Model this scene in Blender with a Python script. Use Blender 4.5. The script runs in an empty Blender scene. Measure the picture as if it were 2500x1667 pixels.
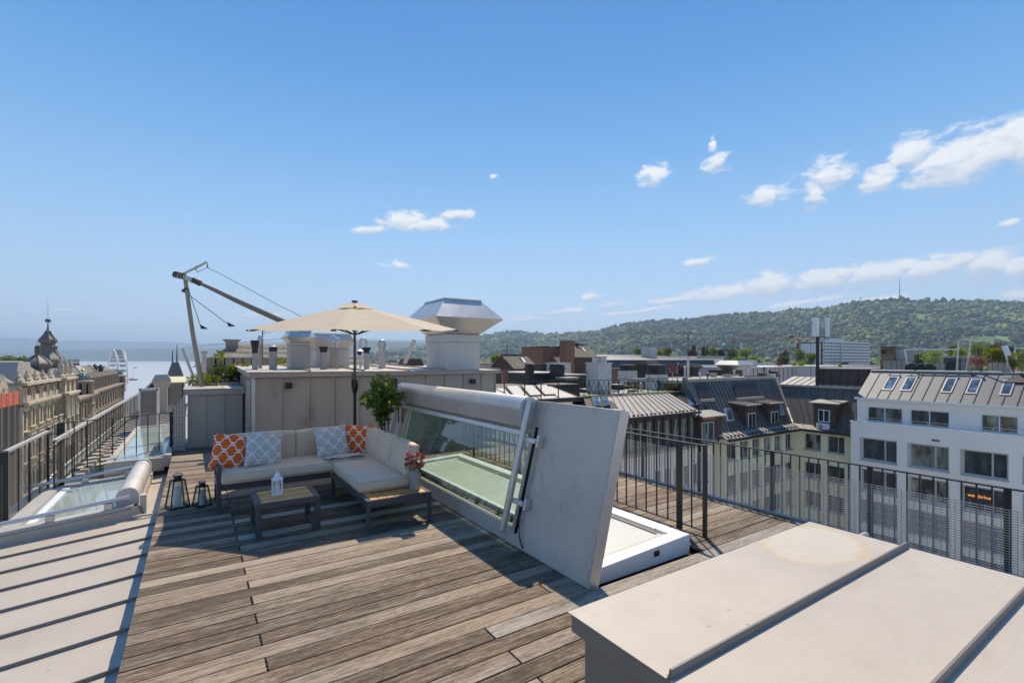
import bpy, bmesh, math, random
import numpy as np
from mathutils import Vector, Matrix, noise as mnoise
random.seed(11); np.random.seed(11)
sc = bpy.context.scene
R = math.radians
# ---------------------------------------------------------------- camera, sky, sun, exposure
CAM_H, FOC, CX, HY = 1.8, 1175.0, 1250.0, 878.0
YAW = math.atan2(772, 1175)
cs, sn = math.cos(YAW), math.sin(YAW)
cam = bpy.data.objects.new('camera', bpy.data.cameras.new('camera'))
sc.collection.objects.link(cam)
cam.location = (0, 0, CAM_H)
cam.rotation_euler = (R(90), 0, -YAW)
cam.data.sensor_width = 36
cam.data.lens = FOC / 2500 * 36
cam.data.shift_y = (HY - 833.5) / 2500
cam.data.clip_start = .05
cam.data.clip_end = 60000
sc.camera = cam
SUN_EL, SUN_AZ = R(53.5), R(35.5)
SKY_STRENGTH, SUN_STRENGTH, EXPOSURE = .12, 3.3, .75
sun = bpy.data.objects.new('sun', bpy.data.lights.new('sun', 'SUN'))
sc.collection.objects.link(sun)
sun.data.energy = SUN_STRENGTH
sun.data.angle = R(.5)
sun.data.color = (1, .885, .71)
sdir = Vector((math.sin(SUN_AZ) * math.cos(SUN_EL), math.cos(SUN_AZ) * math.cos(SUN_EL), math.sin(SUN_EL)))
sun.rotation_euler = sdir.to_track_quat('Z', 'Y').to_euler()
sc.view_settings.view_transform = 'Standard'
sc.view_settings.look = 'None'
sc.view_settings.gamma = 1
sc.view_settings.exposure = EXPOSURE
sc.render.engine = 'CYCLES'
sc.cycles.use_denoising = True
sc.cycles.use_adaptive_sampling = True
sc.cycles.adaptive_threshold = .02
sc.cycles.max_bounces = 8
sc.cycles.diffuse_bounces = 3
sc.cycles.glossy_bounces = 4
sc.cycles.transmission_bounces = 6
sc.cycles.transparent_max_bounces = 16
sc.cycles.volume_bounces = 0
sc.cycles.sample_clamp_indirect = 6

def azel(px, py):
    t, v = (px - CX) / FOC, -(py - HY) / FOC
    x, y = t * cs + sn, cs - t * sn
    return math.atan2(x, y), math.atan2(v, math.hypot(x, y))

def make_world():
    w = bpy.data.worlds.new('World'); sc.world = w; w.use_nodes = True
    nt = w.node_tree; N = nt.nodes; L = nt.links; N.clear()
    def n(t, **k):
        o = N.new(t)
        for a, b in k.items(): setattr(o, a, b)
        return o
    def mth(op, a, b=None, c=None, clamp=False):
        o = n('ShaderNodeMath', operation=op, use_clamp=clamp)
        for i, q in enumerate((a, b, c)):
            if q is None: continue
            if isinstance(q, (int, float)): o.inputs[i].default_value = q
            else: L.new(q, o.inputs[i])
        return o.outputs[0]
    sky = n('ShaderNodeTexSky', sky_type='NISHITA', sun_disc=False, sun_elevation=SUN_EL, sun_rotation=SUN_AZ,
            altitude=450, air_density=1.0, dust_density=.25, ozone_density=2.2)
    tc = n('ShaderNodeTexCoord')
    sep = n('ShaderNodeSeparateXYZ'); L.new(tc.outputs['Generated'], sep.inputs[0])
    az = mth('ARCTAN2', sep.outputs[0], sep.outputs[1])
    el = mth('ARCSINE', sep.outputs[2])
    cmb = n('ShaderNodeCombineXYZ'); L.new(az, cmb.inputs[0]); L.new(el, cmb.inputs[1])
    # clear spring sky: pale at the horizon, deep azure overhead, the same all round
    rp = n('ShaderNodeValToRGB'); L.new(mth('MULTIPLY', el, 2 / math.pi), rp.inputs[0])
    stops = [(0, (208, 219, 231)), (3, (196, 214, 234)), (8, (174, 206, 238)), (14, (146, 192, 236)), (22, (106, 168, 226)), (30, (72, 144, 214)), (37, (52, 128, 203)), (60, (46, 120, 197)), (90, (46, 116, 194))]
    lin = lambda c: tuple((((x / 255 + .055) / 1.055) ** 2.4) * CLOUD_K * 1.06 for x in c)
    while len(rp.color_ramp.elements) < len(stops): rp.color_ramp.elements.new(.5)
    for e_, (d_, c_) in zip(rp.color_ramp.elements, stops): e_.position = d_ / 90; e_.color = (*lin(c_), 1)
    hsv = n('ShaderNodeMix', data_type='RGBA'); hsv.inputs[0].default_value = .90
    L.new(sky.outputs[0], hsv.inputs['A']); L.new(rp.outputs[0], hsv.inputs['B'])
    nz = n('ShaderNodeTexNoise'); nz.inputs['Scale'].default_value = 16; nz.inputs['Detail'].default_value = 7
    nz.inputs['Roughness'].default_value = .62
    L.new(cmb.outputs[0], nz.inputs['Vector'])
    # warp the lookup a little
    sub = n('ShaderNodeVectorMath', operation='SUBTRACT'); L.new(nz.outputs['Color'], sub.inputs[0]); sub.inputs[1].default_value = (.5, .5, .5)
    scl = n('ShaderNodeVectorMath', operation='MULTIPLY'); L.new(sub.outputs[0], scl.inputs[0]); scl.inputs[1].default_value = (.05, .022, 0)
    wv = n('ShaderNodeVectorMath', operation='ADD'); L.new(cmb.outputs[0], wv.inputs[0]); L.new(scl.outputs[0], wv.inputs[1])
    # cumulus clouds: centre, half width, half height (photo px), tilt, opacity
    CL = [(985,540,62,20,4,.9),(1045,552,66,16,2,.9),(905,562,60,9,-4,.8),(1118,520,42,16,-12,.65),(965,650,46,12,-3,.28),
          (1748,398,36,22,20,.55),(1600,432,44,28,20,.42),(1705,640,40,10,6,.75),
          (1868,480,62,22,14,.75),(1990,470,30,34,60,.4),(2020,430,70,38,10,.62),(2150,440,56,30,14,.7),
          (2230,375,60,46,12,.8),(2330,395,130,58,14,.95),(2440,355,120,60,16,1),(2540,340,140,62,14,1),(2470,545,40,11,22,.4),
          (1760,716,100,20,6,.9),(1885,694,80,28,8,1),(2005,684,85,27,7,.95),(2060,668,45,20,7,.9),(2140,670,80,31,6,1),(2205,648,45,22,4,1),(2270,658,85,32,4,1),(2345,636,50,24,4,1),(2410,648,90,33,3,1),(2540,642,120,34,3,1),
          (1640,735,80,9,4,.6),(1440,725,22,12,0,.75),(1500,743,34,9,0,.55),(1395,758,40,10,4,.7),(1300,778,45,8,0,.45),
          (2120,738,100,15,4,.5),(2480,722,60,20,0,.7),(1920,742,50,9,4,.45),
          (150,758,32,6,0,.35),(1208,432,14,6,0,.4),(1735,357,14,24,0,.45),(1330,765,110,6,0,.35),(1560,760,120,6,0,.4),(1180,785,90,6,0,.3),(640,770,120,7,0,.25),(1990,735,120,10,0,.4)]
    # unseen cumulus added beyond the frame, sized up to lighten the shade
    rr = random.Random(5)
    for k in range(13):
        CL.append((R(98) + rr.random() * R(195), R(7) + rr.random() ** 1.3 * R(38), .15 + rr.random() * .16, .04 + rr.random() * .05, 0, .95, 'raw'))
    # slanted lookup (cloud streets rise to the right), third component carries the opacity
    sk = mth('MULTIPLY_ADD', az, -.10, el)
    w2 = n('ShaderNodeCombineXYZ'); w2.inputs[2].default_value = 1
    wsep = n('ShaderNodeSeparateXYZ'); L.new(wv.outputs[0], wsep.inputs[0])
    L.new(wsep.outputs[0], w2.inputs[0]); L.new(mth('MULTIPLY_ADD', wsep.outputs[0], -.10, wsep.outputs[1]), w2.inputs[1])
    best = ybest = None
    for c in CL:
        if len(c) == 7: a, e, hw, hh, tilt, op = c[:6]
        else:
            a, e = azel(c[0], c[1]); cosv = 1 / math.sqrt(1 + ((c[0] - CX) / FOC) ** 2)
            hw, hh, tilt, op = c[2] / FOC * cosv ** 2, c[3] / FOC * cosv, c[4], c[5]
        sx, sy, zc = 1 / (hw * 1.25), 1 / (hh * 1.35), .75 * (1 - op)
        ma = n('ShaderNodeVectorMath', operation='MULTIPLY_ADD'); L.new(w2.outputs[0], ma.inputs[0])
        ma.inputs[1].default_value = (sx, sy, 1); ma.inputs[2].default_value = (-a * sx, -(e - .10 * a) * sy, zc - 1)
        ln = n('ShaderNodeVectorMath', operation='LENGTH'); L.new(ma.outputs[0], ln.inputs[0])
        if best is None: best, vbest = ln.outputs['Value'], ma.outputs[0]
        else:
            lt = mth('LESS_THAN', ln.outputs['Value'], best); best = mth('MINIMUM', best, ln.outputs['Value'])
            mv = n('ShaderNodeMix', data_type='VECTOR'); L.new(lt, mv.inputs[0]); L.new(vbest, mv.inputs[4]); L.new(ma.outputs[0], mv.inputs[5]); vbest = mv.outputs[1]
    ys = n('ShaderNodeSeparateXYZ'); L.new(vbest, ys.inputs[0]); ybest = ys.outputs[1]
    nf = n('ShaderNodeTexNoise'); nf.inputs['Scale'].default_value = 38; nf.inputs['Detail'].default_value = 5; nf.inputs['Roughness'].default_value = .62
    mp2 = n('ShaderNodeMapping'); mp2.inputs['Scale'].default_value = (.7, 1.5, 1); L.new(cmb.outputs[0], mp2.inputs['Vector']); L.new(mp2.outputs[0], nf.inputs['Vector'])
    m = mth('SUBTRACT', 1.0, best)
    nn = mth('SUBTRACT', nf.outputs['Fac'], .5)
    m2 = mth('MULTIPLY_ADD', nn, 1.9, m)
    mr = n('ShaderNodeMapRange', interpolation_type='SMOOTHSTEP'); L.new(m2, mr.inputs[0])
    mr.inputs[1].default_value = .02; mr.inputs[2].default_value = .60
    dens = mr.outputs[0]
    # lit tops, bluish grey undersides
    sh = mth('MULTIPLY_ADD', nn, 1.6, ybest)
    ms = n('ShaderNodeMapRange', interpolation_type='SMOOTHSTEP'); L.new(sh, ms.inputs[0]); ms.inputs[1].default_value = -.62; ms.inputs[2].default_value = .25
    cc = n('ShaderNodeMix', data_type='RGBA'); L.new(ms.outputs[0], cc.inputs['Factor'])
    K = CLOUD_K
    cc.inputs['A'].default_value = (.56 * K, .66 * K, .80 * K, 1); cc.inputs['B'].default_value = (.94 * K, .96 * K, .99 * K, 1)
    mx = n('ShaderNodeMix', data_type='RGBA'); L.new(dens, mx.inputs['Factor'])
    L.new(hsv.outputs['Result'], mx.inputs['A']); L.new(cc.outputs['Result'], mx.inputs['B'])
    bg = n('ShaderNodeBackground'); bg.inputs['Strength'].default_value = SKY_STRENGTH
    L.new(mx.outputs['Result'], bg.inputs['Color'])
    out = n('ShaderNodeOutputWorld'); L.new(bg.outputs[0], out.inputs['Surface'])
CLOUD_K = 1 / (SKY_STRENGTH * 2 ** EXPOSURE)
make_world()
sc.world.cycles.sampling_method = 'NONE'

# ---------------------------------------------------------------- photo geometry helpers
def ray(px, py):
    t = (px - CX) / FOC
    return Vector((t * cs + sn, cs - t * sn, -(py - HY) / FOC))
def at(px, py, X=None, Y=None, Z=None, D=None):
    """world point where the line of sight through a photo point meets a plane"""
    r = ray(px, py)
    k = D if D is not None else X / r.x if X is not None else Y / r.y if Y is not None else (Z - CAM_H) / r.z
    return Vector((0, 0, CAM_H)) + r * k
def fx(px, Y): r = ray(px, HY); return r.x / r.y * Y
def fy(px, X): r = ray(px, HY); return r.y / r.x * X

# ---------------------------------------------------------------- mesh helpers
COL = sc.collection
BASE = {}
class MB:
    def __init__(s): s.v = []; s.f = []
    def add(s, v, f):
        o = len(s.v); s.v += [tuple(p) for p in v]; s.f += [tuple(i + o for i in q) for q in f]; return s
    def box(s, x0, x1, y0, y1, z0, z1):
        return s.hexa([(x0,y0,z0),(x1,y0,z0),(x1,y1,z0),(x0,y1,z0),(x0,y0,z1),(x1,y0,z1),(x1,y1,z1),(x0,y1,z1)])
    def hexa(s, p):
        return s.add(p, [(0,3,2,1),(4,5,6,7),(0,1,5,4),(1,2,6,5),(2,3,7,6),(3,0,4,7)])
    def quad(s, a, b, c, d): return s.add([a, b, c, d], [(0,1,2,3)])
    def slab(s, a, b, c, d, th):
        """plate: quad a b c d thickened by th against its normal"""
        a, b, c, d = map(Vector, (a, b, c, d))
        nrm = (b - a).cross(d - a).normalized() * th
        return s.hexa([a - nrm, b - nrm, c - nrm, d - nrm, a, b, c, d])
    def prism(s, pts, axis, a, b):
        """2-D outline extruded along x, y or z from a to b"""
        n = len(pts)
        def mk(p, t): return {'x': (t, p[0], p[1]), 'y': (p[0], t, p[1]), 'z': (p[0], p[1], t)}[axis]
        v = [mk(p, a) for p in pts] + [mk(p, b) for p in pts]
        f = [tuple(range(n)), tuple(range(2 * n - 1, n - 1, -1))]
        f += [(i, i + n, (i + 1) % n + n, (i + 1) % n) for i in range(n)]
        return s.add(v, f)
    def bar(s, a, b, w, h=None, up=(0, 0, 1)):
        a, b = Vector(a), Vector(b); h = h or w
        d = (b - a).normalized(); u = Vector(up)
        if abs(d.dot(u)) > .98: u = Vector((0, 1, 0))
        x = d.cross(u).normalized() * w / 2; y = x.cross(d).normalized() * h / 2
        return s.hexa([a-x-y, a+x-y, a+x+y, a-x+y, b-x-y, b+x-y, b+x+y, b-x+y])
    def tube(s, path, r, n=8, cap=True):
        path = [Vector(p) for p in path]; k = len(path)
        rr = r if isinstance(r, (list, tuple)) else [r] * k
        v, f = [], []
        ref = Vector((0, 0, 1))
        for i, p in enumerate(path):
            d = (path[min(i + 1, k - 1)] - path[max(i - 1, 0)]).normalized()
            u = ref if abs(d.dot(ref)) < .95 else Vector((0, 1, 0))
            x = d.cross(u).normalized(); y = d.cross(x)
            v += [p + (x * math.cos(6.28318 * j / n) + y * math.sin(6.28318 * j / n)) * rr[i] for j in range(n)]
        for i in range(k - 1):
            f += [(i*n + j, i*n + (j+1) % n, (i+1)*n + (j+1) % n, (i+1)*n + j) for j in range(n)]
        if cap: f += [tuple(range(n - 1, -1, -1)), tuple((k-1)*n + j for j in range(n))]
        return s.add(v, f)
    def lathe(s, prof, n=16, c=(0, 0, 0), rot=0., cap=True):
        v, f = [], []
        for r, z in prof:
            v += [(c[0] + r * math.cos(rot + 6.28318 * j / n), c[1] + r * math.sin(rot + 6.28318 * j / n), c[2] + z) for j in range(n)]
        k = len(prof)
        for i in range(k - 1):
            f += [(i*n + j, i*n + (j+1) % n, (i+1)*n + (j+1) % n, (i+1)*n + j) for j in range(n)]
        if cap: f += [tuple(range(n - 1, -1, -1)), tuple((k-1)*n + j for j in range(n))]
        return s.add(v, f)
    def frustum(s, cx, cy, w0, d0, z0, w1, d1, z1):
        return s.hexa([(cx-w0/2,cy-d0/2,z0),(cx+w0/2,cy-d0/2,z0),(cx+w0/2,cy+d0/2,z0),(cx-w0/2,cy+d0/2,z0),
                       (cx-w1/2,cy-d1/2,z1),(cx+w1/2,cy-d1/2,z1),(cx+w1/2,cy+d1/2,z1),(cx-w1/2,cy+d1/2,z1)])
    def ball(s, c, r, seg=10, sq=(1, 1, 1)):
        pr = [(math.sin(math.pi * i / (seg // 2 + 2)) * r, -math.cos(math.pi * i / (seg // 2 + 2)) * r) for i in range(seg // 2 + 3)]
        pr[0] = (r * .02, -r); pr[-1] = (r * .02, r)
        o = len(s.v); s.lathe(pr, seg, (0, 0, 0))
        for i in range(o, len(s.v)):
            p = s.v[i]; s.v[i] = (p[0] * sq[0] + c[0], p[1] * sq[1] + c[1], p[2] * sq[2] + c[2])
        return s
    def build(s, name, mat, parent=None, smooth=False, bevel=0., local=False, seg=2):
        me = bpy.data.meshes.new(name)
        b = Vector((0, 0, 0)) if local or parent is None else BASE.get(parent.name, Vector((0, 0, 0)))
        me.from_pydata([(p[0] - b[0], p[1] - b[1], p[2] - b[2]) for p in s.v], [], s.f)
        bm = bmesh.new(); bm.from_mesh(me); bmesh.ops.recalc_face_normals(bm, faces=bm.faces)
        if bevel:
            bmesh.ops.bevel(bm, geom=[e for e in bm.edges if len(e.link_faces) == 2 and e.calc_face_angle(0) > .5], offset=bevel, segments=seg, affect='EDGES', profile=.6)
        bm.to_mesh(me); bm.free()
        me.materials.append(mat)
        if smooth:
            me.shade_smooth()
            if smooth != 'all': me.set_sharp_from_angle(angle=R(40))
        o = bpy.data.objects.new(name, me); COL.objects.link(o)
        if parent is not None: o.parent = parent
        BASE[o.name] = b
        return o
def tag(o, label=None, cat=None, group=None, kind=None):
    for k, q in (('label', label), ('category', cat), ('group', group), ('kind', kind)):
        if q: o[k] = q
    return o
def thing(name, label, cat, loc=(0, 0, 0), group=None, rot=None, kind=None):
    o = bpy.data.objects.new(name, None); COL.objects.link(o)
    o.location = loc; o.empty_display_size = .1
    if rot: o.rotation_euler = rot
    BASE[o.name] = Vector((0, 0, 0)) if rot else Vector(loc)
    return tag(o, label, cat, group, kind)
def struct(name, loc=(0, 0, 0)): return thing(name, None, None, loc, kind='structure')
def copy_tree(o, parent=None):
    c = o.copy(); COL.objects.link(c); c.parent = parent; BASE[c.name] = BASE.get(o.name, Vector((0, 0, 0)))
    for ch in list(o.children): copy_tree(ch, c)
    return c
# ---------------------------------------------------------------- materials
class NT:
    def __init__(s, name):
        s.m = bpy.data.materials.new(name); s.m.use_nodes = True
        s.t = s.m.node_tree; s.b = s.t.nodes['Principled BSDF']; s.out = s.t.nodes['Material Output']
    def n(s, t, **k):
        o = s.t.nodes.new(t)
        for a, b in k.items(): setattr(o, a, b)
        return o
    def l(s, a, b): s.t.links.new(a, b)
    def coord(s, which='Object', scale=(1, 1, 1), loc=(0, 0, 0)):
        tc = s.n('ShaderNodeTexCoord'); mp = s.n('ShaderNodeMapping'); mp.inputs['Scale'].default_value = scale; mp.inputs['Location'].default_value = loc
        s.l(tc.outputs[which], mp.inputs['Vector']); return mp.outputs[0]
    def world(s, scale=(1, 1, 1)):
        g = s.n('ShaderNodeNewGeometry'); mp = s.n('ShaderNodeMapping'); mp.inputs['Scale'].default_value = scale
        s.l(g.outputs['Position'], mp.inputs['Vector']); return mp.outputs[0]
    def noise(s, vec, scale, detail=5, rough=.6):
        o = s.n('ShaderNodeTexNoise'); o.inputs['Scale'].default_value = scale; o.inputs['Detail'].default_value = detail; o.inputs['Roughness'].default_value = rough
        s.l(vec, o.inputs['Vector']); return o.outputs['Fac']
    def ramp(s, fac, stops):
        o = s.n('ShaderNodeValToRGB'); e = o.color_ramp.elements
        while len(e) < len(stops): e.new(.5)
        for el, (p, c) in zip(e, stops): el.position = p; el.color = (*c, 1)
        s.l(fac, o.inputs[0]); return o.outputs[0]
    def mix(s, f, a, b, mode='MIX'):
        o = s.n('ShaderNodeMix', data_type='RGBA', blend_type=mode)
        for q, k in ((f, 'Factor'), (a, 'A'), (b, 'B')):
            i = o.inputs[k] if k != 'Factor' else o.inputs[0]
            if isinstance(q, (int, float)): i.default_value = q
            elif isinstance(q, tuple): i.default_value = (*q, 1)
            else: s.l(q, i)
        return o.outputs['Result']
    def math(s, op, a, b=None, c=None, clamp=False):
        o = s.n('ShaderNodeMath', operation=op, use_clamp=clamp)
        for i, q in enumerate((a, b, c)):
            if q is None: continue
            if isinstance(q, (int, float)): o.inputs[i].default_value = q
            else: s.l(q, o.inputs[i])
        return o.outputs[0]
    def bump(s, h, strength, dist=.01):
        o = s.n('ShaderNodeBump'); o.inputs['Strength'].default_value = strength; o.inputs['Distance'].default_value = dist
        s.l(h, o.inputs['Height']); s.l(o.outputs[0], s.b.inputs['Normal'])
    def set(s, **k):
        for a, q in k.items():
            i = s.b.inputs[a.replace('_', ' ')]
            if hasattr(q, 'links') or hasattr(q, 'is_output'): s.l(q, i)
            else: i.default_value = (*q, 1) if isinstance(q, tuple) and len(q) == 3 else q
        return s
def M(name, col, rough=.6, metal=0., var=.12, scale=3., fine=40., bump=0., bscale=30., tint=None, rvar=.1, stretch=(1, 1, 1), emit=None, spots=None):
    """plain painted, stone or metal surface with uneven tone, stains and fine relief"""
    q = NT(name); v = q.coord('Object', stretch); w = q.world(stretch)
    a = q.noise(w, scale, 6, .65); b = q.noise(w, fine, 4, .6)
    lo = tuple(c * (1 - var) for c in col); hi = tuple(min(1, c * (1 + var)) for c in (tint or col))
    c = q.ramp(a, [(.3, lo), (.7, hi)])
    c = q.mix(.35 * min(1, var * 4), c, q.ramp(b, [(.25, tuple(x * (1 - var * 1.4) for x in col)), (.75, tuple(min(1, x * (1 + var)) for x in col))]))
    if spots:
        sp = q.noise(w, spots[1], 7, .7)
        c = q.mix(q.ramp(sp, [(spots[2], (0, 0, 0)), (spots[2] + .12, (1, 1, 1))]), c, spots[0])
    q.set(Base_Color=c, Metallic=metal)
    q.set(Roughness=q.math('MULTIPLY_ADD', a, rvar, rough - rvar / 2))
    if bump: q.bump(q.noise(w, bscale, 5, .65), bump)
    if emit: q.set(Emission_Color=emit[0], Emission_Strength=emit[1])
    return q.m
def wood_mat(name, lo, hi, groove=True, obj=True, light=0.):
    q = NT(name); w = q.world((1, 1, 1)); oi = q.n('ShaderNodeObjectInfo')
    off = q.n('ShaderNodeVectorMath', operation='ADD'); sc3 = q.n('ShaderNodeVectorMath', operation='SCALE'); sc3.inputs[0].default_value = (31, 17, 7)
    q.l(oi.outputs['Random'], sc3.inputs['Scale']); q.l(w, off.inputs[0]); q.l(sc3.outputs[0], off.inputs[1])
    def mp(s):
        m = q.n('ShaderNodeMapping'); m.inputs['Scale'].default_value = s; q.l(off.outputs[0], m.inputs['Vector']); return m.outputs[0]
    g = q.noise(mp((1.3, 30, 30)), 1.8, 8, .72)
    g2 = q.noise(mp((.8, 5, 5)), 2.2, 5, .65)
    g3 = q.noise(mp((14, 130, 130)), 1., 4, .75)
    g4 = q.noise(mp((3.2, 7, 7)), 3., 6, .7)
    f = q.math('MULTIPLY_ADD', g, .55, q.math('MULTIPLY', g2, .30))
    f = q.math('MULTIPLY_ADD', q.math('SUBTRACT', g3, .5), .55, q.math('MULTIPLY_ADD', g4, .15, f))
    f = q.math('ADD', f, q.math('MULTIPLY_ADD', oi.outputs['Random'], .18, -.09))
    c = q.ramp(f, [(.33, tuple(x * .42 for x in lo)), (.44, lo), (.53, tuple((a + b) / 2 for a, b in zip(lo, hi))), (.66, hi)])
    warm = q.noise(mp((.35, .9, 1)), 1.3, 3, .5)
    c = q.mix(q.ramp(warm, [(.42, (0, 0, 0)), (.7, (.5, .5, .5))]), c, q.mix(1., c, (1.12, .93, .74), 'MULTIPLY'))
    q.set(Base_Color=c, Roughness=.78); q.b.inputs['Specular IOR Level'].default_value = .22
    h = g
    if groove:
        sp = q.n('ShaderNodeSeparateXYZ'); q.l(w, sp.inputs[0])
        wv = q.math('SINE', q.math('MULTIPLY', sp.outputs[1], 6.28318 / .0135))
        h = q.math('MULTIPLY_ADD', wv, .16, g)
        c2 = q.mix(q.math('MULTIPLY_ADD', wv, -.24, .22, True), c, (.05, .04, .03)); q.set(Base_Color=c2)
    q.bump(h, .5, .004)
    return q.m
def glass_mat(name, tint, rough=0., refl=1.45):
    q = NT(name); tr = q.n('ShaderNodeBsdfTransparent'); tr.inputs[0].default_value = (*tint, 1)
    gl = q.n('ShaderNodeBsdfGlossy'); gl.inputs['Roughness'].default_value = rough; gl.inputs['Color'].default_value = (.95, .97, 1, 1)
    lw = q.n('ShaderNodeLayerWeight'); lw.inputs[0].default_value = .5
    fr = q.math('MULTIPLY_ADD', q.math('POWER', lw.outputs['Facing'], 5.), .92, .08)      # Schlick reflectance
    mx = q.n('ShaderNodeMixShader'); q.l(fr, mx.inputs[0]); q.l(tr.outputs[0], mx.inputs[1]); q.l(gl.outputs[0], mx.inputs[2])
    q.l(mx.outputs[0], q.out.inputs['Surface']); return q.m
m_pane_c = None
def trellis_mat(name, ground, line, n=2.9):
    """printed quatrefoil trellis on woven cotton, in the cushion's own x-z plane"""
    q = NT(name); tc = q.n('ShaderNodeTexCoord'); sp = q.n('ShaderNodeSeparateXYZ'); q.l(tc.outputs['Object'], sp.inputs[0])
    k = 6.28318 * n / .45
    x = q.math('MULTIPLY', sp.outputs[0], k); z = q.math('MULTIPLY', sp.outputs[2], k * .9)
    a = q.math('COSINE', x); b = q.math('COSINE', z)
    f = q.math('ADD', a, b)
    hh = q.math('SUBTRACT', q.math('COSINE', q.math('MULTIPLY', x, 3.)), q.math('COSINE', q.math('MULTIPLY', z, 3.)))
    f = q.math('ABSOLUTE', q.math('MULTIPLY_ADD', hh, -.17, f))
    ln = q.ramp(f, [(.22, (1, 1, 1)), (.34, (0, 0, 0))])
    w = q.noise(tc.outputs['Object'], 14, 4, .6)
    g = q.ramp(w, [(.3, tuple(c * .86 for c in ground)), (.7, tuple(min(1, c * 1.1) for c in ground))])
    q.set(Base_Color=q.mix(ln, g, line), Roughness=.85)
    q.bump(q.noise(tc.outputs['Object'], 260, 2, .5), .25, .002); return q.m
def leaf_mat(name, a, b, trans=.35):
    q = NT(name); w = q.world(); f = q.noise(w, 9, 3, .6); oi = q.n('ShaderNodeObjectInfo')
    c = q.ramp(f, [(.3, a), (.7, b)])
    q.set(Base_Color=c, Roughness=.5)
    tl = q.n('ShaderNodeBsdfTranslucent'); q.l(q.mix(1., c, (1.25, 1.3, .6), 'MULTIPLY'), tl.inputs[0])
    mx = q.n('ShaderNodeMixShader'); mx.inputs[0].default_value = trans
    q.l(q.b.outputs[0], mx.inputs[1]); q.l(tl.outputs[0], mx.inputs[2]); q.l(mx.outputs[0], q.out.inputs['Surface']); return q.m
def canopy_mat(name, col):
    q = NT(name); w = q.world(); c = q.ramp(q.noise(w, 5, 5, .6), [(.3, tuple(x * .93 for x in col)), (.7, col)])
    q.set(Base_Color=c, Roughness=.85)
    tl = q.n('ShaderNodeBsdfTranslucent'); q.l(c, tl.inputs[0])
    mx = q.n('ShaderNodeMixShader'); mx.inputs[0].default_value = .42
    q.l(q.b.outputs[0], mx.inputs[1]); q.l(tl.outputs[0], mx.inputs[2]); q.l(mx.outputs[0], q.out.inputs['Surface']); return q.m
def pane_mat(name, base=(.02, .024, .028), rough=.04, var=.6):
    """window glass over a dark room, with curtains and furniture dimly seen"""
    q = NT(name); w = q.world((.8, .8, .35)); f = q.noise(w, 2.1, 4, .55)
    c = q.ramp(f, [(.42, base), (.72, tuple(min(1, x * (1 + 5 * var)) for x in base))])
    q.set(Base_Color=c, Roughness=rough); q.b.inputs['Specular IOR Level'].default_value = .6; return q.m
def tile_mat(name, a, b, sx=.22, sz=.16):
    q = NT(name); w = q.world(); f = q.noise(w, 6, 6, .7); g = q.noise(w, .9, 4, .6)
    c = q.ramp(f, [(.3, a), (.7, b)]); c = q.mix(q.ramp(g, [(.35, (0, 0, 0)), (.75, (.6, .6, .6))]), c, tuple(x * .6 for x in a))
    sp = q.n('ShaderNodeSeparateXYZ'); q.l(w, sp.inputs[0])
    br = q.n('ShaderNodeTexBrick'); br.inputs['Scale'].default_value = 1; br.inputs['Brick Width'].default_value = sx; br.inputs['Row Height'].default_value = sz
    br.inputs['Mortar Size'].default_value = .018; br.inputs['Mortar'].default_value = (.25, .25, .25, 1); br.inputs['Color1'].default_value = (1, 1, 1, 1); br.inputs['Color2'].default_value = (.75, .75, .75, 1)
    cm = q.n('ShaderNodeCombineXYZ'); q.l(q.math('ADD', sp.outputs[0], sp.outputs[1]), cm.inputs[0]); q.l(sp.outputs[2], cm.inputs[1]); q.l(cm.outputs[0], br.inputs['Vector'])
    q.set(Base_Color=q.mix(.8, c, br.outputs[0], 'MULTIPLY'), Roughness=.85); q.bump(f, .6, .03); return q.m

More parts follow.
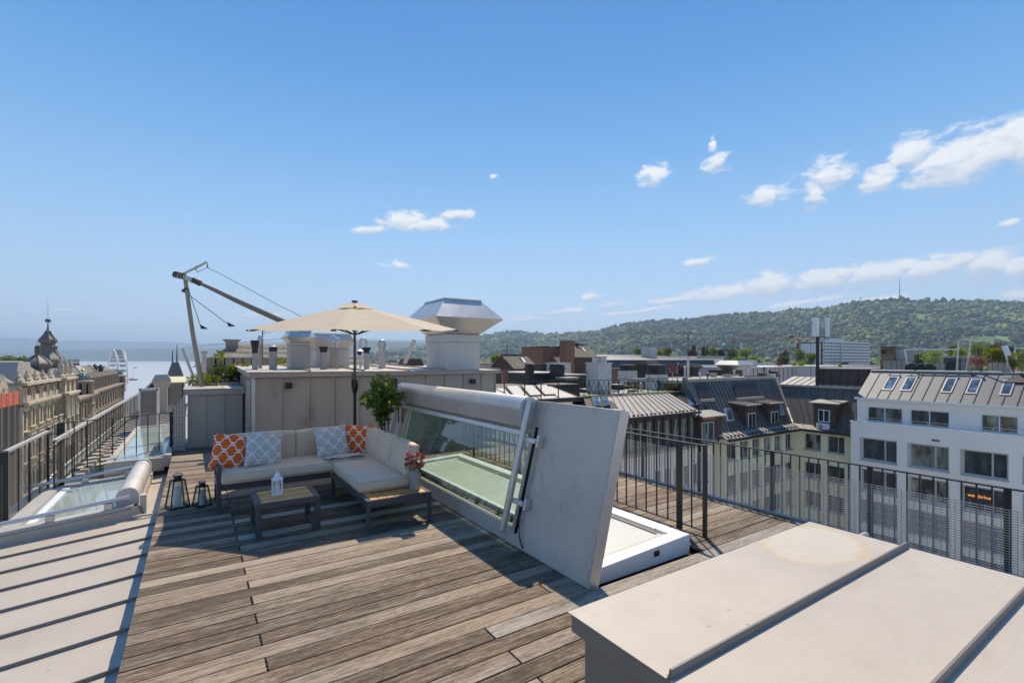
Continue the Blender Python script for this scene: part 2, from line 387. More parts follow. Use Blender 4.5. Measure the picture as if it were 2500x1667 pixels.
m_deck = wood_mat('weathered_hardwood', (.158, .112, .076), (.47, .385, .29))
m_deck_new = wood_mat('pale_new_board', (.36, .325, .28), (.55, .51, .45))
m_teak = wood_mat('oiled_teak', (.60, .29, .10), (.88, .50, .20), groove=False)
m_under = M('dark_underlay', (.025, .024, .022), .9)
def sheet_mat(name, stain=False):
    """coated sheet metal: rolling streaks, smudges, scratches, dried drops, slight oil-canning"""
    q = NT(name); w = q.world(); a = q.noise(w, .9, 7, .7)
    c = q.ramp(a, [(.28, (.415, .35, .28)), (.5, (.475, .405, .33)), (.74, (.52, .45, .37))])
    st = q.noise(q.world((2.2, 46, 46)), 1.5, 5, .7); c = q.mix(q.ramp(st, [(.40, (.16, .16, .16)), (.60, (0, 0, 0))]), c, (.36, .30, .235))
    sm = q.noise(w, 4.5, 7, .75); c = q.mix(q.ramp(sm, [(.56, (0, 0, 0)), (.68, (.34, .34, .34))]), c, (.35, .30, .245))
    for rot, sc_ in ((.5, 2.1), (-.8, 2.9)):          # hairline scratches: level lines of a soft noise
        mp = q.n('ShaderNodeMapping'); mp.inputs['Rotation'].default_value = (0, 0, rot); mp.inputs['Scale'].default_value = (1, 3, 1); q.l(w, mp.inputs['Vector'])
        ln = q.math('ABSOLUTE', q.math('SUBTRACT', q.noise(mp.outputs[0], sc_, 2, .5), .5)); gate = q.noise(w, 2.3 * sc_, 3, .6)
        c = q.mix(q.math('MULTIPLY', q.ramp(ln, [(.001, (.26, .26, .26)), (.004, (0, 0, 0))]), q.ramp(gate, [(.5, (0, 0, 0)), (.6, (1, 1, 1))])), c, (.62, .56, .48))
    vo = q.n('ShaderNodeTexVoronoi'); vo.inputs['Scale'].default_value = 7; q.l(w, vo.inputs['Vector'])
    c = q.mix(q.math('MULTIPLY', q.ramp(vo.outputs['Distance'], [(.05, (.8, .8, .8)), (.09, (0, 0, 0))]), q.ramp(q.noise(w, 1.7, 2, .5), [(.5, (0, 0, 0)), (.56, (1, 1, 1))])), c, (.27, .215, .165))
    if stain:
        mp = q.n('ShaderNodeMapping', vector_type='TEXTURE'); mp.inputs['Location'].default_value = (3.42, 1.56, .6); mp.inputs['Scale'].default_value = (.46, .30, 5); mp.inputs['Rotation'].default_value = (0, 0, .12)
        q.l(w, mp.inputs['Vector']); ln = q.n('ShaderNodeVectorMath', operation='LENGTH'); q.l(mp.outputs[0], ln.inputs[0])
        d = q.math('MULTIPLY_ADD', q.math('SUBTRACT', q.noise(w, 4, 6, .62), .5), 1.1, ln.outputs['Value'])
        c = q.mix(q.ramp(d, [(.80, (.45, .45, .45)), (.96, (0, 0, 0))]), c, (.60, .53, .42))
        c = q.mix(q.ramp(d, [(.70, (0, 0, 0)), (.88, (.6, .6, .6)), (.97, (0, 0, 0))]), c, (.47, .35, .17))
    q.set(Base_Color=c, Roughness=q.math('MULTIPLY_ADD', sm, .3, .36)); q.bump(q.noise(w, 1.4, 3, .5), .5, .03); return q.m
m_sheet = sheet_mat('beige_coated_sheet_metal')
m_sheet_stain = sheet_mat('lime_stained_sheet_metal', True)
m_zinc = M('weathered_zinc', (.40, .345, .285), .5, .05, .13, .9, 14, .1, 3, stretch=(1, 1, .35), spots=((.265, .23, .195), 1.4, .6))
m_zinc_d = M('shade_toned_zinc', (.20, .18, .16), .5, .05, .12, 1.5, 14)  # darker zinc copy: shade on housing sides and seams put into its colour
m_zinc_pale = M('zinc_capping', (.45, .42, .38), .5, .1, .10, 1.2, 14)  # paler zinc for cappings, rails and casings
m_galv = M('galvanised_steel', (.60, .575, .545), .38, .6, .14, 2.5, 22, .05, 14)
m_galv_dull = M('streaked_galvanised_steel', (.56, .52, .47), .5, .15, .16, 1.2, 14, .08, 3, stretch=(1.3, 1.3, .45), spots=((.34, .31, .27), 1.6, .61))
m_alu = M('brushed_aluminium', (.62, .60, .58), .36, .55, .08, 2., 30, .05, 20)
def hatch_mat():
    """handled steel sheet: cloudy sheen, wipe marks, curly scuffs"""
    q = NT('scuffed_steel_sheet'); w = q.world(); a = q.noise(w, 1.3, 6, .65); c = q.ramp(a, [(.3, (.47, .405, .33)), (.7, (.60, .52, .43))])
    sm = q.noise(w, 3.1, 7, .72); c = q.mix(q.ramp(sm, [(.54, (0, 0, 0)), (.70, (.4, .4, .4))]), c, (.40, .34, .28))
    wr = q.noise(w, 5, 3, .6); off = q.n('ShaderNodeVectorMath', operation='MULTIPLY_ADD'); q.l(w, off.inputs[0]); off.inputs[1].default_value = (1, 1, 1); q.l(wr, off.inputs[2])
    ln = q.math('ABSOLUTE', q.math('SUBTRACT', q.noise(off.outputs[0], 2.4, 2, .5), .52)); gate = q.noise(w, 1.9, 2, .5)
    c = q.mix(q.math('MULTIPLY', q.ramp(ln, [(.006, (.5, .5, .5)), (.016, (0, 0, 0))]), q.ramp(gate, [(.5, (0, 0, 0)), (.58, (1, 1, 1))])), c, (.33, .28, .23))
    q.set(Base_Color=c, Metallic=.15, Roughness=q.math('MULTIPLY_ADD', sm, .35, .26)); q.bump(q.noise(w, 1.6, 3, .5), .35, .02); return q.m
m_hatch = hatch_mat()
m_wire_d = M('weathered_wire', (.20, .165, .13), .6, .1, .15); m_dark = M('dark_railing_paint', (.034, .031, .029), .45, .3, .15)
m_anth = M('anthracite_powder_coat', (.068, .070, .080), .42, .25, .08, 20, 200)
m_black = M('black_lacquer', (.012, .012, .013), .4, 0, .1)
m_wire = M('galvanised_wire', (.42, .395, .36), .5, .2, .1)
m_rope = M('steel_wire_rope', (.10, .10, .10), .5, .4, .1)
m_cush = M('taupe_canvas', (.70, .53, .38), .9, 0, .06, 5, 300, .35, 9)
m_throw = M('woven_cream_throw', (.60, .53, .47), .95, 0, .1, 20, 200, .6, 120)
m_canopy = canopy_mat('sand_canvas', (.86, .72, .53))
m_pil_o = trellis_mat('orange_trellis_print', (.70, .125, .012), (.86, .80, .78))
m_pil_b = trellis_mat('grey_beige_trellis_print', (.50, .475, .40), (.74, .70, .80))
m_white = M('white_paint', (.78, .78, .77), .45, 0, .04)
m_candle = M('candle_wax', (.80, .79, .76), .6, 0, .03)
m_ceramic = M('grey_stoneware', (.31, .285, .25), .6, 0, .12, 12, 60)
m_terra = M('terracotta_pot', (.30, .14, .08), .8, 0, .15)
m_glass = glass_mat('clear_glass', (.93, .96, .95))
m_tint = glass_mat('greenish_laminated_glass', (.74, .83, .76), 0., 1.5)
m_frost = M('frosted_glass', (.68, .66, .59), .28, 0, .05, 1.2, 20)
m_skyglass = M('reflecting_rooflight_glass', (.36, .41, .37), .05, 0, .15, .8, 6)
m_leaf = leaf_mat('lemon_leaf', (.035, .085, .012), (.13, .21, .02))
m_leaf_y = leaf_mat('yellow_green_shrub_leaf', (.10, .13, .015), (.26, .26, .03))
m_leaf_d = leaf_mat('dark_shrub_leaf', (.03, .06, .015), (.09, .13, .03))
m_leaf_t = leaf_mat('spring_tree_leaf', (.07, .12, .02), (.20, .24, .04))
m_leaf_lime = leaf_mat('lime_tree_leaf', (.14, .20, .02), (.30, .34, .05))
m_leaf_red = leaf_mat('copper_beech_leaf', (.06, .02, .025), (.14, .045, .05))
m_leaf_pink = leaf_mat('blossom_shrub', (.20, .07, .08), (.34, .14, .14))
m_leaf_con = leaf_mat('conifer_needle', (.015, .03, .015), (.04, .065, .03))
m_bark = M('bark', (.09, .065, .045), .9, 0, .25, 8)
m_lemon = M('lemon_peel', (.58, .44, .03), .45, 0, .1)
m_pink = M('pink_petal', (.62, .16, .17), .7, 0, .3, 60); m_pink2 = M('blush_petal', (.78, .45, .38), .7, 0, .2, 60); m_rose = M('deep_rose_petal', (.50, .06, .08), .7, 0, .2, 60)
m_stem = M('stem_green', (.10, .13, .05), .7)
m_wwall = M('white_render', (.90, .82, .735), .8, 0, .05, .35, 6, spots=((.80, .725, .645), .5, .62))
m_ywall = M('pale_yellow_render', (.84, .75, .50), .85, 0, .05, .4, 8)
m_band = M('pale_grey_window_surround', (.42, .41, .39), .7, 0, .05)
m_greyf = M('grey_window_frame', (.45, .435, .42), .5, .05, .06)
m_pane = pane_mat('window_pane'); m_pane_b = pane_mat('sky_lit_roof_window', (.05, .07, .10), .03)
m_pane_w = pane_mat('curtained_pane', (.06, .06, .05), .08, .9); m_pane_c = pane_mat('half_curtained_pane', (.035, .033, .028), .05, 2.2)
m_blind = M('lowered_venetian_blind', (.34, .335, .36), .6, .1, .06, 1, 10)
m_broof = M('brown_black_standing_seam', (.120, .098, .080), .55, .05, .22, .5, 5, .15, 1.5)
m_brown = M('dark_brown_cladding', (.075, .048, .038), .65, 0, .15, .7, 6)
m_groof = M('grey_standing_seam', (.108, .112, .119), .55, .05, .14, .4, 4, .06, 2.5)
m_lroof = M('light_standing_seam', (.37, .335, .285), .5, .05, .12, .4, 4, .06, 2.5)
m_seam = M('roof_seam', (.07, .065, .06), .6, .2, .1)
m_bluer = M('blue_black_standing_seam', (.075, .082, .105), .5, .15, .15, .3, 4)
m_tile = tile_mat('old_brown_roof_tile', (.15, .105, .075), (.30, .235, .17), .3, .22)
m_stoneroof = tile_mat('mossy_stone_roof', (.20, .17, .13), (.36, .31, .24), .6, .5)
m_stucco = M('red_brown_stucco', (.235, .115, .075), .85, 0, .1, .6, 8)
m_stucco_d = M('dark_brown_stucco', (.115, .065, .048), .85, 0, .1, .6, 8)  # darker brown for house walls, caps and seams
m_chimw = M('pale_rendered_chimney', (.60, .55, .49), .85, 0, .16, 1.0, 8, spots=((.30, .265, .22), 1.1, .56), stretch=(1, 1, .5))
m_blk = M('black_sheet_metal', (.032, .027, .025), .65, .0, .25, .8, 6)
m_flat = M('gravel_flat_roof', (.36, .34, .31), .9, 0, .16, 1.5, 12, .4, 6)
m_moss = M('mossy_green_roof', (.20, .24, .03), .95, 0, .35, 1.6, 9, .5, 5)
m_cream = M('cream_sandstone', (.52, .44, .32), .85, 0, .20, .5, 4, .4, 2.5, spots=((.20, .165, .12), 1.1, .55))
m_stone = M('brown_sandstone', (.30, .24, .17), .85, 0, .20, .5, 4, .4, 2.5, spots=((.13, .105, .08), 1.0, .55))
m_slate = M('grey_dome_metal', (.185, .16, .135), .6, .05, .16, .5, 5)
m_copper = M('verdigris_copper', (.16, .25, .21), .55, .2, .22, .7, 5)
m_gold = M('gilded_copper', (.75, .48, .12), .35, .8, .1)
m_orange = M('orange_tarpaulin', (.66, .12, .045), .7, 0, .2, .5, 5)
m_net = M('dark_scaffold_net', (.045, .037, .032), .9, 0, .5, .35, 3)
m_dishr = M('dull_red_dish', (.26, .035, .03), .6); m_redp = M('red_paint', (.55, .05, .05), .5, 0, .1); m_crane = M('crane_red', (.40, .075, .05), .6, 0, .2, .3)
m_wood = wood_mat('larch_hut_boards', (.17, .115, .075), (.30, .22, .15), groove=False)
m_green_g = M('sea_green_glass_wall', (.17, .23, .21), .2, 0, .08)
m_office = M('white_office_panel', (.62, .63, .64), .7, 0, .05, .02)
m_sign = M('orange_neon_lettering', (.9, .25, .02), .5, 0, .02, emit=((1, .34, .05), .6))
m_perf = M('dotted_beige_screen', (.42, .38, .32), .6, .2, .1)
def dots():
    q = NT('perforated_metal'); tc = q.n('ShaderNodeTexCoord'); vo = q.n('ShaderNodeTexVoronoi'); vo.inputs['Scale'].default_value = 22; vo.inputs['Randomness'].default_value = 0
    q.l(tc.outputs['Object'], vo.inputs['Vector']); f = q.ramp(vo.outputs['Distance'], [(.25, (.62, .57, .48)), (.36, (.30, .265, .22))]); q.set(Base_Color=f, Roughness=.6); return q.m
m_dots = dots()
# ================================================================ roof terrace
body = MB().box(-2.42, 5.92, -6, 26, -20, -.5).build('terrace_building_wall', m_ywall)
tag(body, 'pale building under the roof terrace, only its edge seen', 'building')
under = MB().box(-.36, 5.63, -1.2, 12.3, -.5, -.075).build('deck_underlay', m_under); tag(under, kind='structure')
deck = struct('deck')
HX0, HX1, HY0, HY1 = 2.60, 4.02, 2.90, 7.74          # stairwell opening
def board(x0, x1, k, mat=m_deck):
    if x1 - x0 < .05: return
    y = 3.105 + .15 * k; dz = random.uniform(-.0015, .0015)
    MB().box(x0 + random.uniform(.001, .004), x1 - random.uniform(.001, .004), y + .0045, y + .1455, -.028 + dz, dz).build('board', mat, deck, bevel=.002, seg=1)
LIGHT = {(-3, 1): 1, (16, 1): 1, (20, 1): 1}
for k in range(-22, 61):
    y0 = 3.105 + .15 * k
    xe = 5.65 if y0 < 10.0 else .88
    cuts = [-.38]
    if k % 2 == 0: cuts.append(.35)
    elif -8 < k < -2: cuts.append(1.62)
    if k == -1: cuts.append(2.30)
    segs = [[cuts[i], cuts[i + 1] if i + 1 < len(cuts) else xe] for i in range(len(cuts))]
    out = []
    for i, (a, b) in enumerate(segs):
        if y0 + .15 > HY0 and y0 < HY1 and b > HX0:
            if a < HX0: out.append((a, HX0, i))
            if b > HX1: out.append((max(a, HX1), b, 9))
        elif y0 < 1.9 and y0 > 1.0 and b > 4.6 and k % 3 == 0: out += [(a, 4.3, i), (4.3, b, 9)]
        elif k in (-4,) and b > 4.7: out += [(a, 4.62, i), (4.62, b, 9)]
        else: out.append((a, b, i))
    for a, b, i in out: board(a + .004, b - .004 if i != 9 else b, k, m_deck_new if LIGHT.get((k, i)) else m_deck)
# small black joist clips showing in the butt joints
for k in range(-4, 30, 2):
    y0 = 3.105 + .15 * k
    for j in range(3):
        MB().box(.338, .362, y0 + .03 + j * .045, y0 + .045 + j * .045, -.02, -.004).build('joint_clip', m_black, deck)
trim = MB().box(5.652, 5.70, -1.2, 10, -.10, .012).build('edge_trim', m_zinc_pale, deck)

# ---- sloping sheet-metal roof beside the deck
def rz(x): return -.285 + .091 * (x + .43)
def ro(x): return -.05 + .1 * (x + .38)
def scale_about_cam(t, loc):
    """scale a side roof piece one eighth larger about the camera; loc is precomputed"""
    t.location = loc; t.scale = (1.125,) * 3
roof = struct('side_roof')
ys_all = [1.285 + .573 * i for i in range(0, 19)]
for i in range(len(ys_all) - 1):
    a, b = ys_all[i], ys_all[i + 1]
    MB().slab((-2.38, a, rz(-2.38)), (-.385, a, rz(-.385)), (-.385, b, rz(-.385)), (-2.38, b, rz(-2.38)), .02).build('roof_panel', m_sheet, roof)
    if b < 8.1: MB().hexa([(-2.38, b - .006, rz(-2.38)), (-.39, b - .008, rz(-.39)), (-.39, b + .008, rz(-.39)), (-2.38, b + .006, rz(-2.38)),
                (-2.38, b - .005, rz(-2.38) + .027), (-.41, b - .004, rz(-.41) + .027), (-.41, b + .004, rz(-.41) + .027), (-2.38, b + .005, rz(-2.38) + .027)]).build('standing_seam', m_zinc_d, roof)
MB().slab((-2.38, -2, rz(-2.38)), (-.385, -2, rz(-.385)), (-.385, 1.28, rz(-.385)), (-2.38, 1.28, rz(-2.38)), .02).build('roof_panel', m_sheet, roof)
# lower roof that goes on beyond the gate fence
low = struct('rear_side_roof')
for i in range(26):
    a = 11.88 + .52 * i
    MB().slab((-1.95, a, -.26), (-.3, a, -.10), (-.3, a + .52, -.10), (-1.95, a + .52, -.26), .02).build('roof_panel', m_sheet, low)
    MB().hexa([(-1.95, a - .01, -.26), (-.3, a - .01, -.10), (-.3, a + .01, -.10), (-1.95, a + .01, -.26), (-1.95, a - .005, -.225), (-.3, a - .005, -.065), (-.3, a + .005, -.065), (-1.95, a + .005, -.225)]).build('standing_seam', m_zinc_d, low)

MB().box(-.29, .89, 12.99, 25.9, -.49, -.06).build('roof_gap_cover', m_zinc, low)  # box added to cover the gap between rear roof and plant room
# ---- fences
def fence(name, label, cat, a, b, ztop, zbot, sp, bal=.012, post=1.0, mesh=None, first=0., flat=True, rail=(.04, .012), mid=None, slope=0., pw=.05, wire=.0032, wsp=(.022, .05), mat=m_dark, rmat=None, wmat=None):
    a, b = Vector((*a, 0)), Vector((*b, 0)); d = (b - a); ln = d.length; d.normalize()
    t = thing(name, label, cat, (a.x, a.y, zbot))
    def P(s, z): return (a.x + d.x * s, a.y + d.y * s, z)
    MB().bar(P(0, ztop), P(ln, ztop + slope), rail[0], rail[1]).build('top_rail', rmat or mat, t)
    MB().bar(P(0, zbot + .06), P(ln, zbot + .06 + slope), .03, .01).build('bottom_rail', mat, t)
    if mid is not None: MB().bar(P(0, mid), P(ln, mid + slope), .012, .012).build('middle_rail', mat, t)
    posts = []
    s = first
    while s <= ln + .01:
        posts.append(s); MB().bar(P(s, zbot - .05 + slope * s / ln), P(s, ztop + slope * s / ln), .014, pw, up=(d.x, d.y, 0)).build('post', mat, t); s += post
    s = sp + first % sp
    while s < ln and sp > 0:
        if min(abs(s - q) for q in posts) > sp * .3:
            MB().bar(P(s, zbot + .06 + slope * s / ln), P(s, ztop + slope * s / ln), bal, bal).build('baluster', mat, t)
        s += sp
    if mesh:
        m = MB(); z = mesh[0]
        off = .012 * Vector((-d.y, d.x, 0))
        def Q(s, z): p = P(s, z); return (p[0] + off.x, p[1] + off.y, z)
        while z < mesh[1]: m.bar(Q(0, z), Q(ln, z + slope), wire * 2, wire * 2); z += wsp[0]
        s = 0
        while s < ln: m.bar(Q(s, mesh[0] + slope * s / ln), Q(s, mesh[1] + slope * s / ln), wire * 1.4, wire * 1.4); s += wsp[1]
        tag(m.build('wire_mesh', wmat or m_wire, t), kind='stuff')
    return t
fence('railing', 'long dark railing with fine wire mesh along the outer deck edge over the courtyard', 'railing', (5.8, .1), (5.8, 11.6), .70, -.42, .1, mesh=(-.36, .53), first=.0 + 1.008 - 1.0, post=1.004)
fence('railing', 'short dark baluster railing without mesh beside the open stair hatch', 'railing', (4.33, 3.02), (4.33, 8.3), .925, .0, .152, first=.304, post=1.52, pw=.07)
fe = [o for o in COL.objects if o.get('label', '').startswith('short dark baluster')][0]
MB().box(4.31, 4.35, 3.0, 3.03, 0.0, .932).build('end_post', m_dark, fe)
scale_about_cam(fence('railing', 'low gate railing of thin bars crossing the side roof behind the left rooflight', 'railing', (-1.78, 10.25), (-.33, 10.45), .80, -.16, .157, bal=.014, post=1.463, pw=.09, slope=.07, mid=None), (-2.0025, 11.531, -.405))
MA = dict(wmat=m_wire_d, bal=.011, mesh=(-.22, .62), rmat=m_zinc_pale, rail=(.05, .03), wsp=(.028, .05), wire=.0022)
scale_about_cam(fence('railing', 'wire mesh railing panel on the left roof edge nearest the camera', 'railing', (-1.9, 8.14), (-1.9, 10.1), .70, -.22, .5, post=.98, pw=.05, **MA), (-2.1375, 9.1575, -.4725))
scale_about_cam(fence('railing', 'dark square mesh railing cut by the left picture edge below the orange tarpaulin', 'railing', (-1.92, 8.1), (-2.75, 8.0), .70, -.3, .4, bal=.012, post=.7, pw=.10, mesh=(-.3, .55), wsp=(.034, .034), wire=.003, wmat=m_wire_d), (-2.16, 9.1125, -.5625))
fence('railing', 'long mesh railing with grey handrail running towards the lake', 'railing', (-1.9, 10.5), (-1.9, 24.0), .49, -.3, .45, post=1.35, pw=.05, bal=.011, mesh=(-.26, .42), rmat=m_zinc_pale, rail=(.06, .05), wsp=(.035, .07), wire=.0028, wmat=m_wire_d)
# post pair at the railing corner
t = thing('gate_post', 'tall dark gate post where two mesh railings meet on the left roof', 'post', (-1.88, 10.3, -.22))
MB().bar((-1.93, 10.28, -.25), (-1.93, 10.28, .74), .03).build('upright', m_dark, t)
MB().bar((-1.78, 10.28, -.25), (-1.78, 10.28, .74), .03).build('upright', m_dark, t)
for z in (-.02, .2, .42, .64): MB().bar((-1.93, 10.28, z), (-1.78, 10.28, z), .016).build('rung', m_dark, t)
MB().box(-.345, -.305, 10.40, 10.50, -.12, .93).build('flat_post', m_dark, t)
scale_about_cam(t, (-2.115, 11.5875, -.4725))

# ---- left rooflight with roller blind
t = thing('rooflight', 'low rooflight with rolled grey sun blind on the left sheet-metal roof', 'rooflight', (-1.2, 8.2, ro(-1.2)))
def lz(x, h): return ro(x) + h
def rect(mb, x0, x1, y0, y1, h0, h1):
    return mb.hexa([(x0,y0,lz(x0,h0)),(x1,y0,lz(x1,h0)),(x1,y1,lz(x1,h0)),(x0,y1,lz(x0,h0)),(x0,y0,lz(x0,h1)),(x1,y0,lz(x1,h1)),(x1,y1,lz(x1,h1)),(x0,y1,lz(x0,h1))])
rect(MB(), -1.84, -.56, 7.22, 7.34, -.03, .11).build('front_curb', m_sheet, t)
rect(MB(), -1.84, -.56, 9.28, 9.40, -.03, .11).build('rear_curb', m_sheet, t)
rect(MB(), -1.84, -1.72, 7.34, 9.28, -.03, .11).build('low_curb', m_sheet, t)
rect(MB(), -.68, -.56, 7.34, 9.28, -.03, .11).build('high_curb', m_sheet, t)
rect(MB(), -1.78, -.62, 7.24, 7.40, .112, .15).build('sash_rail', m_zinc_pale, t)
rect(MB(), -1.78, -.62, 9.22, 9.38, .112, .15).build('sash_rail', m_zinc_pale, t)
rect(MB(), -1.78, -1.62, 7.40, 9.22, .112, .15).build('sash_rail', m_zinc_pale, t)
rect(MB(), -1.62, -.66, 7.40, 9.22, .118, .128).build('glass_pane', m_skyglass, t)
rect(MB(), -1.58, -1.50, 7.40, 9.22, .130, .142).build('bead', m_white, t)
pr = [(-.78, .0)] + [(-.69 + .115 * math.cos(math.pi - a * math.pi / 8), .10 + .115 * math.sin(a * math.pi / 8)) for a in range(0, 9)] + [(-.575, .0)]
m = MB().prism([(x, lz(x, .13) + z) for x, z in pr], 'y', 7.36, 9.38).build('blind_cassette', m_galv_dull, t, smooth=True)
for yy in (7.28, 9.34):
    p = [(-2.05, yy, lz(-2.05, .23)), (-.66, yy, lz(-.66, .25))]
    MB().tube(p, .024, 12).build('guide_tube', m_alu, t, smooth=True)
    for xx in (-1.35, -.85):
        MB().box(xx - .04, xx + .04, yy - .03, yy + .03, lz(xx, .15), lz(xx, .225)).build('tube_bracket', m_galv, t, bevel=.006, seg=1)
MB().box(-.56, -.50, 7.27, 7.36, ro(-.53) - .01, ro(-.53) + .24).build('end_bracket', m_galv_dull, t)
MB().tube([(-.62, 7.24, .10), (-.55, 7.2, .06), (-.52, 7.2, -.02), (-.56, 7.22, -.05)], .006, 6).build('cable', m_black, t, smooth=True)
MB().bar((-.62, 7.16, -.035), (-.40, 7.10, -.03), .025).build('stay_bar', m_galv_dull, t)

scale_about_cam(t, (-1.35, 9.225, -.3735))
# ---- long rooflight behind the gate railing
t = thing('rooflight', 'long rooflight mirroring the sky behind the gate railing', 'rooflight', (-.9, 13, -.12))
MB().box(-1.32, -1.22, 10.75, 16.2, -.22, .02).build('low_curb', m_sheet, t)
MB().box(-.48, -.38, 10.75, 16.2, -.14, .06).build('high_curb', m_sheet, t)
MB().box(-1.22, -.48, 10.75, 10.85, -.2, .03).build('front_curb', m_sheet, t); MB().box(-1.22, -.48, 16.1, 16.2, -.2, .03).build('rear_curb', m_sheet, t)
for i in range(3):
    a = 10.87 + i * 1.75
    MB().hexa([(-1.22,a,-.02),(-.48,a,.03),(-.48,a+1.7,.03),(-1.22,a+1.7,-.02),(-1.22,a,-.005),(-.48,a,.045),(-.48,a+1.7,.045),(-1.22,a+1.7,-.005)]).build('glass_pane', m_skyglass, t)
t = thing('snow_guard', 'row of small grey snow stops on the roof inside the long mesh railing', 'snow guard', (-1.66, 11, -.2))
for i in range(12): MB().box(-1.72, -1.60, 10.9 + i * .42, 11.02 + i * .42, -.23, -.15).build('snow_stop', m_zinc, t)

# ---- metal-clad foreground box (stair housing) at lower right
BZ = .598
t = thing('sheet_metal_housing', 'large flat beige sheet-metal housing with dark seams in the right foreground', 'roof housing', (2.6, .5, 0))
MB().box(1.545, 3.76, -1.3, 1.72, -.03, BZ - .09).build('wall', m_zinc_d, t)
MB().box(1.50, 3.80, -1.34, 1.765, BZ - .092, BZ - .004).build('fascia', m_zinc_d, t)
sy = [1.775, 1.19, .62, .05, -.52, -1.36]
for i in range(5):
    a, b = sy[i + 1], sy[i]
    MB().box(1.485, 3.815, a + .012, b - .012 if i else b, BZ - .004, BZ).build('top_sheet', m_sheet if i else m_sheet_stain, t)
    if i < 4:
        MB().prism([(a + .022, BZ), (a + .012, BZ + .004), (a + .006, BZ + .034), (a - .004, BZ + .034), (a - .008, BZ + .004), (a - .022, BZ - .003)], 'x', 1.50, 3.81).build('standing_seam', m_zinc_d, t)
tag(MB().tube([(4.75, 2.02, .10), (5.45, 2.02, .10)], .03, 12).build('overflow_pipe', m_galv, smooth=True), 'short pale pipe lying behind the sheet-metal housing at the mesh railing', 'pipe')

# ---- opened stair hatch: leaning frame, glazing, blind, guide tube
LEAN = R(14.5)
t = thing('stair_hatch', 'tilted-open steel roof hatch with tinted glazing and roller blind leaning over the deck', 'roof hatch', (2.575, 2.83, 0), rot=(0, LEAN, 0))
B = lambda n, mat, *c, **k: MB().box(*c).build(n, mat, t, local=True, **k)
B('solid_panel', m_hatch, 0, .10, 0, 1.03, .0, 1.43, bevel=.004, seg=1)
B('edge_fold', m_hatch, -.0035, -.0005, .006, .055, .01, 1.425)
B('edge_fold', m_hatch, -.0035, -.0005, .975, 1.027, .01, 1.425)
for i in range(9):
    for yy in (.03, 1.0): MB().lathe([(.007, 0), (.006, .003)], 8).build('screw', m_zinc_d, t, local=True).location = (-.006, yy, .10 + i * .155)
B('panel_edge', m_alu, -.003, .103, -.006, -.001, .0, 1.433)
B('bottom_rail', m_hatch, .001, .10, 1.034, 4.83, .0, .155, bevel=.004, seg=1)
B('top_rail', m_hatch, .001, .10, 1.034, 4.83, 1.08, 1.425, bevel=.004, seg=1)
B('near_stile', m_hatch, .001, .10, 1.034, 1.15, .156, 1.078)
B('far_stile', m_hatch, .001, .10, 4.55, 4.83, .156, 1.078)
B('inner_stile', m_green_g, .02, .09, 4.30, 4.36, .156, 1.078)
B('glass_pane', m_tint, .04, .056, 1.15, 4.55, .156, 1.078)
pr = [(0.0, 1.12), (-.11, 1.13)] + [(-.075 + .115 * math.cos(math.pi + .5 - a * .29), 1.335 + .115 * math.sin(math.pi + .5 - a * .29)) for a in range(0, 10)] + [(0.0, 1.445)]
MB().prism(pr, 'y', 1.18, 4.74).build('blind_cassette', m_galv, t, smooth=True, local=True)
MB().prism(pr, 'y', 1.165, 1.18).build('cassette_end_plate', m_alu, t, local=True)
B('blind_bar', m_alu, -.09, -.02, 1.2, 4.7, 1.04, 1.10, bevel=.008, seg=1)
for yy in (1.13, 4.72):
    g = MB().tube([(-.115, yy, .10), (-.115, yy, .13), (-.115, yy, 1.40)], [.02, .034, .034], 14).build('guide_tube', m_alu, t, smooth=True, local=True)
    for zz in (.42, 1.02):
        br = MB().box(-.10, -.06, yy - (.19 if yy < 2 else -.02), yy - (.02 if yy < 2 else -.1), zz - .025, zz + .025).build('bracket', m_galv, t, local=True, bevel=.006, seg=1)
        if yy < 2: MB().box(-.08, -.001, yy - .215, yy - .19, zz - .06, zz + .06).build('bracket_plate', m_galv, t, local=True, bevel=.01, seg=1)
B('guide_channel', m_black, -.025, -.0, 1.05, 1.065, .12, 1.16)
MB().tube([(-.02, 1.0, .42), (-.05, 1.02, .36), (-.035, 1.0, .22), (-.03, .95, .10), (-.01, .90, .02)], .007, 8).build('cable', m_black, t, smooth=True, local=True)
MB().tube([(-.03, .985, .95), (-.035, .985, .7), (-.02, 1.0, .44)], .005, 6).build('cable', m_zinc_pale, t, smooth=True, local=True)
# rooflight curb behind the hatch
t = thing('stairwell_rooflight', 'white-framed frosted glass rooflight lying behind the tilted hatch', 'rooflight', (3.3, 5.3, 0))
def cz(x): return .07 + .056 * (x - 2.7) / 1.27
def cb(n, mat, x0, x1, y0, y1, z0, dz=0): return MB().hexa([(x0,y0,z0),(x1,y0,z0),(x1,y1,z0),(x0,y1,z0),(x0,y0,cz(x0)+dz),(x1,y0,cz(x1)+dz),(x1,y1,cz(x1)+dz),(x0,y1,cz(x0)+dz)]).build(n, mat, t, bevel=.004, seg=1)
cb('near_curb', m_white, 2.70, 3.97, 2.93, 3.07, -.06); cb('far_curb', m_white, 2.70, 3.97, 7.58, 7.72, -.06)
cb('right_curb', m_white, 3.83, 3.972, 3.072, 7.578, -.06); cb('left_curb', m_white, 2.93, 2.985, 3.072, 7.578, -.06, .02)
cb('frosted_pane', m_frost, 2.987, 3.828, 3.072, 7.578, .02, -.03)
cb('inner_bead', m_sheet, 2.99, 3.82, 3.074, 3.12, .05, -.014)
MB().tube([(3.80, 3.2, .12), (3.80, 7.5, .12)], .02, 10).build('guide_tube', m_alu, t, smooth=True)
MB().box(3.46, 3.53, 2.924, 2.934, .02, .07).build('vent_hole', m_black, t)
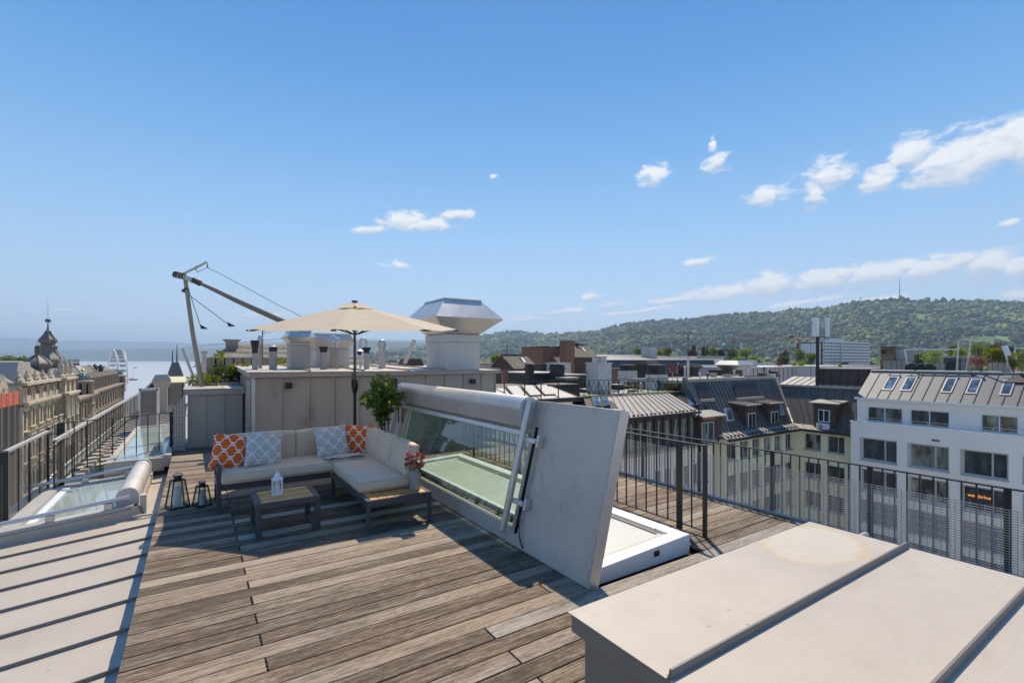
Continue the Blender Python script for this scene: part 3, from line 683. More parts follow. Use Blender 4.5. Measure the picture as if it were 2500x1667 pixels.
MB().box(2.62, 2.80, 2.95, 7.70, -.9, -.88).build('stair_floor', m_under, t)
# ornate ironwork seen in the gap under the glass
t = thing('stair_balustrade', 'ornate black iron balustrade in the dark gap under the hatch glazing', 'balustrade', (2.78, 5.5, -.3))
MB().box(2.855, 2.865, 4.0, 7.4, .015, .035).build('rail', m_black, t); MB().box(2.855, 2.865, 4.0, 7.4, -.22, -.2).build('rail', m_black, t)
for i in range(14):
    y0 = 4.12 + i * .24
    pth = [(2.86, y0 + .085 * math.cos(a * .7) * (1 - a * .045), -.09 + .09 * math.sin(a * .7) * (1 - a * .045)) for a in range(0, 15)]
    MB().tube(pth, .007, 5).build('scroll', m_black, t)
    MB().bar((2.86, y0 + .12, -.21), (2.86, y0 + .12, .02), .012).build('baluster', m_black, t)
MB().box(2.918, 2.926, 3.9, 7.5, -.5, .06).build('backing_curtain', M('patterned_curtain', (.30, .22, .15), .9, 0, .5, 9, 30), t)
# ================================================================ furniture
def cushion(mb_name, mat, parent, c, size, rot=None, puff=.012, bev=.022):
    """soft box cushion: rounded box with crowned faces"""
    sx, sy, sz = size; bm = bmesh.new(); bmesh.ops.create_cube(bm, size=1)
    for v in bm.verts: v.co = Vector((v.co.x * sx, v.co.y * sy, v.co.z * sz))
    bmesh.ops.subdivide_edges(bm, edges=bm.edges, cuts=5, use_grid_fill=True)
    for v in bm.verts:
        u = [2 * v.co.x / sx, 2 * v.co.y / sy, 2 * v.co.z / sz]
        for i, s in enumerate(size):
            if abs(u[i]) > .99:
                o = [j for j in range(3) if j != i]
                v.co[i] += math.copysign(puff * (1 - u[o[0]] ** 4) * (1 - u[o[1]] ** 4), u[i])
    nb = mnoise
    for v in bm.verts: v.co += Vector((0, 0, .004 * mnoise.noise(v.co * 6 + Vector(c))))
    bmesh.ops.bevel(bm, geom=[e for e in bm.edges if len(e.link_faces) == 2 and e.calc_face_angle(0) > 1.0], offset=bev, segments=3, affect='EDGES', profile=.6)
    me = bpy.data.meshes.new(mb_name); bm.to_mesh(me); bm.free(); me.materials.append(mat); me.shade_smooth()
    o = bpy.data.objects.new(mb_name, me); COL.objects.link(o)
    if parent: o.parent = parent; o.location = Vector(c) - BASE[parent.name]
    else: o.location = c
    if rot: o.rotation_euler = rot
    for zz in (1, -1):
        a_, b_, z_ = sx / 2 - .004, sy / 2 - .004, zz * (sz / 2 - .012)
        loop = [(-a_ + .03, -b_, z_), (a_ - .03, -b_, z_), (a_, -b_ + .03, z_), (a_, b_ - .03, z_), (a_ - .03, b_, z_), (-a_ + .03, b_, z_), (-a_, b_ - .03, z_), (-a_, -b_ + .03, z_), (-a_ + .03, -b_, z_)]
        MB().tube(loop, .0065, 6, False).build('piping', mat, o, local=True, smooth='all')
    return o
sofa = thing('corner_sofa', 'taupe corner sofa with anthracite frame and slatted wooden end shelf', 'sofa', (1.2, 6.3, 0))
def F(n, *c): return MB().box(*c).build(n, m_anth, sofa, bevel=.004, seg=1)
SX0, SX1, SYF, SYB = .2, 2.2, 6.55, 7.30
F('front_rail', .251, 1.479, SYF, SYF + .045, .265, .345); F('rear_rail', .25, SX1, SYB - .045, SYB, .265, .345)
F('arm_post', SX0, SX0 + .05, SYF, SYF + .06, 0, .533); F('arm_post', SX0, SX0 + .05, SYB - .06, SYB, 0, .62)
F('arm_rest', SX0, SX0 + .05, SYF + .061, SYB - .061, .483, .533); F('side_rail', SX0, SX0 + .05, SYF + .061, SYB - .061, .265, .345)
F('back_rail', .251, SX1 - .051, SYB - .04, SYB - .004, .57, .62)
F('corner_post', SX1 - .05, SX1, SYB - .06, SYB, 0, .62)
F('leg', 1.485, 1.53, SYF, SYF + .045, 0, .265)
CY = 4.98
F('chaise_front_rail', 1.48, SX1, CY, CY + .045, .262, .335); F('chaise_left_rail', 1.48, 1.525, CY + .046, SYF - .001, .262, .335); F('chaise_right_rail', SX1 - .045, SX1, CY + .046, SYB - .061, .262, .335)
F('leg', 1.48, 1.52, CY, CY + .04, 0, .261); F('leg', SX1 - .04, SX1, CY, CY + .04, 0, .261)
F('foot_bar', 1.521, SX1 - .041, CY + .002, CY + .03, .0, .018)
F('side_back_post', SX1 - .045, SX1, 5.28, 5.325, .336, .60); F('side_back_rail', SX1 - .04, SX1 - .004, 5.326, SYB - .061, .56, .60)
for i in range(7):
    x = 1.533 + i * .0895
    MB().box(x, x + .083, CY + .046, 5.34, .315, .333).build('shelf_slat', m_teak, sofa, bevel=.002, seg=1)
for i in range(12): F('seat_slat', .30 + i * .15, .36 + i * .15, SYF + .046, SYB - .046, .325, .34)
cushion('seat_cushion', m_cush, sofa, (1.145, 6.83, .412), (1.79, .66, .13))
cushion('seat_cushion', m_cush, sofa, (1.775, 5.90, .402), (.565, 1.225, .13))
cushion('back_cushion', m_cush, sofa, (.70, 7.19, .645), (.88, .14, .36), (R(9), 0, 0), .016, .026)
cushion('back_cushion', m_cush, sofa, (1.585, 7.19, .645), (.87, .14, .36), (R(9), 0, 0), .016, .026)
for i, yy in enumerate((5.58, 6.16, 6.72)):
    cushion('back_cushion', m_cush, sofa, (2.10, yy, .635), (.14, .56, .36), (0, R(8), 0), .016, .026)

def pillow(label, mat, c, s, rot, group=None):
    n = 14; v = []; f = []
    for sd in (1, -1):
        for i in range(n + 1):
            for j in range(n + 1):
                u, w = 2 * i / n - 1, 2 * j / n - 1
                pin = 1 - .07 * (u * u * (1 - w * w) * 0 + (1 - u * u) * w * w * 0)
                sag = 1 - .075 * ((1 - w ** 2) * abs(u) ** 3 + 0)
                sag2 = 1 - .075 * ((1 - u ** 2) * abs(w) ** 3)
                th = .085 * (max(0, 1 - abs(u) ** 2.6) * max(0, 1 - abs(w) ** 2.6)) ** .55
                v.append((u * s / 2 * sag, -sd * th, w * s / 2 * sag2 + .006 * math.sin(5 * u + 3 * w)))
    k = (n + 1) ** 2
    for b in (0, k):
        for i in range(n):
            for j in range(n): f.append((b + i*(n+1)+j, b + (i+1)*(n+1)+j, b + (i+1)*(n+1)+j+1, b + i*(n+1)+j+1))
    m = MB(); m.v = v; m.f = f
    o = m.build('cushion', mat, smooth='all'); o.location = c; o.rotation_euler = rot
    return tag(o, label, 'cushion', 'scatter cushions on the sofa')
pillow('orange trellis cushion against the sofa arm nearest the black lanterns', m_pil_o, at(566, 1103, Y=6.93), .46, (R(-20), R(8), R(-8)))
pillow('grey-beige trellis cushion leaning beside the leftmost orange cushion', m_pil_b, at(645, 1096, Y=6.80), .45, (R(-24), R(9), R(8)))
pillow('grey-beige trellis cushion at the sofa corner with the throw in front', m_pil_b, at(810, 1078, Y=6.88), .44, (R(-18), R(-3), R(4)))
pillow('orange trellis cushion tucked in the inner corner of the sofa', m_pil_o, at(877, 1073, Y=6.98), .44, (R(-16), R(2), R(-22)))
# throw
t = thing('throw_blanket', 'cream woven throw with fringe folded on the sofa seat', 'blanket', (1.66, 6.62, .48))
m = MB(); n = 16
P0, P1 = at(785, 1128, Z=.492), at(893, 1112, Z=.492)
for layer in range(2):
    o = len(m.v)
    for i in range(n + 1):
        for j in range(9):
            u, w = i / n, j / 8
            x = 1.42 + u * .50 + .02 * math.sin(7 * w); y = 6.50 + w * .26 + .03 * math.sin(5 * u) + u * .07
            z = .492 + .012 * layer + .008 * math.sin(9 * u + 3 * w + layer) + (.01 if 0 < i < n else -.002)
            m.v.append((x, y, z))
    for i in range(n):
        for j in range(8): m.f.append((o + i*9+j, o + (i+1)*9+j, o + (i+1)*9+j+1, o + i*9+j+1))
m.build('woven_cloth', m_throw, t, smooth='all')
m = MB()
for i in range(34):
    u = i / 33
    x = 1.42 + u * .50; y = 6.50 + .03 * math.sin(5 * u) + u * .07
    m.tube([(x, y, .50), (x + random.uniform(-.01, .01), y - .03, .492), (x + random.uniform(-.015, .015), y - .055, .486)], .0035, 4)
tag(m.build('fringe', m_throw, t), kind='stuff')
# coffee table
t = thing('coffee_table', 'low square coffee table with teak slats and anthracite frame', 'table', (.8, 5.7, 0))
def F2(n, *c): return MB().box(*c).build(n, m_anth, t, bevel=.004, seg=1)
x0, x1, y0, y1, zt = .50, 1.11, 5.40, 5.99, .356
for sx in (x0, x1 - .055):
    for yy in (y0, y1 - .045): F2('leg', sx, sx + .055, yy, yy + .045, 0, zt - .061)
    F2('foot_bar', sx + .002, sx + .053, y0 + .046, y1 - .046, 0, .022)
F2('front_rail', x0, x1, y0, y0 + .045, zt - .06, zt); F2('rear_rail', x0, x1, y1 - .045, y1, zt - .06, zt)
F2('side_rail', x0, x0 + .055, y0 + .046, y1 - .046, zt - .06, zt); F2('side_rail', x1 - .055, x1, y0 + .046, y1 - .046, zt - .06, zt)
for i in range(7):
    yy = y0 + .048 + i * .0708
    MB().box(x0 + .056, x1 - .056, yy, yy + .066, zt - .024, zt - .004).build('slat', m_teak, t, bevel=.002, seg=1)
# white lantern
LX, LY, LZ = .735, 5.73, .353
t = thing('lantern', 'small white hexagonal metal lantern on the coffee table', 'lantern', (LX, LY, LZ))
MB().lathe([(.064, 0), (.064, .014), (.056, .02)], 6, (LX, LY, LZ), .3).build('base', m_white, t)
for k in range(6):
    a = .3 + k * math.pi / 3; p = (LX + .054 * math.cos(a), LY + .054 * math.sin(a), 0)
    MB().bar((p[0], p[1], LZ + .02), (p[0], p[1], LZ + .155), .011).build('corner_bar', m_white, t)
    b = a + math.pi / 3; q = (LX + .054 * math.cos(b), LY + .054 * math.sin(b), 0)
    for zz in (.045, .135): MB().bar((p[0], p[1], LZ + zz), (q[0], q[1], LZ + zz), .005).build('glazing_bar', m_white, t)
    mid = ((p[0] + q[0]) / 2, (p[1] + q[1]) / 2); MB().bar((*mid, LZ + .02), (*mid, LZ + .155), .004).build('glazing_bar', m_white, t)
MB().lathe([(.062, .155), (.064, .165), (.030, .190), (.030, .192)], 6, (LX, LY, LZ), .3).build('roof', m_white, t)
MB().lathe([(.026, .192), (.028, .205), (.022, .225), (.006, .235)], 12, (LX, LY, LZ)).build('chimney', m_white, t, smooth=True)
MB().tube([(LX - .012, LY, LZ + .234), (LX - .012, LY, LZ + .25), (LX, LY, LZ + .258), (LX + .012, LY, LZ + .25), (LX + .012, LY, LZ + .234)], .003, 6).build('ring', m_white, t)
MB().lathe([(.024, .02), (.024, .10)], 14, (LX, LY, LZ)).build('candle', m_candle, t, smooth=True)
# black lanterns
def blk_lantern(label, x, y, h, wb, wt, rot):
    t = thing('lantern', label, 'lantern', (x, y, 0))
    def corner(k, w, z): a = rot + R(45) + k * R(90); return (x + w * .7071 * math.cos(a), y + w * .7071 * math.sin(a), z)
    hb = h * .80
    for k in range(4):
        MB().bar(corner(k, wb, .012), corner(k, wt, hb), .016).build('corner_bar', m_black, t)
        MB().bar(corner(k, wb, .012), corner(k + 1, wb, .012), .016, .02).build('bottom_bar', m_black, t)
        MB().bar(corner(k, wt, hb), corner(k + 1, wt, hb), .014, .014).build('top_bar', m_black, t)
        a, b, c, d = [Vector(q) for q in (corner(k, wb * .97, .02), corner(k + 1, wb * .97, .02), corner(k + 1, wt * .97, hb), corner(k, wt * .97, hb))]
        MB().slab(a, b, c, d, .002).build('pane', m_glass, t)
    MB().box(x - wb * .4, x + wb * .4, y - wb * .4, y + wb * .4, .004, .012).build('floor_plate', m_black, t)
    MB().lathe([(wt * .36, hb), (wt * .36, hb + h * .10), (wt * .46, hb + h * .11), (wt * .46, hb + h * .125)], 16, (x, y, 0)).build('chimney', m_black, t, smooth=True)
    MB().tube([(x + wt * .42 * math.cos(q), y + wt * .42 * math.sin(q), hb + h * .15 + .01 * math.sin(q)) for q in np.linspace(0, 6.283, 15)], .005, 6).build('ring_handle', m_black, t, smooth=True)
    MB().lathe([(wb * .22, .014), (wb * .22, hb * .78)], 18, (x, y, 0)).build('candle', m_candle, t, smooth=True)
blk_lantern('taller black lantern with a thick white candle standing on the deck', -.185, 7.15, .42, .20, .115, R(18))
blk_lantern('smaller black lantern with a white candle nearer to the sofa', .065, 7.08, .305, .155, .09, R(22))
# vase and flowers
VX, VY, VZ = 2.07, 5.15, .333
tag(MB().lathe([(.052, 0), (.060, .008), (.062, .10), (.061, .17), (.052, .195), (.040, .205), (.040, .222), (.044, .226), (.036, .226), (.034, .20)], 28, (VX, VY, VZ)).build('vase', m_ceramic, smooth=True), 'grey stoneware vase on the slatted end shelf of the sofa', 'vase')
t = thing('bouquet', 'pink and coral flower bouquet in the stoneware vase', 'flowers', (VX, VY, VZ + .22))
rf = random.Random(3)
heads = [(0, -.03, .31), (.06, -.03, .335), (-.07, -.01, .30), (.03, .02, .38), (-.03, .02, .365), (.09, .02, .30), (-.085, .03, .345), (.05, -.07, .275), (-.03, -.07, .29), (.0, .06, .33), (.075, -.05, .36), (-.06, .06, .39), (.02, -.04, .40)]
for i, (a, b, c) in enumerate(heads):
    p = Vector((VX + a, VY + b, VZ + c)); r0 = rf.uniform(.028, .040); m = MB()
    for ring, (cnt, rr, up) in enumerate(((7, 1., .15), (6, .72, .5), (4, .4, .85))):
        for k in range(cnt):
            q = 6.283 * k / cnt + ring * .4 + i; d = Vector((math.cos(q), math.sin(q), 0)); sd = Vector((-d.y, d.x, 0)); base = p + Vector((0, 0, -.012))
            tip = p + d * r0 * rr + Vector((0, 0, r0 * up)); w = r0 * .52 * (1.2 - .3 * ring)
            mid = base.lerp(tip, .6) + d * r0 * .12
            m.add([base, mid + sd * w, tip + sd * w * .5, tip - sd * w * .5, mid - sd * w], [(0, 1, 2, 3, 4)])
    m.build('flower_head', (m_pink, m_pink2, m_rose, m_pink)[i % 4], t)
    MB().tube([(VX + a * .1, VY + b * .1, VZ + .15), (VX + a * .5, VY + b * .5, VZ + .24), p], .003, 5).build('stem', m_stem, t)
m = MB()
def leaves(m, cpts, n, size, rnd, squash=.9):
    """little folded leaf blades scattered in ellipsoids (centre, radii)"""
    for k in range(n):
        c, r = cpts[rnd.randrange(len(cpts))]
        d = Vector((rnd.gauss(0, 1), rnd.gauss(0, 1), rnd.gauss(0, 1))); d.normalize(); q = rnd.random() ** .45
        p = Vector((c[0] + d.x * r[0] * q, c[1] + d.y * r[1] * q, c[2] + d.z * r[2] * q))
        ax = (d + Vector((rnd.uniform(-.8, .8), rnd.uniform(-.8, .8), rnd.uniform(-.6, .8)))).normalized()
        sd = ax.cross(Vector((rnd.uniform(-1, 1), rnd.uniform(-1, 1), rnd.uniform(-.3, 1)))).normalized(); nr = sd.cross(ax)
        L = size * rnd.uniform(.7, 1.25); w = L * .26
        m.add([p, p + ax * L * .45 + sd * w + nr * w * .3, p + ax * L, p + ax * L * .45 - sd * w + nr * w * .3], [(0, 1, 2), (0, 2, 3)])
    return m
leaves(m, [((VX, VY, VZ + .27), (.09, .09, .07))], 46, .045, rf)
tag(m.build('leaves', m_leaf_d, t), kind='stuff')
# parasol
UX, UY = 2.08, 7.65
ZR, ZT, UR = 2.274, 2.645, 1.585
t = thing('parasol', 'large sand-coloured octagonal parasol with black pole behind the sofa', 'parasol', (UX, UY, 0))
A0 = R(20.3)
TL = Matrix.Translation((UX, UY, ZT)) @ Matrix.Rotation(R(3.4), 4, Vector((cs, -sn, 0))) @ Matrix.Translation((-UX, -UY, -ZT))
def tilt(m):
    m.v = [tuple(TL @ Vector(p)) for p in m.v]; return m
m = MB(); ns, nr = 6, 7
for k in range(8):
    o = len(m.v)
    a, b = A0 + k * R(45), A0 + (k + 1) * R(45)
    for i in range(nr + 1):
        q = .12 + .88 * i / nr
        for j in range(ns + 1):
            w = j / ns
            pa = Vector((math.cos(a), math.sin(a), 0)) * UR * q; pb = Vector((math.cos(b), math.sin(b), 0)) * UR * q
            p = pa.lerp(pb, w)
            sg = math.sin(math.pi * w)
            z = ZT - (ZT - ZR) * (q ** 1.12) - .035 * sg * q * (1.0 - .3 * q)
            if i == nr: p *= 1 - .012 * sg
            m.v.append((UX + p.x, UY + p.y, z))
    for i in range(nr):
        for j in range(ns): m.f.append((o + i*(ns+1)+j, o + (i+1)*(ns+1)+j, o + (i+1)*(ns+1)+j+1, o + i*(ns+1)+j+1))
cn = tilt(m).build('canopy', m_canopy, t, smooth=True)
for k in range(8):
    a = A0 + k * R(45); d = Vector((math.cos(a), math.sin(a), 0))
    tilt(MB().bar((UX + d.x * .05, UY + d.y * .05, ZT - .06), (UX + d.x * (UR - .02), UY + d.y * (UR - .02), ZR - .018), .014, .018)).build('rib', m_black, t)
    tilt(MB().bar((UX + d.x * .03, UY + d.y * .03, ZT - .45), (UX + d.x * .72, UY + d.y * .72, ZT - .215), .010, .014)).build('strut', m_black, t)
    e_ = Vector((UX + d.x * (UR - .015), UY + d.y * (UR - .015), ZR - .008)); tilt(MB().box(e_.x - .03, e_.x + .03, e_.y - .02, e_.y + .02, e_.z - .02, e_.z + .004)).build('rib_pocket', m_anth, t)
m = MB(); o = 0
for k in range(40):
    a = A0 + k * R(9); rr = .27 + .012 * math.cos((a - A0) * 8)
    m.v += [(UX + .03 * math.cos(a), UY + .03 * math.sin(a), ZT + .045), (UX + rr * math.cos(a), UY + rr * math.sin(a), ZT - .035 + .022 * abs(math.sin((a - A0) * 4)))]
m.f = [(2*k, 2*k+1, 2*((k+1) % 40)+1, 2*((k+1) % 40)) for k in range(40)]
tilt(m).build('vent_cap', m_canopy, t, smooth=True)
MB().lathe([(.045, ZT + .055), (.05, ZT + .065), (.04, ZT + .08), (.01, ZT + .085)], 14, (UX, UY, 0)).build('finial', m_anth, t, smooth=True)
MB().lathe([(.02, .0), (.02, ZT + .05)], 14, (UX, UY, 0)).build('pole', m_anth, t, smooth=True)
MB().lathe([(.024, .30), (.024, 1.28)], 14, (UX, UY, 0)).build('lower_pole', m_black, t, smooth=True)
MB().lathe([(.026, 1.26), (.052, 1.36), (.056, 1.46), (.030, 1.50)], 14, (UX, UY, 0)).build('crank_housing', m_black, t, smooth=True)
MB().tube([(UX - .05, UY - .03, 1.40), (UX - .055, UY - .05, 1.52), (UX - .05, UY - .05, 1.60)], .008, 6).build('crank_handle', m_black, t)
MB().lathe([(.24, .0), (.24, .05), (.05, .09), (.035, .36)], 20, (UX, UY, 0)).build('base', m_black, t, smooth=True)
# lemon tree
TX, TY = 2.40, 7.32
t = thing('lemon_tree', 'potted lemon tree with yellow fruit beside the parasol pole', 'tree', (TX, TY, 0))
MB().lathe([(.13, 0), (.17, .26), (.19, .27), (.19, .31), (.165, .31), (.16, .27)], 22, (TX, TY, 0)).build('pot', m_terra, t, smooth=True)
MB().lathe([(.16, .27), (.02, .275)], 18, (TX, TY, 0)).build('soil', m_bark, t)
MB().tube([(TX, TY, .25), (TX + .01, TY, .6), (TX - .005, TY + .01, .9), (TX + .01, TY, 1.15)], [.022, .018, .015, .008], 8).build('trunk', m_bark, t, smooth=True)
m = MB()
for k in range(9):
    a = k * 2.4; m.tube([(TX, TY, .85 + .03 * k), (TX + .12 * math.cos(a), TY + .12 * math.sin(a), 1.0 + .03 * k), (TX + .24 * math.cos(a), TY + .24 * math.sin(a), 1.1 + .035 * k)], [.007, .005, .002], 5)
m.build('branches', m_bark, t)
rl = random.Random(8); m = MB()
leaves(m, [((TX, TY, 1.26), (.26, .26, .20)), ((TX + .03, TY - .03, 1.37), (.17, .2, .17)), ((TX - .14, TY - .05, 1.22), (.17, .17, .12)), ((TX + .16, TY, 1.27), (.16, .17, .16)), ((TX - .02, TY, 1.08), (.16, .16, .15)), ((TX + .10, TY - .05, 1.10), (.16, .14, .1)), ((TX + .02, TY, .92), (.07, .07, .12))], 820, .085, rl)
tag(m.build('foliage', m_leaf, t), kind='stuff')
for px, py in ((892, 974), (886, 979), (951, 981), (943, 938)):
    p = at(px, py, D=7.15); MB().ball(p, .021, 10, (1, 1, 1.2)).build('lemon', m_lemon, t, smooth='all')
# black plant stand
t = thing('metal_stand', 'thin black metal stand frame behind the lemon tree', 'stand', (2.62, 7.45, 0))
for xx, yy in ((2.55, 7.45), (2.78, 7.45), (2.55, 7.62), (2.78, 7.62)): MB().bar((xx, yy, 0), (xx, yy, 1.08), .014).build('leg', m_black, t)
MB().box(2.54, 2.79, 7.44, 7.63, 1.08, 1.095).build('top', m_black, t)
# ================================================================ zinc-clad plant room and what stands on it
SY = 10.2
t = thing('plant_room', 'long grey zinc-clad plant room with vertical seams behind the sofa', 'plant room', (3.5, 12, 0))
SXa, SXb = .90, 6.22
MB().box(SXa + .03, SXb - .03, SY + .03, 13.8, -.05, 1.46).build('wall_core', m_zinc, t)
cols = [fx(p, SY) for p in (618, 693, 760, 821, 880, 937, 989, 1040, 1086, 1132, 1175, 1209)]
for a, b in zip(cols, cols[1:]):
    MB().box(a + .014, b - .014, SY, SY + .028, -.03, 1.455).build('wall_panel', m_zinc, t)
    MB().box(b - .011, b + .011, SY - .022, SY + .03, -.03, 1.455).build('wall_seam', m_zinc, t)
for i in range(9):
    a = SY + .05 + i * .40
    MB().box(SXa + .002, SXa + .028, a, a + .37, -.03, 1.455).build('side_panel', m_zinc, t)
    MB().box(SXa - .02, SXa + .03, a + .372, a + .394, -.03, 1.455).build('wall_seam', m_zinc, t)
MB().box(SXa - .03, SXa + .03, SY - .03, SY + .03, -.03, 1.456).build('corner_strip', m_galv, t)
MB().hexa([(SXa - .08, SY - .09, 1.465), (SXb + .06, SY - .09, 1.465), (SXb + .06, 14, 1.56), (SXa - .08, 14, 1.56), (SXa - .08, SY - .09, 1.565), (SXb + .06, SY - .09, 1.54), (SXb + .06, 14, 1.63), (SXa - .08, 14, 1.645)]).build('roof_slab', m_zinc, t)
def srz(x, y): return 1.565 - .025 * (x - SXa) / (SXb - SXa) + .08 * (y - SY) / 3.8
rx = [SXa - .10, 1.9, 2.95, 3.95, 4.85, SXb + .08]
for a, b in zip(rx, rx[1:]):
    MB().hexa([(x, y, srz(x, y) + z) for z in (.002, .008) for x, y in ((a, SY - .11), (b - .02, SY - .11), (b - .02, 14.02), (a, 14.02))]).build('roof_sheet', m_sheet, t)
    MB().hexa([(x, y, srz(x, y) + z) for z in (.0, .045) for x, y in ((b - .02, SY - .10), (b, SY - .10), (b, 14), (b - .02, 14))]).build('roof_seam', m_zinc, t)
for px, py, nm in ((705, 941, 'left end'), (962, 930, 'above the lemon tree'), (1155, 931, 'right end')):
    p = at(px, py, Y=SY - .07)
    w = thing('wall_lamp', f'small black cube wall lamp on the plant room wall, {nm}', 'wall lamp', p, 'cube wall lamps')
    MB().box(p.x - .06, p.x + .06, SY - .12, SY - .018, p.z - .055, p.z + .055).build('housing', m_black, w, bevel=.006, seg=1)
    MB().box(p.x - .045, p.x + .045, SY - .018, SY - .001, p.z - .045, p.z + .045).build('wall_plate', m_black, w)
# low box to the left, with zigzag louvre strip
t = thing('service_box', 'low zinc service box with beige lid at the left end of the plant room', 'roof housing', (.35, 12.2, 0))
MB().box(-.14, .84, 11.78, 12.9, -.05, 1.08).build('wall', m_zinc, t)
for x in (.18, .50): MB().box(x - .01, x + .01, 11.76, 11.79, -.03, 1.08).build('wall_seam', m_zinc, t)
MB().box(-.19, .88, 11.72, 12.95, 1.085, 1.19).build('fascia', m_zinc, t)
MB().box(-.21, .50, 11.70, 12.97, 1.191, 1.205).build('lid_sheet', m_sheet, t); MB().box(.51, .86, 11.70, 12.97, 1.191, 1.203).build('lid_sheet', m_galv_dull, t)
t = thing('louvre_strip', 'narrow vertical metal louvre strip at the plant room corner', 'louvre', (.86, 10.6, 0))
for i in range(46): MB().hexa([(.80,10.28,.0+i*.031),(.86,10.28,.0+i*.031),(.86,10.40,.0+i*.031),(.80,10.40,.0+i*.031),(.78,10.28,.018+i*.031),(.86,10.28,.018+i*.031),(.86,10.40,.018+i*.031),(.78,10.40,.018+i*.031)]).build('louvre_blade', m_galv, t)
t = thing('ladder_screen', 'dotted perforated metal screen beside the low service box', 'screen', (-.2, 11.6, 0))
a, b = at(424, 1105, Y=11.9), at(455, 1105, Y=11.9)
MB().prism([(a.x, .0), (b.x - .01, .0), (b.x - .01, 1.15), (a.x + .12, 1.0), (a.x, .85)], 'y', 11.6, 11.63).build('panel', m_dots, t)
for z in (.1, .3, .5, .7): MB().bar((a.x - .02, 11.58, z), (b.x, 11.58, z), .012).build('rung', m_zinc_pale, t)

# ---- vents, flues and cowls standing on the plant room
def place(px, pyb, Y):
    p = at(px, pyb, Y=Y); return p
def zat(px, py, Y): return at(px, py, Y=Y).z
def wpx(px0, px1, Y): return fx(px1, Y) - fx(px0, Y)
def flue(label, px0, px1, pyt, Y, cap, mat=m_zinc, capw=1.5, name='vent_pipe', cap_py=None):
    c = (px0 + px1) / 2; x = fx(c, Y); r = wpx(px0, px1, Y) / 2 * .93; zb = srz(x, Y); zt = zat(c, pyt, Y)
    t = thing(name, label, 'vent pipe', (x, Y, zb), 'vents on the plant room roof')
    if cap == 'black':
        zc = zat(c, cap_py, Y); MB().lathe([(r, zb), (r, zc)], 18, (x, Y, 0)).build('pipe', mat, t, smooth=True)
        MB().lathe([(r * .98, zc), (r * 1.04, zc + .002), (r * 1.04, zc + .10), (r * capw, zt - .06), (r * capw, zt), (r * .9, zt)], 18, (x, Y, 0)).build('cap', m_black, t, smooth=True)
    elif cap == 'collar':
        zc = zat(c, cap_py, Y); MB().lathe([(r, zb), (r, zc)], 18, (x, Y, 0)).build('pipe', mat, t, smooth=True)
        MB().lathe([(r * 1.06, zc), (r * 1.06, zc + .09), (r * .9, zc + .09)], 18, (x, Y, 0)).build('collar', m_black, t, smooth=True)
        MB().lathe([(r * .85, zc + .09), (r * .85, zt), (r * .3, zt + .02)], 18, (x, Y, 0)).build('top', m_galv, t, smooth=True)
    else:
        zc = zat(c, cap_py, Y); MB().lathe([(r, zb), (r, zc)], 18, (x, Y, 0)).build('pipe', mat, t, smooth=True)
        h = zt - zc
        pr = [(r * .9, zc), (r * 1.0, zc + h * .1), (r * 1.6, zc + h * .5), (r * 1.55, zc + h * .6), (r * .85, zt), (r * .1, zt + .01)] if cap == 'cone' else [(r * .85, zc), (r * .9, zc + h * .25), (r * 1.25, zc + h * .5), (r * 1.3, zc + h * .72), (r * .9, zt - h * .08), (r * .1, zt)]
        MB().lathe(pr, 16, (x, Y, 0)).build('cowl', m_galv, t, smooth=True)
    return t
flue('slim vent pipe with flared black cap at the left end of the plant room roof', 614.6, 630, 831, 11.2, 'black', cap_py=862)
flue('vent pipe with conical steel cowl just behind the leftmost black-capped pipe', 630, 641, 819, 12.0, 'cone', cap_py=842)
flue('short vent pipe with black collar second from the left on the roof', 656, 677, 845, 11.3, 'collar', cap_py=858)
flue('vent pipe with flared black cap in front of the wide cowled shaft', 781, 799, 846, 11.2, 'black', cap_py=860, capw=1.25)
flue('taller of two adjoining steel pipes with conical cowls', 806, 820, 819, 11.9, 'cone', cap_py=847)
flue('shorter front pipe of two with conical steel cowls', 816, 829, 825, 11.4, 'cone', cap_py=848)
flue('vent pipe with flared black cap right of the parasol pole', 888, 902, 848, 11.2, 'black', mat=m_zinc_pale, cap_py=862, capw=1.55)
flue('vent pipe with onion-shaped steel cowl near the big square cowl', 924, 941, 828, 11.6, 'onion', cap_py=861, mat=m_galv_dull)
def shaft(label, px0, px1, pyt, cap0, cap1, pyw, pyc, Y, dep, mat=m_zinc, capm=m_galv, pyrim=None):
    x0, x1 = fx(px0, Y), fx(px1, Y); cx = (x0 + x1) / 2; w = x1 - x0; zb = srz(cx, Y) - .02; c = (px0 + px1) / 2
    zt, zw, zc = zat(c, pyt, Y), zat(c, pyw, Y), zat(c, pyc, Y); W = wpx(cap0, cap1, Y); cy = Y + dep / 2; D = dep + (W - w)
    t = thing('chimney_shaft', label, 'chimney', (cx, cy, zb))
    MB().box(x0, x1, Y, Y + dep, zb, zt).build('shaft', mat, t, bevel=.006, seg=1)
    if pyrim:
        zr = zat(c, pyrim, Y); MB().box(x0 - .015, x1 + .015, Y - .015, Y + dep + .015, zt + .002, zr).build('rim_band', mat, t); zt = zr
    MB().box(x0 - .02, x1 + .02, Y - .02, Y + dep + .02, zt + .002, zt + .03).build('flange', m_galv_dull, t)
    MB().frustum(cx, cy, w * .96, dep * .96, zt + .032, W, D, zw).build('lower_hood', capm, t)
    MB().frustum(cx, cy, W, D, zw + .002, w * 1.05, dep * 1.05, zc).build('upper_hood', capm, t)
    MB().box(cx - w * .54, cx + w * .54, cy - dep * .54, cy + dep * .54, zc + .002, zc + .03).build('lid', m_galv, t)
    return t
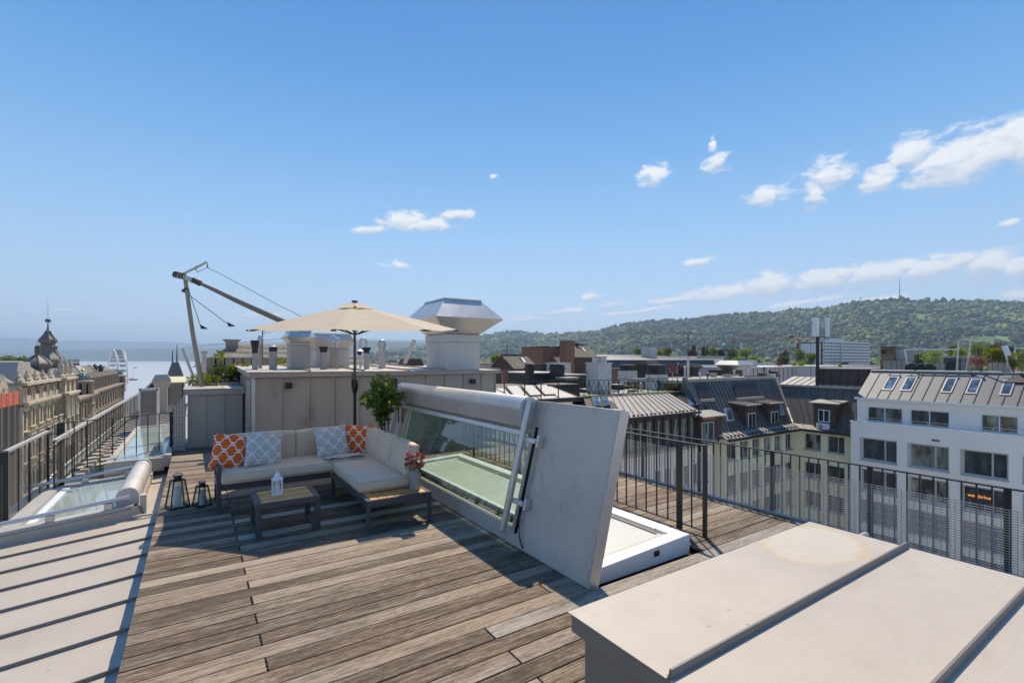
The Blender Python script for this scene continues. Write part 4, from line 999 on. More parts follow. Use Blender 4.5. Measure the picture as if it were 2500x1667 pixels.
shaft('square grey shaft with diamond-section steel cowl left of the parasol pole', 711, 758, 841, 699, 773, 823, 809, 11.3, .62)
shaft('wide low shaft with broad hooded cowl behind the parasol pole', 772, 853, 855, 763, 865, 830, 817, 12.4, .9, m_galv_dull, m_galv_dull)
shaft('huge square chimney with faceted shiny steel cowl right of the parasol', 1087, 1171, 835, 1055, 1215, 779, 733, 10.6, 1.15, m_galv_dull, m_galv, 820)
p = at(880, 862, Y=11.8)
t = thing('gooseneck_pipe', 'pale gooseneck pipe bent over beside the parasol pole', 'vent pipe', (p.x, 11.8, 1.6))
zt = zat(884, 826, 11.8)
MB().tube([(p.x, 11.8, 1.58), (p.x, 11.8, zt - .08)] + [(p.x + .07 - .07 * math.cos(a), 11.8, zt - .08 + .075 * math.sin(a)) for a in (.5, 1, 1.57, 2.1, 2.64, 3.14)] + [(p.x + .14, 11.8, zt - .28)], .028, 10).build('bent_tube', m_galv_dull, t, smooth=True)
p = at(878, 861, Y=11.0)
t = thing('dome_camera', 'small dark dome camera on a bracket by the gooseneck pipe', 'camera', (p.x, 11.0, p.z))
MB().ball(p, .055, 12).build('dome', m_black, t, smooth='all'); MB().lathe([(.09, .0), (.09, .02), (.02, .06)], 14, (p.x, p.y, p.z + .02)).build('hood', m_galv, t, smooth=True); MB().tube([(p.x, p.y, p.z + .06), (p.x + .02, p.y + .3, p.z + .09), (p.x + .02, p.y + .3, 1.58)], .012, 8).build('bracket', m_galv, t)
a, b = at(988, 887, Y=13.0), at(1012, 830, Y=13.0)
tag(MB().bar(a, b, .06, .10).build('leaning_post', m_galv_dull), 'grey post leaning to the right behind the plant room', 'post')
t = thing('roof_hood', 'flat dark ventilation hood left of the big square cowl', 'vent', (4.9, 13.2, 1.6))
a, b = at(992, 890, Y=13.2), at(1038, 880, Y=13.2)
MB().frustum((a.x + b.x) / 2, 13.6, b.x - a.x, .8, 1.55, (b.x - a.x) * .8, .5, b.z + .05).build('hood', m_brown, t); MB().box(a.x - .05, b.x + .05, 13.1, 14.0, 1.5, 1.56).build('curb', m_sheet, t)

# ---- sun-sail mast with furled sail and weights
t = thing('sail_mast', 'leaning steel mast with furled awning boom and hanging weights against the sky', 'sail mast', at(492, 939, Y=12.6))
D0 = 10.6
q = lambda px, py, d=D0: at(px, py, D=d)
MB().tube([q(494, 955), q(492.6, 939), q(470, 810), q(451, 672)], [.052, .052, .045, .04], 12).build('mast', M('bronze_tube', (.34, .27, .20), .4, .6, .15), t, smooth=True)
m_steel = M('stainless_tube', (.50, .48, .44), .3, .8, .1)
MB().tube([q(449, 668), q(480, 653), q(505, 640)], .024, 10).build('top_arm', m_steel, t, smooth=True)
MB().tube([q(424, 671), q(440, 673), q(453, 676)], .055, 8).build('winch_block', m_galv_dull, t)
for px, py in ((428, 670), (434, 671), (441, 673), (448, 674)): MB().tube([q(px - 1.5, py), q(px + 1.5, py + .5)], .072, 10).build('pulley', m_blk, t)
MB().tube([q(455, 678), q(472, 684)], [.055, .07], 12).build('sleeve', m_galv_dull, t, smooth=True)
MB().tube([q(472, 684), q(489, 692)], [.06, .065], 12).build('collar', m_brown, t, smooth=True)
path = [q(489, 692, D0), q(520, 706, D0), q(580, 735, D0 + .05), q(640, 762, D0 + .1), q(680, 780, D0 + .1), q(735, 803, D0 + .1)]
MB().tube(path, [.035, .045, .055, .062, .062, .05], 12).build('furled_sail', M('furled_grey_sailcloth', (.22, .19, .16), .8, 0, .35, 14, 60, .5, 25), t, smooth=True)
MB().tube([q(478, 649), q(477, 656), q(483, 664)], .01, 6).build('hook', m_rope, t); MB().tube([q(504, 641), q(507, 646), q(506, 654)], .012, 6).build('hook', m_rope, t)
MB().tube([q(483, 664), q(506, 653), q(550, 675), q(680, 745, D0 + .1), q(760, 785, D0 + .1)], .006, 5).build('guy_rope', m_rope, t)
MB().tube([q(449, 711), q(459, 703)], .045, 8).build('clamp', m_black, t); MB().ball(q(447, 710), .04, 10).build('knob', m_galv, t, smooth='all')
MB().tube([q(459, 703), q(489, 795)], .008, 5).build('hanging_rope', m_rope, t); MB().tube([q(452, 713), q(555, 790)], .008, 5).build('hanging_rope', m_rope, t)
def weight(px, py, L):
    a, b = q(px, py), q(px + L, py + 8)
    MB().add([a + Vector((0, -.03, .03)), a + Vector((0, .03, .03)), a + Vector((.02, .06, -.07)), a + Vector((.02, -.06, -.07)), b], [(0,1,2,3),(0,4,1),(1,4,2),(2,4,3),(3,4,0)]).build('weight', m_blk, t)
weight(488, 795, 21); weight(555, 789, 21)
t = thing('stay_post', 'thin leaning metal stay post behind the planted box', 'post', at(473, 916, Y=13.6))
MB().tube([at(473, 922, Y=13.6), at(445, 850, Y=13.6)], .03, 10).build('tube', m_steel, t, smooth=True)
MB().tube([at(445, 850, Y=13.6), at(455, 848, Y=13.7), at(560, 838, Y=15), at(700, 826, Y=16)], .006, 5).build('wire', m_rope, t)

# ---- shrubs planted behind the low box
def shrub(label, pxc, pyc, rx, rz_, Y, mat, n=420, size=.09, name='shrub'):
    p = at(pxc, pyc, Y=Y); k = p.y * cs + p.x * sn; a, b = rx / FOC * k, rz_ / FOC * k
    t = thing(name, label, 'shrub', (p.x, p.y, p.z - b), 'shrubs on the terrace edge'); rr = random.Random(int(pxc))
    blobs = [((p.x + rr.uniform(-.6, .6) * a, p.y + rr.uniform(-.3, .3), p.z + rr.uniform(-.35, .3) * b), (a * .55, .28, b * .62)) for i in range(6)]
    tag(leaves(MB(), blobs, n, size, rr).build('foliage', mat, t), kind='stuff')
    m = MB()
    for i in range(7): m.tube([(p.x + rr.uniform(-.2, .2), p.y, 1.0), (p.x + rr.uniform(-.7, .7) * a, p.y, p.z + rr.uniform(0, .8) * b)], [.012, .004], 5)
    m.build('stems', m_bark, t)
shrub('low yellow-green shrub behind the lid of the service box', 500, 928, 36, 16, 13.3, m_leaf_y)
shrub('taller dark green shrub at the plant room corner', 545, 912, 28, 24, 13.6, m_leaf_d)
shrub('bright yellow-green shrub next to the leftmost vent pipe', 585, 904, 30, 22, 13.4, m_leaf_y)
shrub('small yellow sprig against the stone roof', 536, 868, 8, 16, 14.2, m_leaf_y, 90)
shrub('low green shrub between the black-collared pipe and the square shaft', 692, 888, 20, 9, 14.6, m_leaf_y, 160)
t = thing('planter', 'grey planter trough holding the shrubs behind the service box', 'planter', (.9, 13.4, .9))
MB().box(-.05, .86, 13.05, 14.2, .7, 1.27).build('trough', m_zinc, t)
MB().box(.0, .80, 13.1, 14.1, 1.27, 1.30).build('soil', m_bark, t)

# ---- louvred vent box, hooded chimney on the rear roof at left
Y = 17.; x0, x1 = fx(339, Y), fx(386, Y)
t = thing('louvre_box', 'dark louvred ventilation box on the rear roof by the long railing', 'vent', ((x0 + x1) / 2, Y, -.2))
MB().box(x0 + .02, x1, Y + .05, Y + .6, -.3, .97).build('casing', m_zinc, t)
MB().box(x0, x0 + .04, Y, Y + .05, -.3, .99).build('frame_upright', m_galv, t); MB().box(x1 - .04, x1, Y, Y + .05, -.3, .99).build('frame_upright', m_galv, t); MB().box(x0, x1, Y, Y + .05, .93, .99).build('frame_head', m_galv, t)
for i in range(13): MB().hexa([(x0 + .04, Y, .30 + i * .048), (x1 - .04, Y, .30 + i * .048), (x1 - .04, Y + .05, .318 + i * .048), (x0 + .04, Y + .05, .318 + i * .048), (x0 + .04, Y, .312 + i * .048), (x1 - .04, Y, .312 + i * .048), (x1 - .04, Y + .05, .33 + i * .048), (x0 + .04, Y + .05, .33 + i * .048)]).build('louvre_blade', m_zinc, t)
Y = 22.; x0, x1 = fx(380, Y), fx(409, Y); cx = (x0 + x1) / 2; w = x1 - x0
t = thing('hooded_chimney', 'grey octagon-headed chimney on the rear roof in front of the lake', 'chimney', (cx, Y, 0))
MB().box(x0, x1, Y, Y + w, -.4, .70).build('shaft', m_zinc, t)
MB().frustum(cx, Y + w / 2, w, w, .702, w * 1.62, w * 1.62, 1.02).build('lower_hood', m_zinc, t); MB().frustum(cx, Y + w / 2, w * 1.62, w * 1.62, 1.022, w * 1.05, w * 1.05, 1.25).build('upper_hood', m_zinc, t)
t = thing('awning', 'pale yellow awning roof strip below the slate turret', 'awning', (-.6, 27, 0))
a, b = at(405, 925, Y=27), at(452, 930, Y=27)
MB().slab((a.x, 27, a.z - .15), (b.x, 27, a.z - .15), (b.x, 29, a.z + .05), (a.x, 29, a.z + .05), .04).build('cloth', M('pale_yellow_awning', (.62, .55, .33), .8), t)
for x in (a.x + .1, b.x - .1): MB().bar((x, 27.05, -.9), (x, 27.05, a.z - .2), .04).build('pole', m_dark, t)
# ================================================================ old town houses across the street (left)
GZ = -20.0
def arch_window(w, h, n=8):
    return [(-w/2, 0), (w/2, 0)] + [(w/2 * math.cos(a), h - w/2 + w/2 * math.sin(a)) for a in np.linspace(0, math.pi, n)]
def facade_x(t, X, y0, y1, z0, z1, rows, pitch, wmat, omat, win=(1.5, 2.2), pil=True, balcony=(), depth=8, first=0.):
    """street front in the plane X, facing +x: wall between openings, windows, pilasters, cornices"""
    n = max(1, int((y1 - y0) / pitch)); p = (y1 - y0) / n
    # wall as piers and spandrels so that openings are real
    for i in range(n):
        c = y0 + p * (i + .5)
        MB().box(X - .5, X, c - p / 2, c - win[0] / 2, z0, z1).build('pier', wmat, t)
        MB().box(X - .5, X, c + win[0] / 2, c + p / 2, z0, z1).build('pier', wmat, t)
        zs = [z0] + [v for r in rows for v in (r, r + win[1])] + [z1]
        for a, b in zip(zs[0::2], zs[1::2]): MB().box(X - .5, X - .02, c - win[0] / 2, c + win[0] / 2, a, b).build('spandrel', wmat, t)
        if pil:
            MB().box(X, X + .28, c - p / 2 - .22, c - p / 2 + .22, z0, z1 - .3).build('pilaster', omat, t)
            MB().box(X, X + .42, c - p / 2 - .34, c - p / 2 + .34, z1 - .75, z1 - .3).build('capital', omat, t)
        for k, r in enumerate(rows):
            wd = MB().box(X - .42, X - .36, c - win[0] / 2, c + win[0] / 2, r, r + win[1]).build('window', m_pane, t)
            MB().box(X - .36, X - .30, c - .05, c + .05, r, r + win[1]).build('mullion', m_cream, wd); MB().box(X - .36, X - .30, c - win[0] / 2, c + win[0] / 2, r + win[1] * .66, r + win[1] * .66 + .1).build('transom', m_cream, wd)
            MB().box(X - .02, X + .30, c - win[0] / 2 - .2, c + win[0] / 2 + .2, r - .25, r - .002).build('sill', omat, t)
            MB().prism([(c - win[0] / 2 - .25, r + win[1] + .05), (c + win[0] / 2 + .25, r + win[1] + .05), (c + win[0] / 2 + .25, r + win[1] + .25), (c, r + win[1] + .7), (c - win[0] / 2 - .25, r + win[1] + .25)], 'x', X, X + .28).build('pediment', omat, t)
            if k in balcony:
                MB().box(X + .002, X + .9, c - win[0] / 2 - .3, c + win[0] / 2 + .3, r - .45, r - .26).build('balcony_slab', omat, t)
                for j in range(6):
                    yy = c - win[0] / 2 - .2 + j * (win[0] + .4) / 5
                    MB().lathe([(.06, r - .25), (.11, r + .05), (.05, r + .3), (.08, r + .55)], 6, (X + .8, yy, 0)).build('baluster', omat, t)
                MB().box(X + .65, X + .95, c - win[0] / 2 - .3, c + win[0] / 2 + .3, r + .55, r + .68).build('balcony_rail', omat, t)
    for r in rows: MB().box(X + .003, X + .34, y0, y1, r + win[1] + .75, r + win[1] + .95).build('string_course', omat, t)
    MB().box(X - .5, X + .75, y0, y1, z1, z1 + .35).build('cornice', omat, t); MB().box(X - .5, X + .5, y0, y1, z1 - .28, z1 - .002).build('frieze', omat, t)
    for i in range(int((y1 - y0) / .9)): MB().box(X + .502, X + .70, y0 + .3 + i * .9, y0 + .62 + i * .9, z1 - .26, z1 - .003).build('bracket', omat, t)
    MB().box(X - depth, X - .52, y0 + .05, y1 - .05, GZ, z1 + .3).build('wall_core', wmat, t)
XF = -18.
# --- cream richly carved palace front with two onion domes
t = thing('palace_building', 'cream carved palace with grey onion domes across the street', 'building', (XF - 6, 97, GZ))
yA, yB = fy(49, XF), fy(166, XF)
facade_x(t, XF, yA, yB, GZ + 4, -3.8, [-15.2, -11.2, -7.2], 3.6, m_cream, m_cream, (1.55, 2.5), balcony=(1, 2))
# open attic arcade above the cornice
n = int((yB - yA) / 3.6); pt = (yB - yA) / n
for i in range(n + 1):
    y = yA + pt * i
    MB().box(XF - 1.2, XF + .1, y - .45, y + .45, -3.4, -1.4).build('attic_pier', m_cream, t)
    MB().lathe([(.20, 0), (.24, .08), (.17, .18), (.15, 1.45), (.24, 1.6), (.26, 1.7)], 8, (XF + .35, y - .62, -3.4)).build('attic_column', m_cream, t, smooth=True); MB().lathe([(.20, 0), (.24, .08), (.17, .18), (.15, 1.45), (.24, 1.6), (.26, 1.7)], 8, (XF + .35, y + .62, -3.4)).build('attic_column', m_cream, t, smooth=True)
    MB().lathe([(.3, 0), (.42, .1), (.22, .3), (.34, .62), (.30, .8), (.10, 1.05), (.14, 1.2), (.02, 1.45)], 10, (XF - .2, y, -1.0)).build('urn', m_cream, t, smooth=True)
    MB().prism([(y - .75, -1.02), (y + .75, -1.02), (y + .55, -.7), (y, -.35), (y - .55, -.7)], 'x', XF - .1, XF + .3).build('scroll_gable', m_cream, t)
    if i < n:
        MB().box(XF - 1.3, XF - 1.2, y + .45, y + pt - .45, -3.3, -1.5).build('attic_window', m_pane, t)
        MB().box(XF - .5, XF + .4, y + .9, y + pt - .9, -3.38, -2.75).build('parapet_panel', m_cream, t)
MB().box(XF - 1.3, XF + .65, yA, yB, -1.4, -1.02).build('attic_cornice', m_cream, t)
MB().hexa([(XF - 10, yA, -1.0), (XF - 1, yA, -1.0), (XF - 1, yB, -1.0), (XF - 10, yB, -1.0), (XF - 9, yA, 1.6), (XF - 4.5, yA, 1.6), (XF - 4.5, yB, 1.6), (XF - 9, yB, 1.6)]).build('roof', m_slate, t)
MB().prism([(y, z) for y, z in ((yA + 2, -.9), (yA + 10, -.9), (yA + 8.5, 1.5), (yA + 3.5, 1.5))], 'x', XF - 5, XF - .9).build('roof_slope', m_lroof, t)
# corner pavilion with clustered columns and statues
for i, y in enumerate((yB - 7.5, yB - 4.2, yB - .8)):
    MB().box(XF, XF + 1.0, y - .55, y + .55, -12, -1.2).build('pavilion_pier', m_cream, t)
    for dy in (-.62, .62): MB().lathe([(.30, 0), (.36, .15), (.25, .35), (.23, 3.4), (.38, 3.65)], 10, (XF + 1.15, y + dy, -7.4)).build('pavilion_column', m_cream, t, smooth=True)
    MB().lathe([(.5, 0), (.6, .2), (.3, .5), (.42, 1.0), (.34, 1.5), (.38, 1.9), (.16, 2.3), (.2, 2.5), (.05, 2.8)], 9, (XF + .4, y, -.9)).build('statue', m_cream, t, smooth=True)
MB().box(XF - .4, XF + 1.6, yB - 8.6, yB + .3, -3.7, -3.35).build('pavilion_cornice', m_cream, t); MB().box(XF - .4, XF + 1.3, yB - 8.4, yB + .2, -1.35, -1.0).build('pavilion_cornice', m_cream, t)
def onion(t, px, D, prof, n=8, mat=m_slate, rot=.3, name='dome'):
    """prof: (half width px, py) outline of a turned roof seen at camera depth D"""
    c = at(px, HY, D=D); st = 1 / math.sqrt(1 + ((px - CX) / FOC) ** 2)
    P = np.array([prof[0]] + list(prof) + [prof[-1]], float); fine = []
    for i in range(1, len(P) - 2):                     # smooth the turned outline
        for u in ((0, .33, .67) if len(prof) > 6 else (0,)):
            a, b, d, e = P[i - 1], P[i], P[i + 1], P[i + 2]; m0, m1 = (d - a) / 2, (e - b) / 2
            fine.append((2*u**3 - 3*u*u + 1) * b + (u**3 - 2*u*u + u) * m0 + (3*u*u - 2*u**3) * d + (u**3 - u*u) * m1)
    fine.append(P[-2]); pr = [(max(.02, r * st / FOC * D), at(px, y, D=D).z) for r, y in fine]
    o = MB().lathe(pr, n, (c.x, c.y, 0), rot).build(name, mat, t, smooth=n > 9)
    for k in range(n):
        a = rot + 6.28318 * k / n
        MB().tube([(c.x + (r + .03) * math.cos(a), c.y + (r + .03) * math.sin(a), z) for r, z in pr if r > .2], .07, 4).build('dome_rib', mat, o)
    return o
tt = t
onion(tt, 117, 93, [(33, 912), (33, 899), (41, 893), (44, 884), (43, 878), (36, 871), (28, 864), (22, 857), (20, 852)], name='lower_dome')
onion(tt, 117, 93, [(20, 852), (21, 850), (24, 847), (24, 845.5), (17, 843), (15, 839)], name='lantern_cornice')
onion(tt, 117, 93, [(15, 839), (19, 837), (22, 833), (22, 830), (19, 826), (14, 821), (9, 815), (6.5, 810)], name='upper_dome')
onion(tt, 117, 93, [(7, 810), (7, 808), (3.5, 806.5), (2.3, 798), (1.5, 790), (1.2, 788)], name='spire')
onion(tt, 117, 93, [(1, 788), (4.5, 786), (6, 782.6), (4.5, 779.5), (1, 777.5), (.5, 770), (.4, 736)], 10, name='finial')
onion(tt, 91, 76, [(34, 912), (30, 902), (36, 897), (39.5, 892), (39, 887.5), (31, 881), (19, 874), (11, 869.6), (5, 866), (4, 863)], name='front_dome')
onion(tt, 91, 76, [(5, 863), (5, 861), (2, 860), (2, 848), (4.5, 846), (4, 844), (1, 842), (.5, 828)], name='front_finial')
# --- sandstone range with verdigris domes towards the lake
t = thing('sandstone_building', 'brown sandstone row with small green domes running towards the lake', 'building', (XF - 6, 145, GZ))
yC, yD = fy(218, XF), fy(296, XF)
facade_x(t, XF, yC, yD, GZ + 4, -5.1, [-16.4, -12.6, -8.8], 3.9, m_stone, m_stone, (1.6, 2.4), balcony=(1,))
facade_x(t, XF + .8, fy(180, XF + .8), yC - .05, GZ + 4, -5.1, [-16.4, -12.6, -8.8], 4.4, m_stone, m_stone, (1.5, 2.4), pil=True)
yE = fy(180, XF)
MB().hexa([(XF - 9, yE, -4.8), (XF - .6, yE, -4.8), (XF - .6, yD, -4.8), (XF - 9, yD, -4.8), (XF - 8, yE, .2), (XF - 3.6, yE, .2), (XF - 3.6, yD, .2), (XF - 8, yD, .2)]).build('mansard_roof', m_slate, t)
for i, y in enumerate(np.linspace(yC + 3, yD - 8, 9)):
    d = MB().box(XF - 3.2, XF - .2, y - .9, y + .9, -4.6, -2.0).build('dormer', m_stone, t); MB().box(XF - .19, XF - .15, y - .5, y + .5, -4.2, -2.5).build('dormer_window', m_pane, d)
    for s in (-.8, .8): MB().lathe([(.14, -4.6), (.14, -2.3), (.2, -2.1)], 6, (XF + .0, y + s, 0)).build('dormer_column', m_stone, d)
    MB().prism([(y - 1.1, -2.0), (y + 1.1, -2.0), (y, -1.1)], 'x', XF - 3.2, XF - .05).build('dormer_gable', m_stone, d)
for (ya, yb) in ((yC + 9, yC + 15), (yC + 27, yC + 32)):
    MB().hexa([(XF - 3.5, ya, -4.4), (XF - .3, ya, -4.4), (XF - .3, yb, -4.4), (XF - 3.5, yb, -4.4), (XF - 4.2, ya, .5), (XF - 3.6, ya, .5), (XF - 3.6, yb, .5), (XF - 4.2, yb, .5)]).build('roof_slope', m_lroof, t)
def dome_turret(px, D, prof, ztop, w):
    c = at(px, HY, D=D)
    for k in range(8):
        a = k * math.pi / 4 + .3
        MB().box(-.28, .28, -.28, .28, -6.5, ztop - .5).build('turret_pier', m_stone, t, local=True).location = (c.x + w * math.cos(a) - BASE[t.name].x, c.y + w * math.sin(a) - BASE[t.name].y, -BASE[t.name].z)
    MB().lathe([(w * .8, -6.5), (w * .8, ztop - .6)], 8, (c.x, c.y, 0), .3).build('turret_drum', m_pane, t)
    MB().lathe([(w * 1.25, ztop - .6), (w * 1.3, ztop - .2), (w * 1.0, ztop)], 16, (c.x, c.y, 0), .3).build('turret_cornice', m_stone, t); MB().lathe([(w * 1.25, -7.2), (w * 1.35, -6.6), (w * 1.1, -6.45)], 16, (c.x, c.y, 0), .3).build('turret_base', m_stone, t)
    MB().lathe([(w * 1.05, -20), (w * 1.05, -7.2)], 12, (c.x, c.y, 0), .3).build('turret_shaft', m_stone, t)
    onion(t, px, D, prof, 12, m_copper, name='copper_dome')
dome_turret(202, 92, [(17, 927), (17, 922), (14, 917), (9, 913.5), (3, 912), (.8, 909)], at(202, 928, D=92).z, 1.35)
c = at(202, 904, D=92); MB().ball(c, .32, 10).build('gilded_ball', m_gold, t, smooth='all'); MB().ball(c + Vector((.25, 0, -.1)), .2, 8).build('gilded_ball', m_gold, t, smooth='all')
dome_turret(288, 138, [(11, 914), (11, 909), (8.5, 905), (4, 902), (1, 900), (.5, 896)], at(288, 915, D=138).z, 1.4)
for px, py in ((232, 897), (246, 898)):
    c = at(px, py, D=120); MB().lathe([(.5, -3), (.5, 0), (.7, .1), (.4, .5), (.1, .9)], 8, c).build('roof_vent', m_blk, t)
MB().box(XF - 7, XF - 4.5, yC + 8, yC + 20, .2, 1.0).build('roof_terrace', m_blk, t)
for i in range(8): MB().box(XF - 4.6, XF - 4.5, yC + 8 + i * 1.6, yC + 8.3 + i * 1.6, 1.0, 1.9).build('terrace_post', m_blk, t)
# --- scaffolded house at the left edge
t = thing('scaffolded_house', 'house under dark scaffold netting with an orange tarpaulin at the left edge', 'building', (XF - 3, 74, GZ))
y0, y1 = 58., fy(47, XF + 1.6)
MB().box(XF - 8, XF + .4, y0, y1 - .4, GZ, -2.4).build('wall', m_cream, t)
zt, zm = at(24, 957, X=XF + 1.6).z, at(24, 991, X=XF + 1.6).z
for i in range(8):
    a = y0 + (y1 - y0) * i / 8; b = y0 + (y1 - y0) * (i + 1) / 8 - .06
    for k in range(3):
        h = (zt - zm) / 3; MB().box(XF + 1.55, XF + 1.6, a, b, zm + k * h, zm + (k + 1) * h - .05).build('tarpaulin', m_orange, t)
    MB().box(XF + 1.5, XF + 1.56, a, b, GZ, zm - .05).build('scaffold_net', m_net, t)
    MB().tube([(XF + 1.72, b + .03, GZ), (XF + 1.72, b + .03, zt + .2)], .05, 6).build('scaffold_pole', m_galv_dull, t)
MB().box(XF + .5, XF + 1.5, y1 - .3, y1 + .1, GZ, zm).build('end_board', m_stone, t)
for i, y in enumerate((y1 - 10, y1 - 5, y1 - .5)):
    MB().lathe([(.4, 0), (.55, .2), (.3, .5), (.45, .9), (.4, 1.3), (.15, 1.6), (.22, 1.8), (.05, 2.2)], 9, (XF + .2, y, -2.4)).build('carved_finial', m_cream, t, smooth=True)
    MB().prism([(y - 2, -2.4), (y + 2, -2.4), (y + 1.4, -1.2), (y, .2), (y - 1.4, -1.2)], 'x', XF - .4, XF + .5).build('scroll_gable', m_cream, t)
MB().hexa([(XF - 8, y0, -2.3), (XF - .5, y0, -2.3), (XF - .5, y1, -2.3), (XF - 8, y1, -2.3), (XF - 7, y0, 1.5), (XF - 4, y0, 1.5), (XF - 4, y1, 1.5), (XF - 7, y1, 1.5)]).build('roof', m_slate, t)

# --- roofs at centre left: slate turret, stone roof
t = thing('slate_turret', 'steep dark slate turret with thin finials in front of the lake', 'turret', at(428, 921, Y=40))
D = 38; c = at(428, 920, D=D)
w0, w1 = 22 / FOC * D, 9 / FOC * D; z0, z1 = at(428, 922, D=D).z, at(428, 884, D=D).z
MB().frustum(c.x, c.y, w0 * 1.6, w0 * 1.6, z0, w1 * 1.5, w1 * 1.5, z1).build('roof', m_slate, t)
for px, py in ((421, 855), (432, 840)):
    p = at(px, py, D=D); MB().tube([(p.x, p.y, z1 - .1), p], [.05, .02], 6).build('finial', m_blk, t)
MB().box(c.x - w0 * .85, c.x + w0 * .85, c.y - w0 * .85, c.y + w0 * .85, GZ, z0 - .01).build('wall', m_stone, t)
t = thing('stone_roof_house', 'long house with weathered stone-tiled hipped roof behind the planted box', 'building', (6, 47, GZ))
Y = 44.
xa, xb = fx(470, Y), fx(930, Y); zr, ze = at(600, 840, Y=Y + 5).z, at(600, 896, Y=Y).z
ra = fx(570, Y + 5)
MB().add([(xa, Y, ze), (xb, Y, ze), (xb, Y + 10, ze), (xa, Y + 10, ze), (ra, Y + 5, zr), (xb - 4, Y + 5, zr)], [(0,1,5,4),(1,2,5),(2,3,4,5),(3,0,4),(3,2,1,0)]).build('roof', m_stoneroof, t)
for k in range(4):
    f = .15 + k * .22; MB().bar((xa + (ra - xa) * f, Y - .03 + 5 * f, ze + (zr - ze) * f + .06), (xb - 4 * f, Y - .03 + 5 * f, ze + (zr - ze) * f + .03), .06, .03).build('roof_step', m_stone, t)
MB().box(xa + .3, xb - .3, Y + .2, Y + 9.8, GZ, ze - .01).build('wall', m_stone, t)
for i in range(9):
    px = 515 + i * 22; p = at(px, 884, Y=Y - .1); MB().box(p.x - .35, p.x + .35, Y - .3, Y + 1.2, p.z - .5, p.z + .35).build('dormer', m_stone, t)
p = at(566, 829, Y=Y + 4.5); zl = at(566, 846, Y=Y + 4.5).z
MB().box(p.x - .45, p.x + .45, Y + 4, Y + 4.9, zl - .6, p.z - .25).build('chimney', m_stone, t); MB().frustum(p.x, Y + 4.45, .9, .9, p.z - .25, 1.4, 1.4, p.z).build('chimney_cap', m_zinc_pale, t)
t = thing('tv_aerial', 'thin television aerial between the vent pipes and the parasol', 'aerial', at(641, 840, Y=20))
p = at(641, 805, Y=20); MB().tube([(p.x, 20, .5), p], .02, 6).build('mast', m_dark, t)
for z, L in ((-.03, .45), (-.1, .3), (-1.6, .5)): MB().bar((p.x - .02, 20, p.z + z), (p.x + L, 20, p.z + z), .012).build('boom', m_dark, t)
MB().bar((p.x + .06, 19.8, p.z - .2), (p.x + .06, 20.2, p.z + .1), .012).build('rod', m_dark, t)
t = thing('grey_chimney', 'plain pale grey chimney pillar behind the furled sail mast', 'chimney', at(500, 900, Y=20))
p, q2 = at(493, 861, Y=20), at(504, 920, Y=20); MB().box(p.x, q2.x, 20, 20.3, .2, p.z).build('shaft', m_zinc_pale, t); MB().box(p.x - .03, q2.x + .03, 19.97, 20.33, p.z, p.z + .06).build('cap', m_zinc, t)
t = thing('iron_terrace_railing', 'wrought iron railing and cables edging the lower roof terrace by the lake', 'railing', (-1, 26, -.5))
for i in range(14):
    y = 25.2 + i * .5; MB().bar((-1.85, y, -.4), (-1.85, y, .42 + .02 * i), .03).build('upright', m_dark, t)
    MB().tube([(-1.85, y + .25 + .17 * math.cos(a), .1 + .17 * math.sin(a)) for a in np.linspace(0, 6.28, 10)], .015, 5).build('scroll', m_dark, t)
MB().bar((-1.85, 25, .45), (-1.85, 32.4, .72), .06).build('top_rail', m_dark, t)
# ================================================================ courtyard buildings on the right
def window_x(t, X, y0, y1, z0, z1, fm, pm, split=.66, sill=True, frame=.09):
    w = MB(); g = frame
    w.box(X, X + .10, y0, y0 + g, z0, z1).box(X, X + .10, y1 - g, y1, z0, z1).box(X, X + .10, y0 + g, y1 - g, z0, z0 + g).box(X, X + .10, y0 + g, y1 - g, z1 - g, z1)
    o = w.build('window', fm, t)
    ym = y0 + (y1 - y0) * split
    if split: MB().box(X, X + .10, ym - g / 2, ym + g / 2, z0 + g, z1 - g).build('mullion', fm, o)
    for a, b in (((y0 + g, ym - g / 2), (ym + g / 2, y1 - g)) if split else ((y0 + g, y1 - g),)):
        MB().box(X + .05, X + .07, a, b, z0 + g, z1 - g).build('pane', pm, o)
    if sill: MB().box(X - .32, X + .0, y0 - .05, y1 + .05, z0 - .09, z0 - .003).build('sill', fm, o)
    return o
def window_y(t, Y, x0, x1, z0, z1, fm, pm, split=.5, sill=True, g=.09):
    w = MB(); w.box(x0, x0 + g, Y, Y + .1, z0, z1).box(x1 - g, x1, Y, Y + .1, z0, z1).box(x0 + g, x1 - g, Y, Y + .1, z0, z0 + g).box(x0 + g, x1 - g, Y, Y + .1, z1 - g, z1)
    o = w.build('window', fm, t); xm = x0 + (x1 - x0) * split
    if split: MB().box(xm - g / 2, xm + g / 2, Y, Y + .1, z0 + g, z1 - g).build('mullion', fm, o)
    for a, b in (((x0 + g, xm - g / 2), (xm + g / 2, x1 - g)) if split else ((x0 + g, x1 - g),)):
        MB().box(a, b, Y + .05, Y + .07, z0 + g, z1 - g).build('pane', pm, o)
    if sill: MB().box(x0 - .05, x1 + .05, Y - .3, Y, z0 - .09, z0 - .003).build('sill', fm, o)
    return o
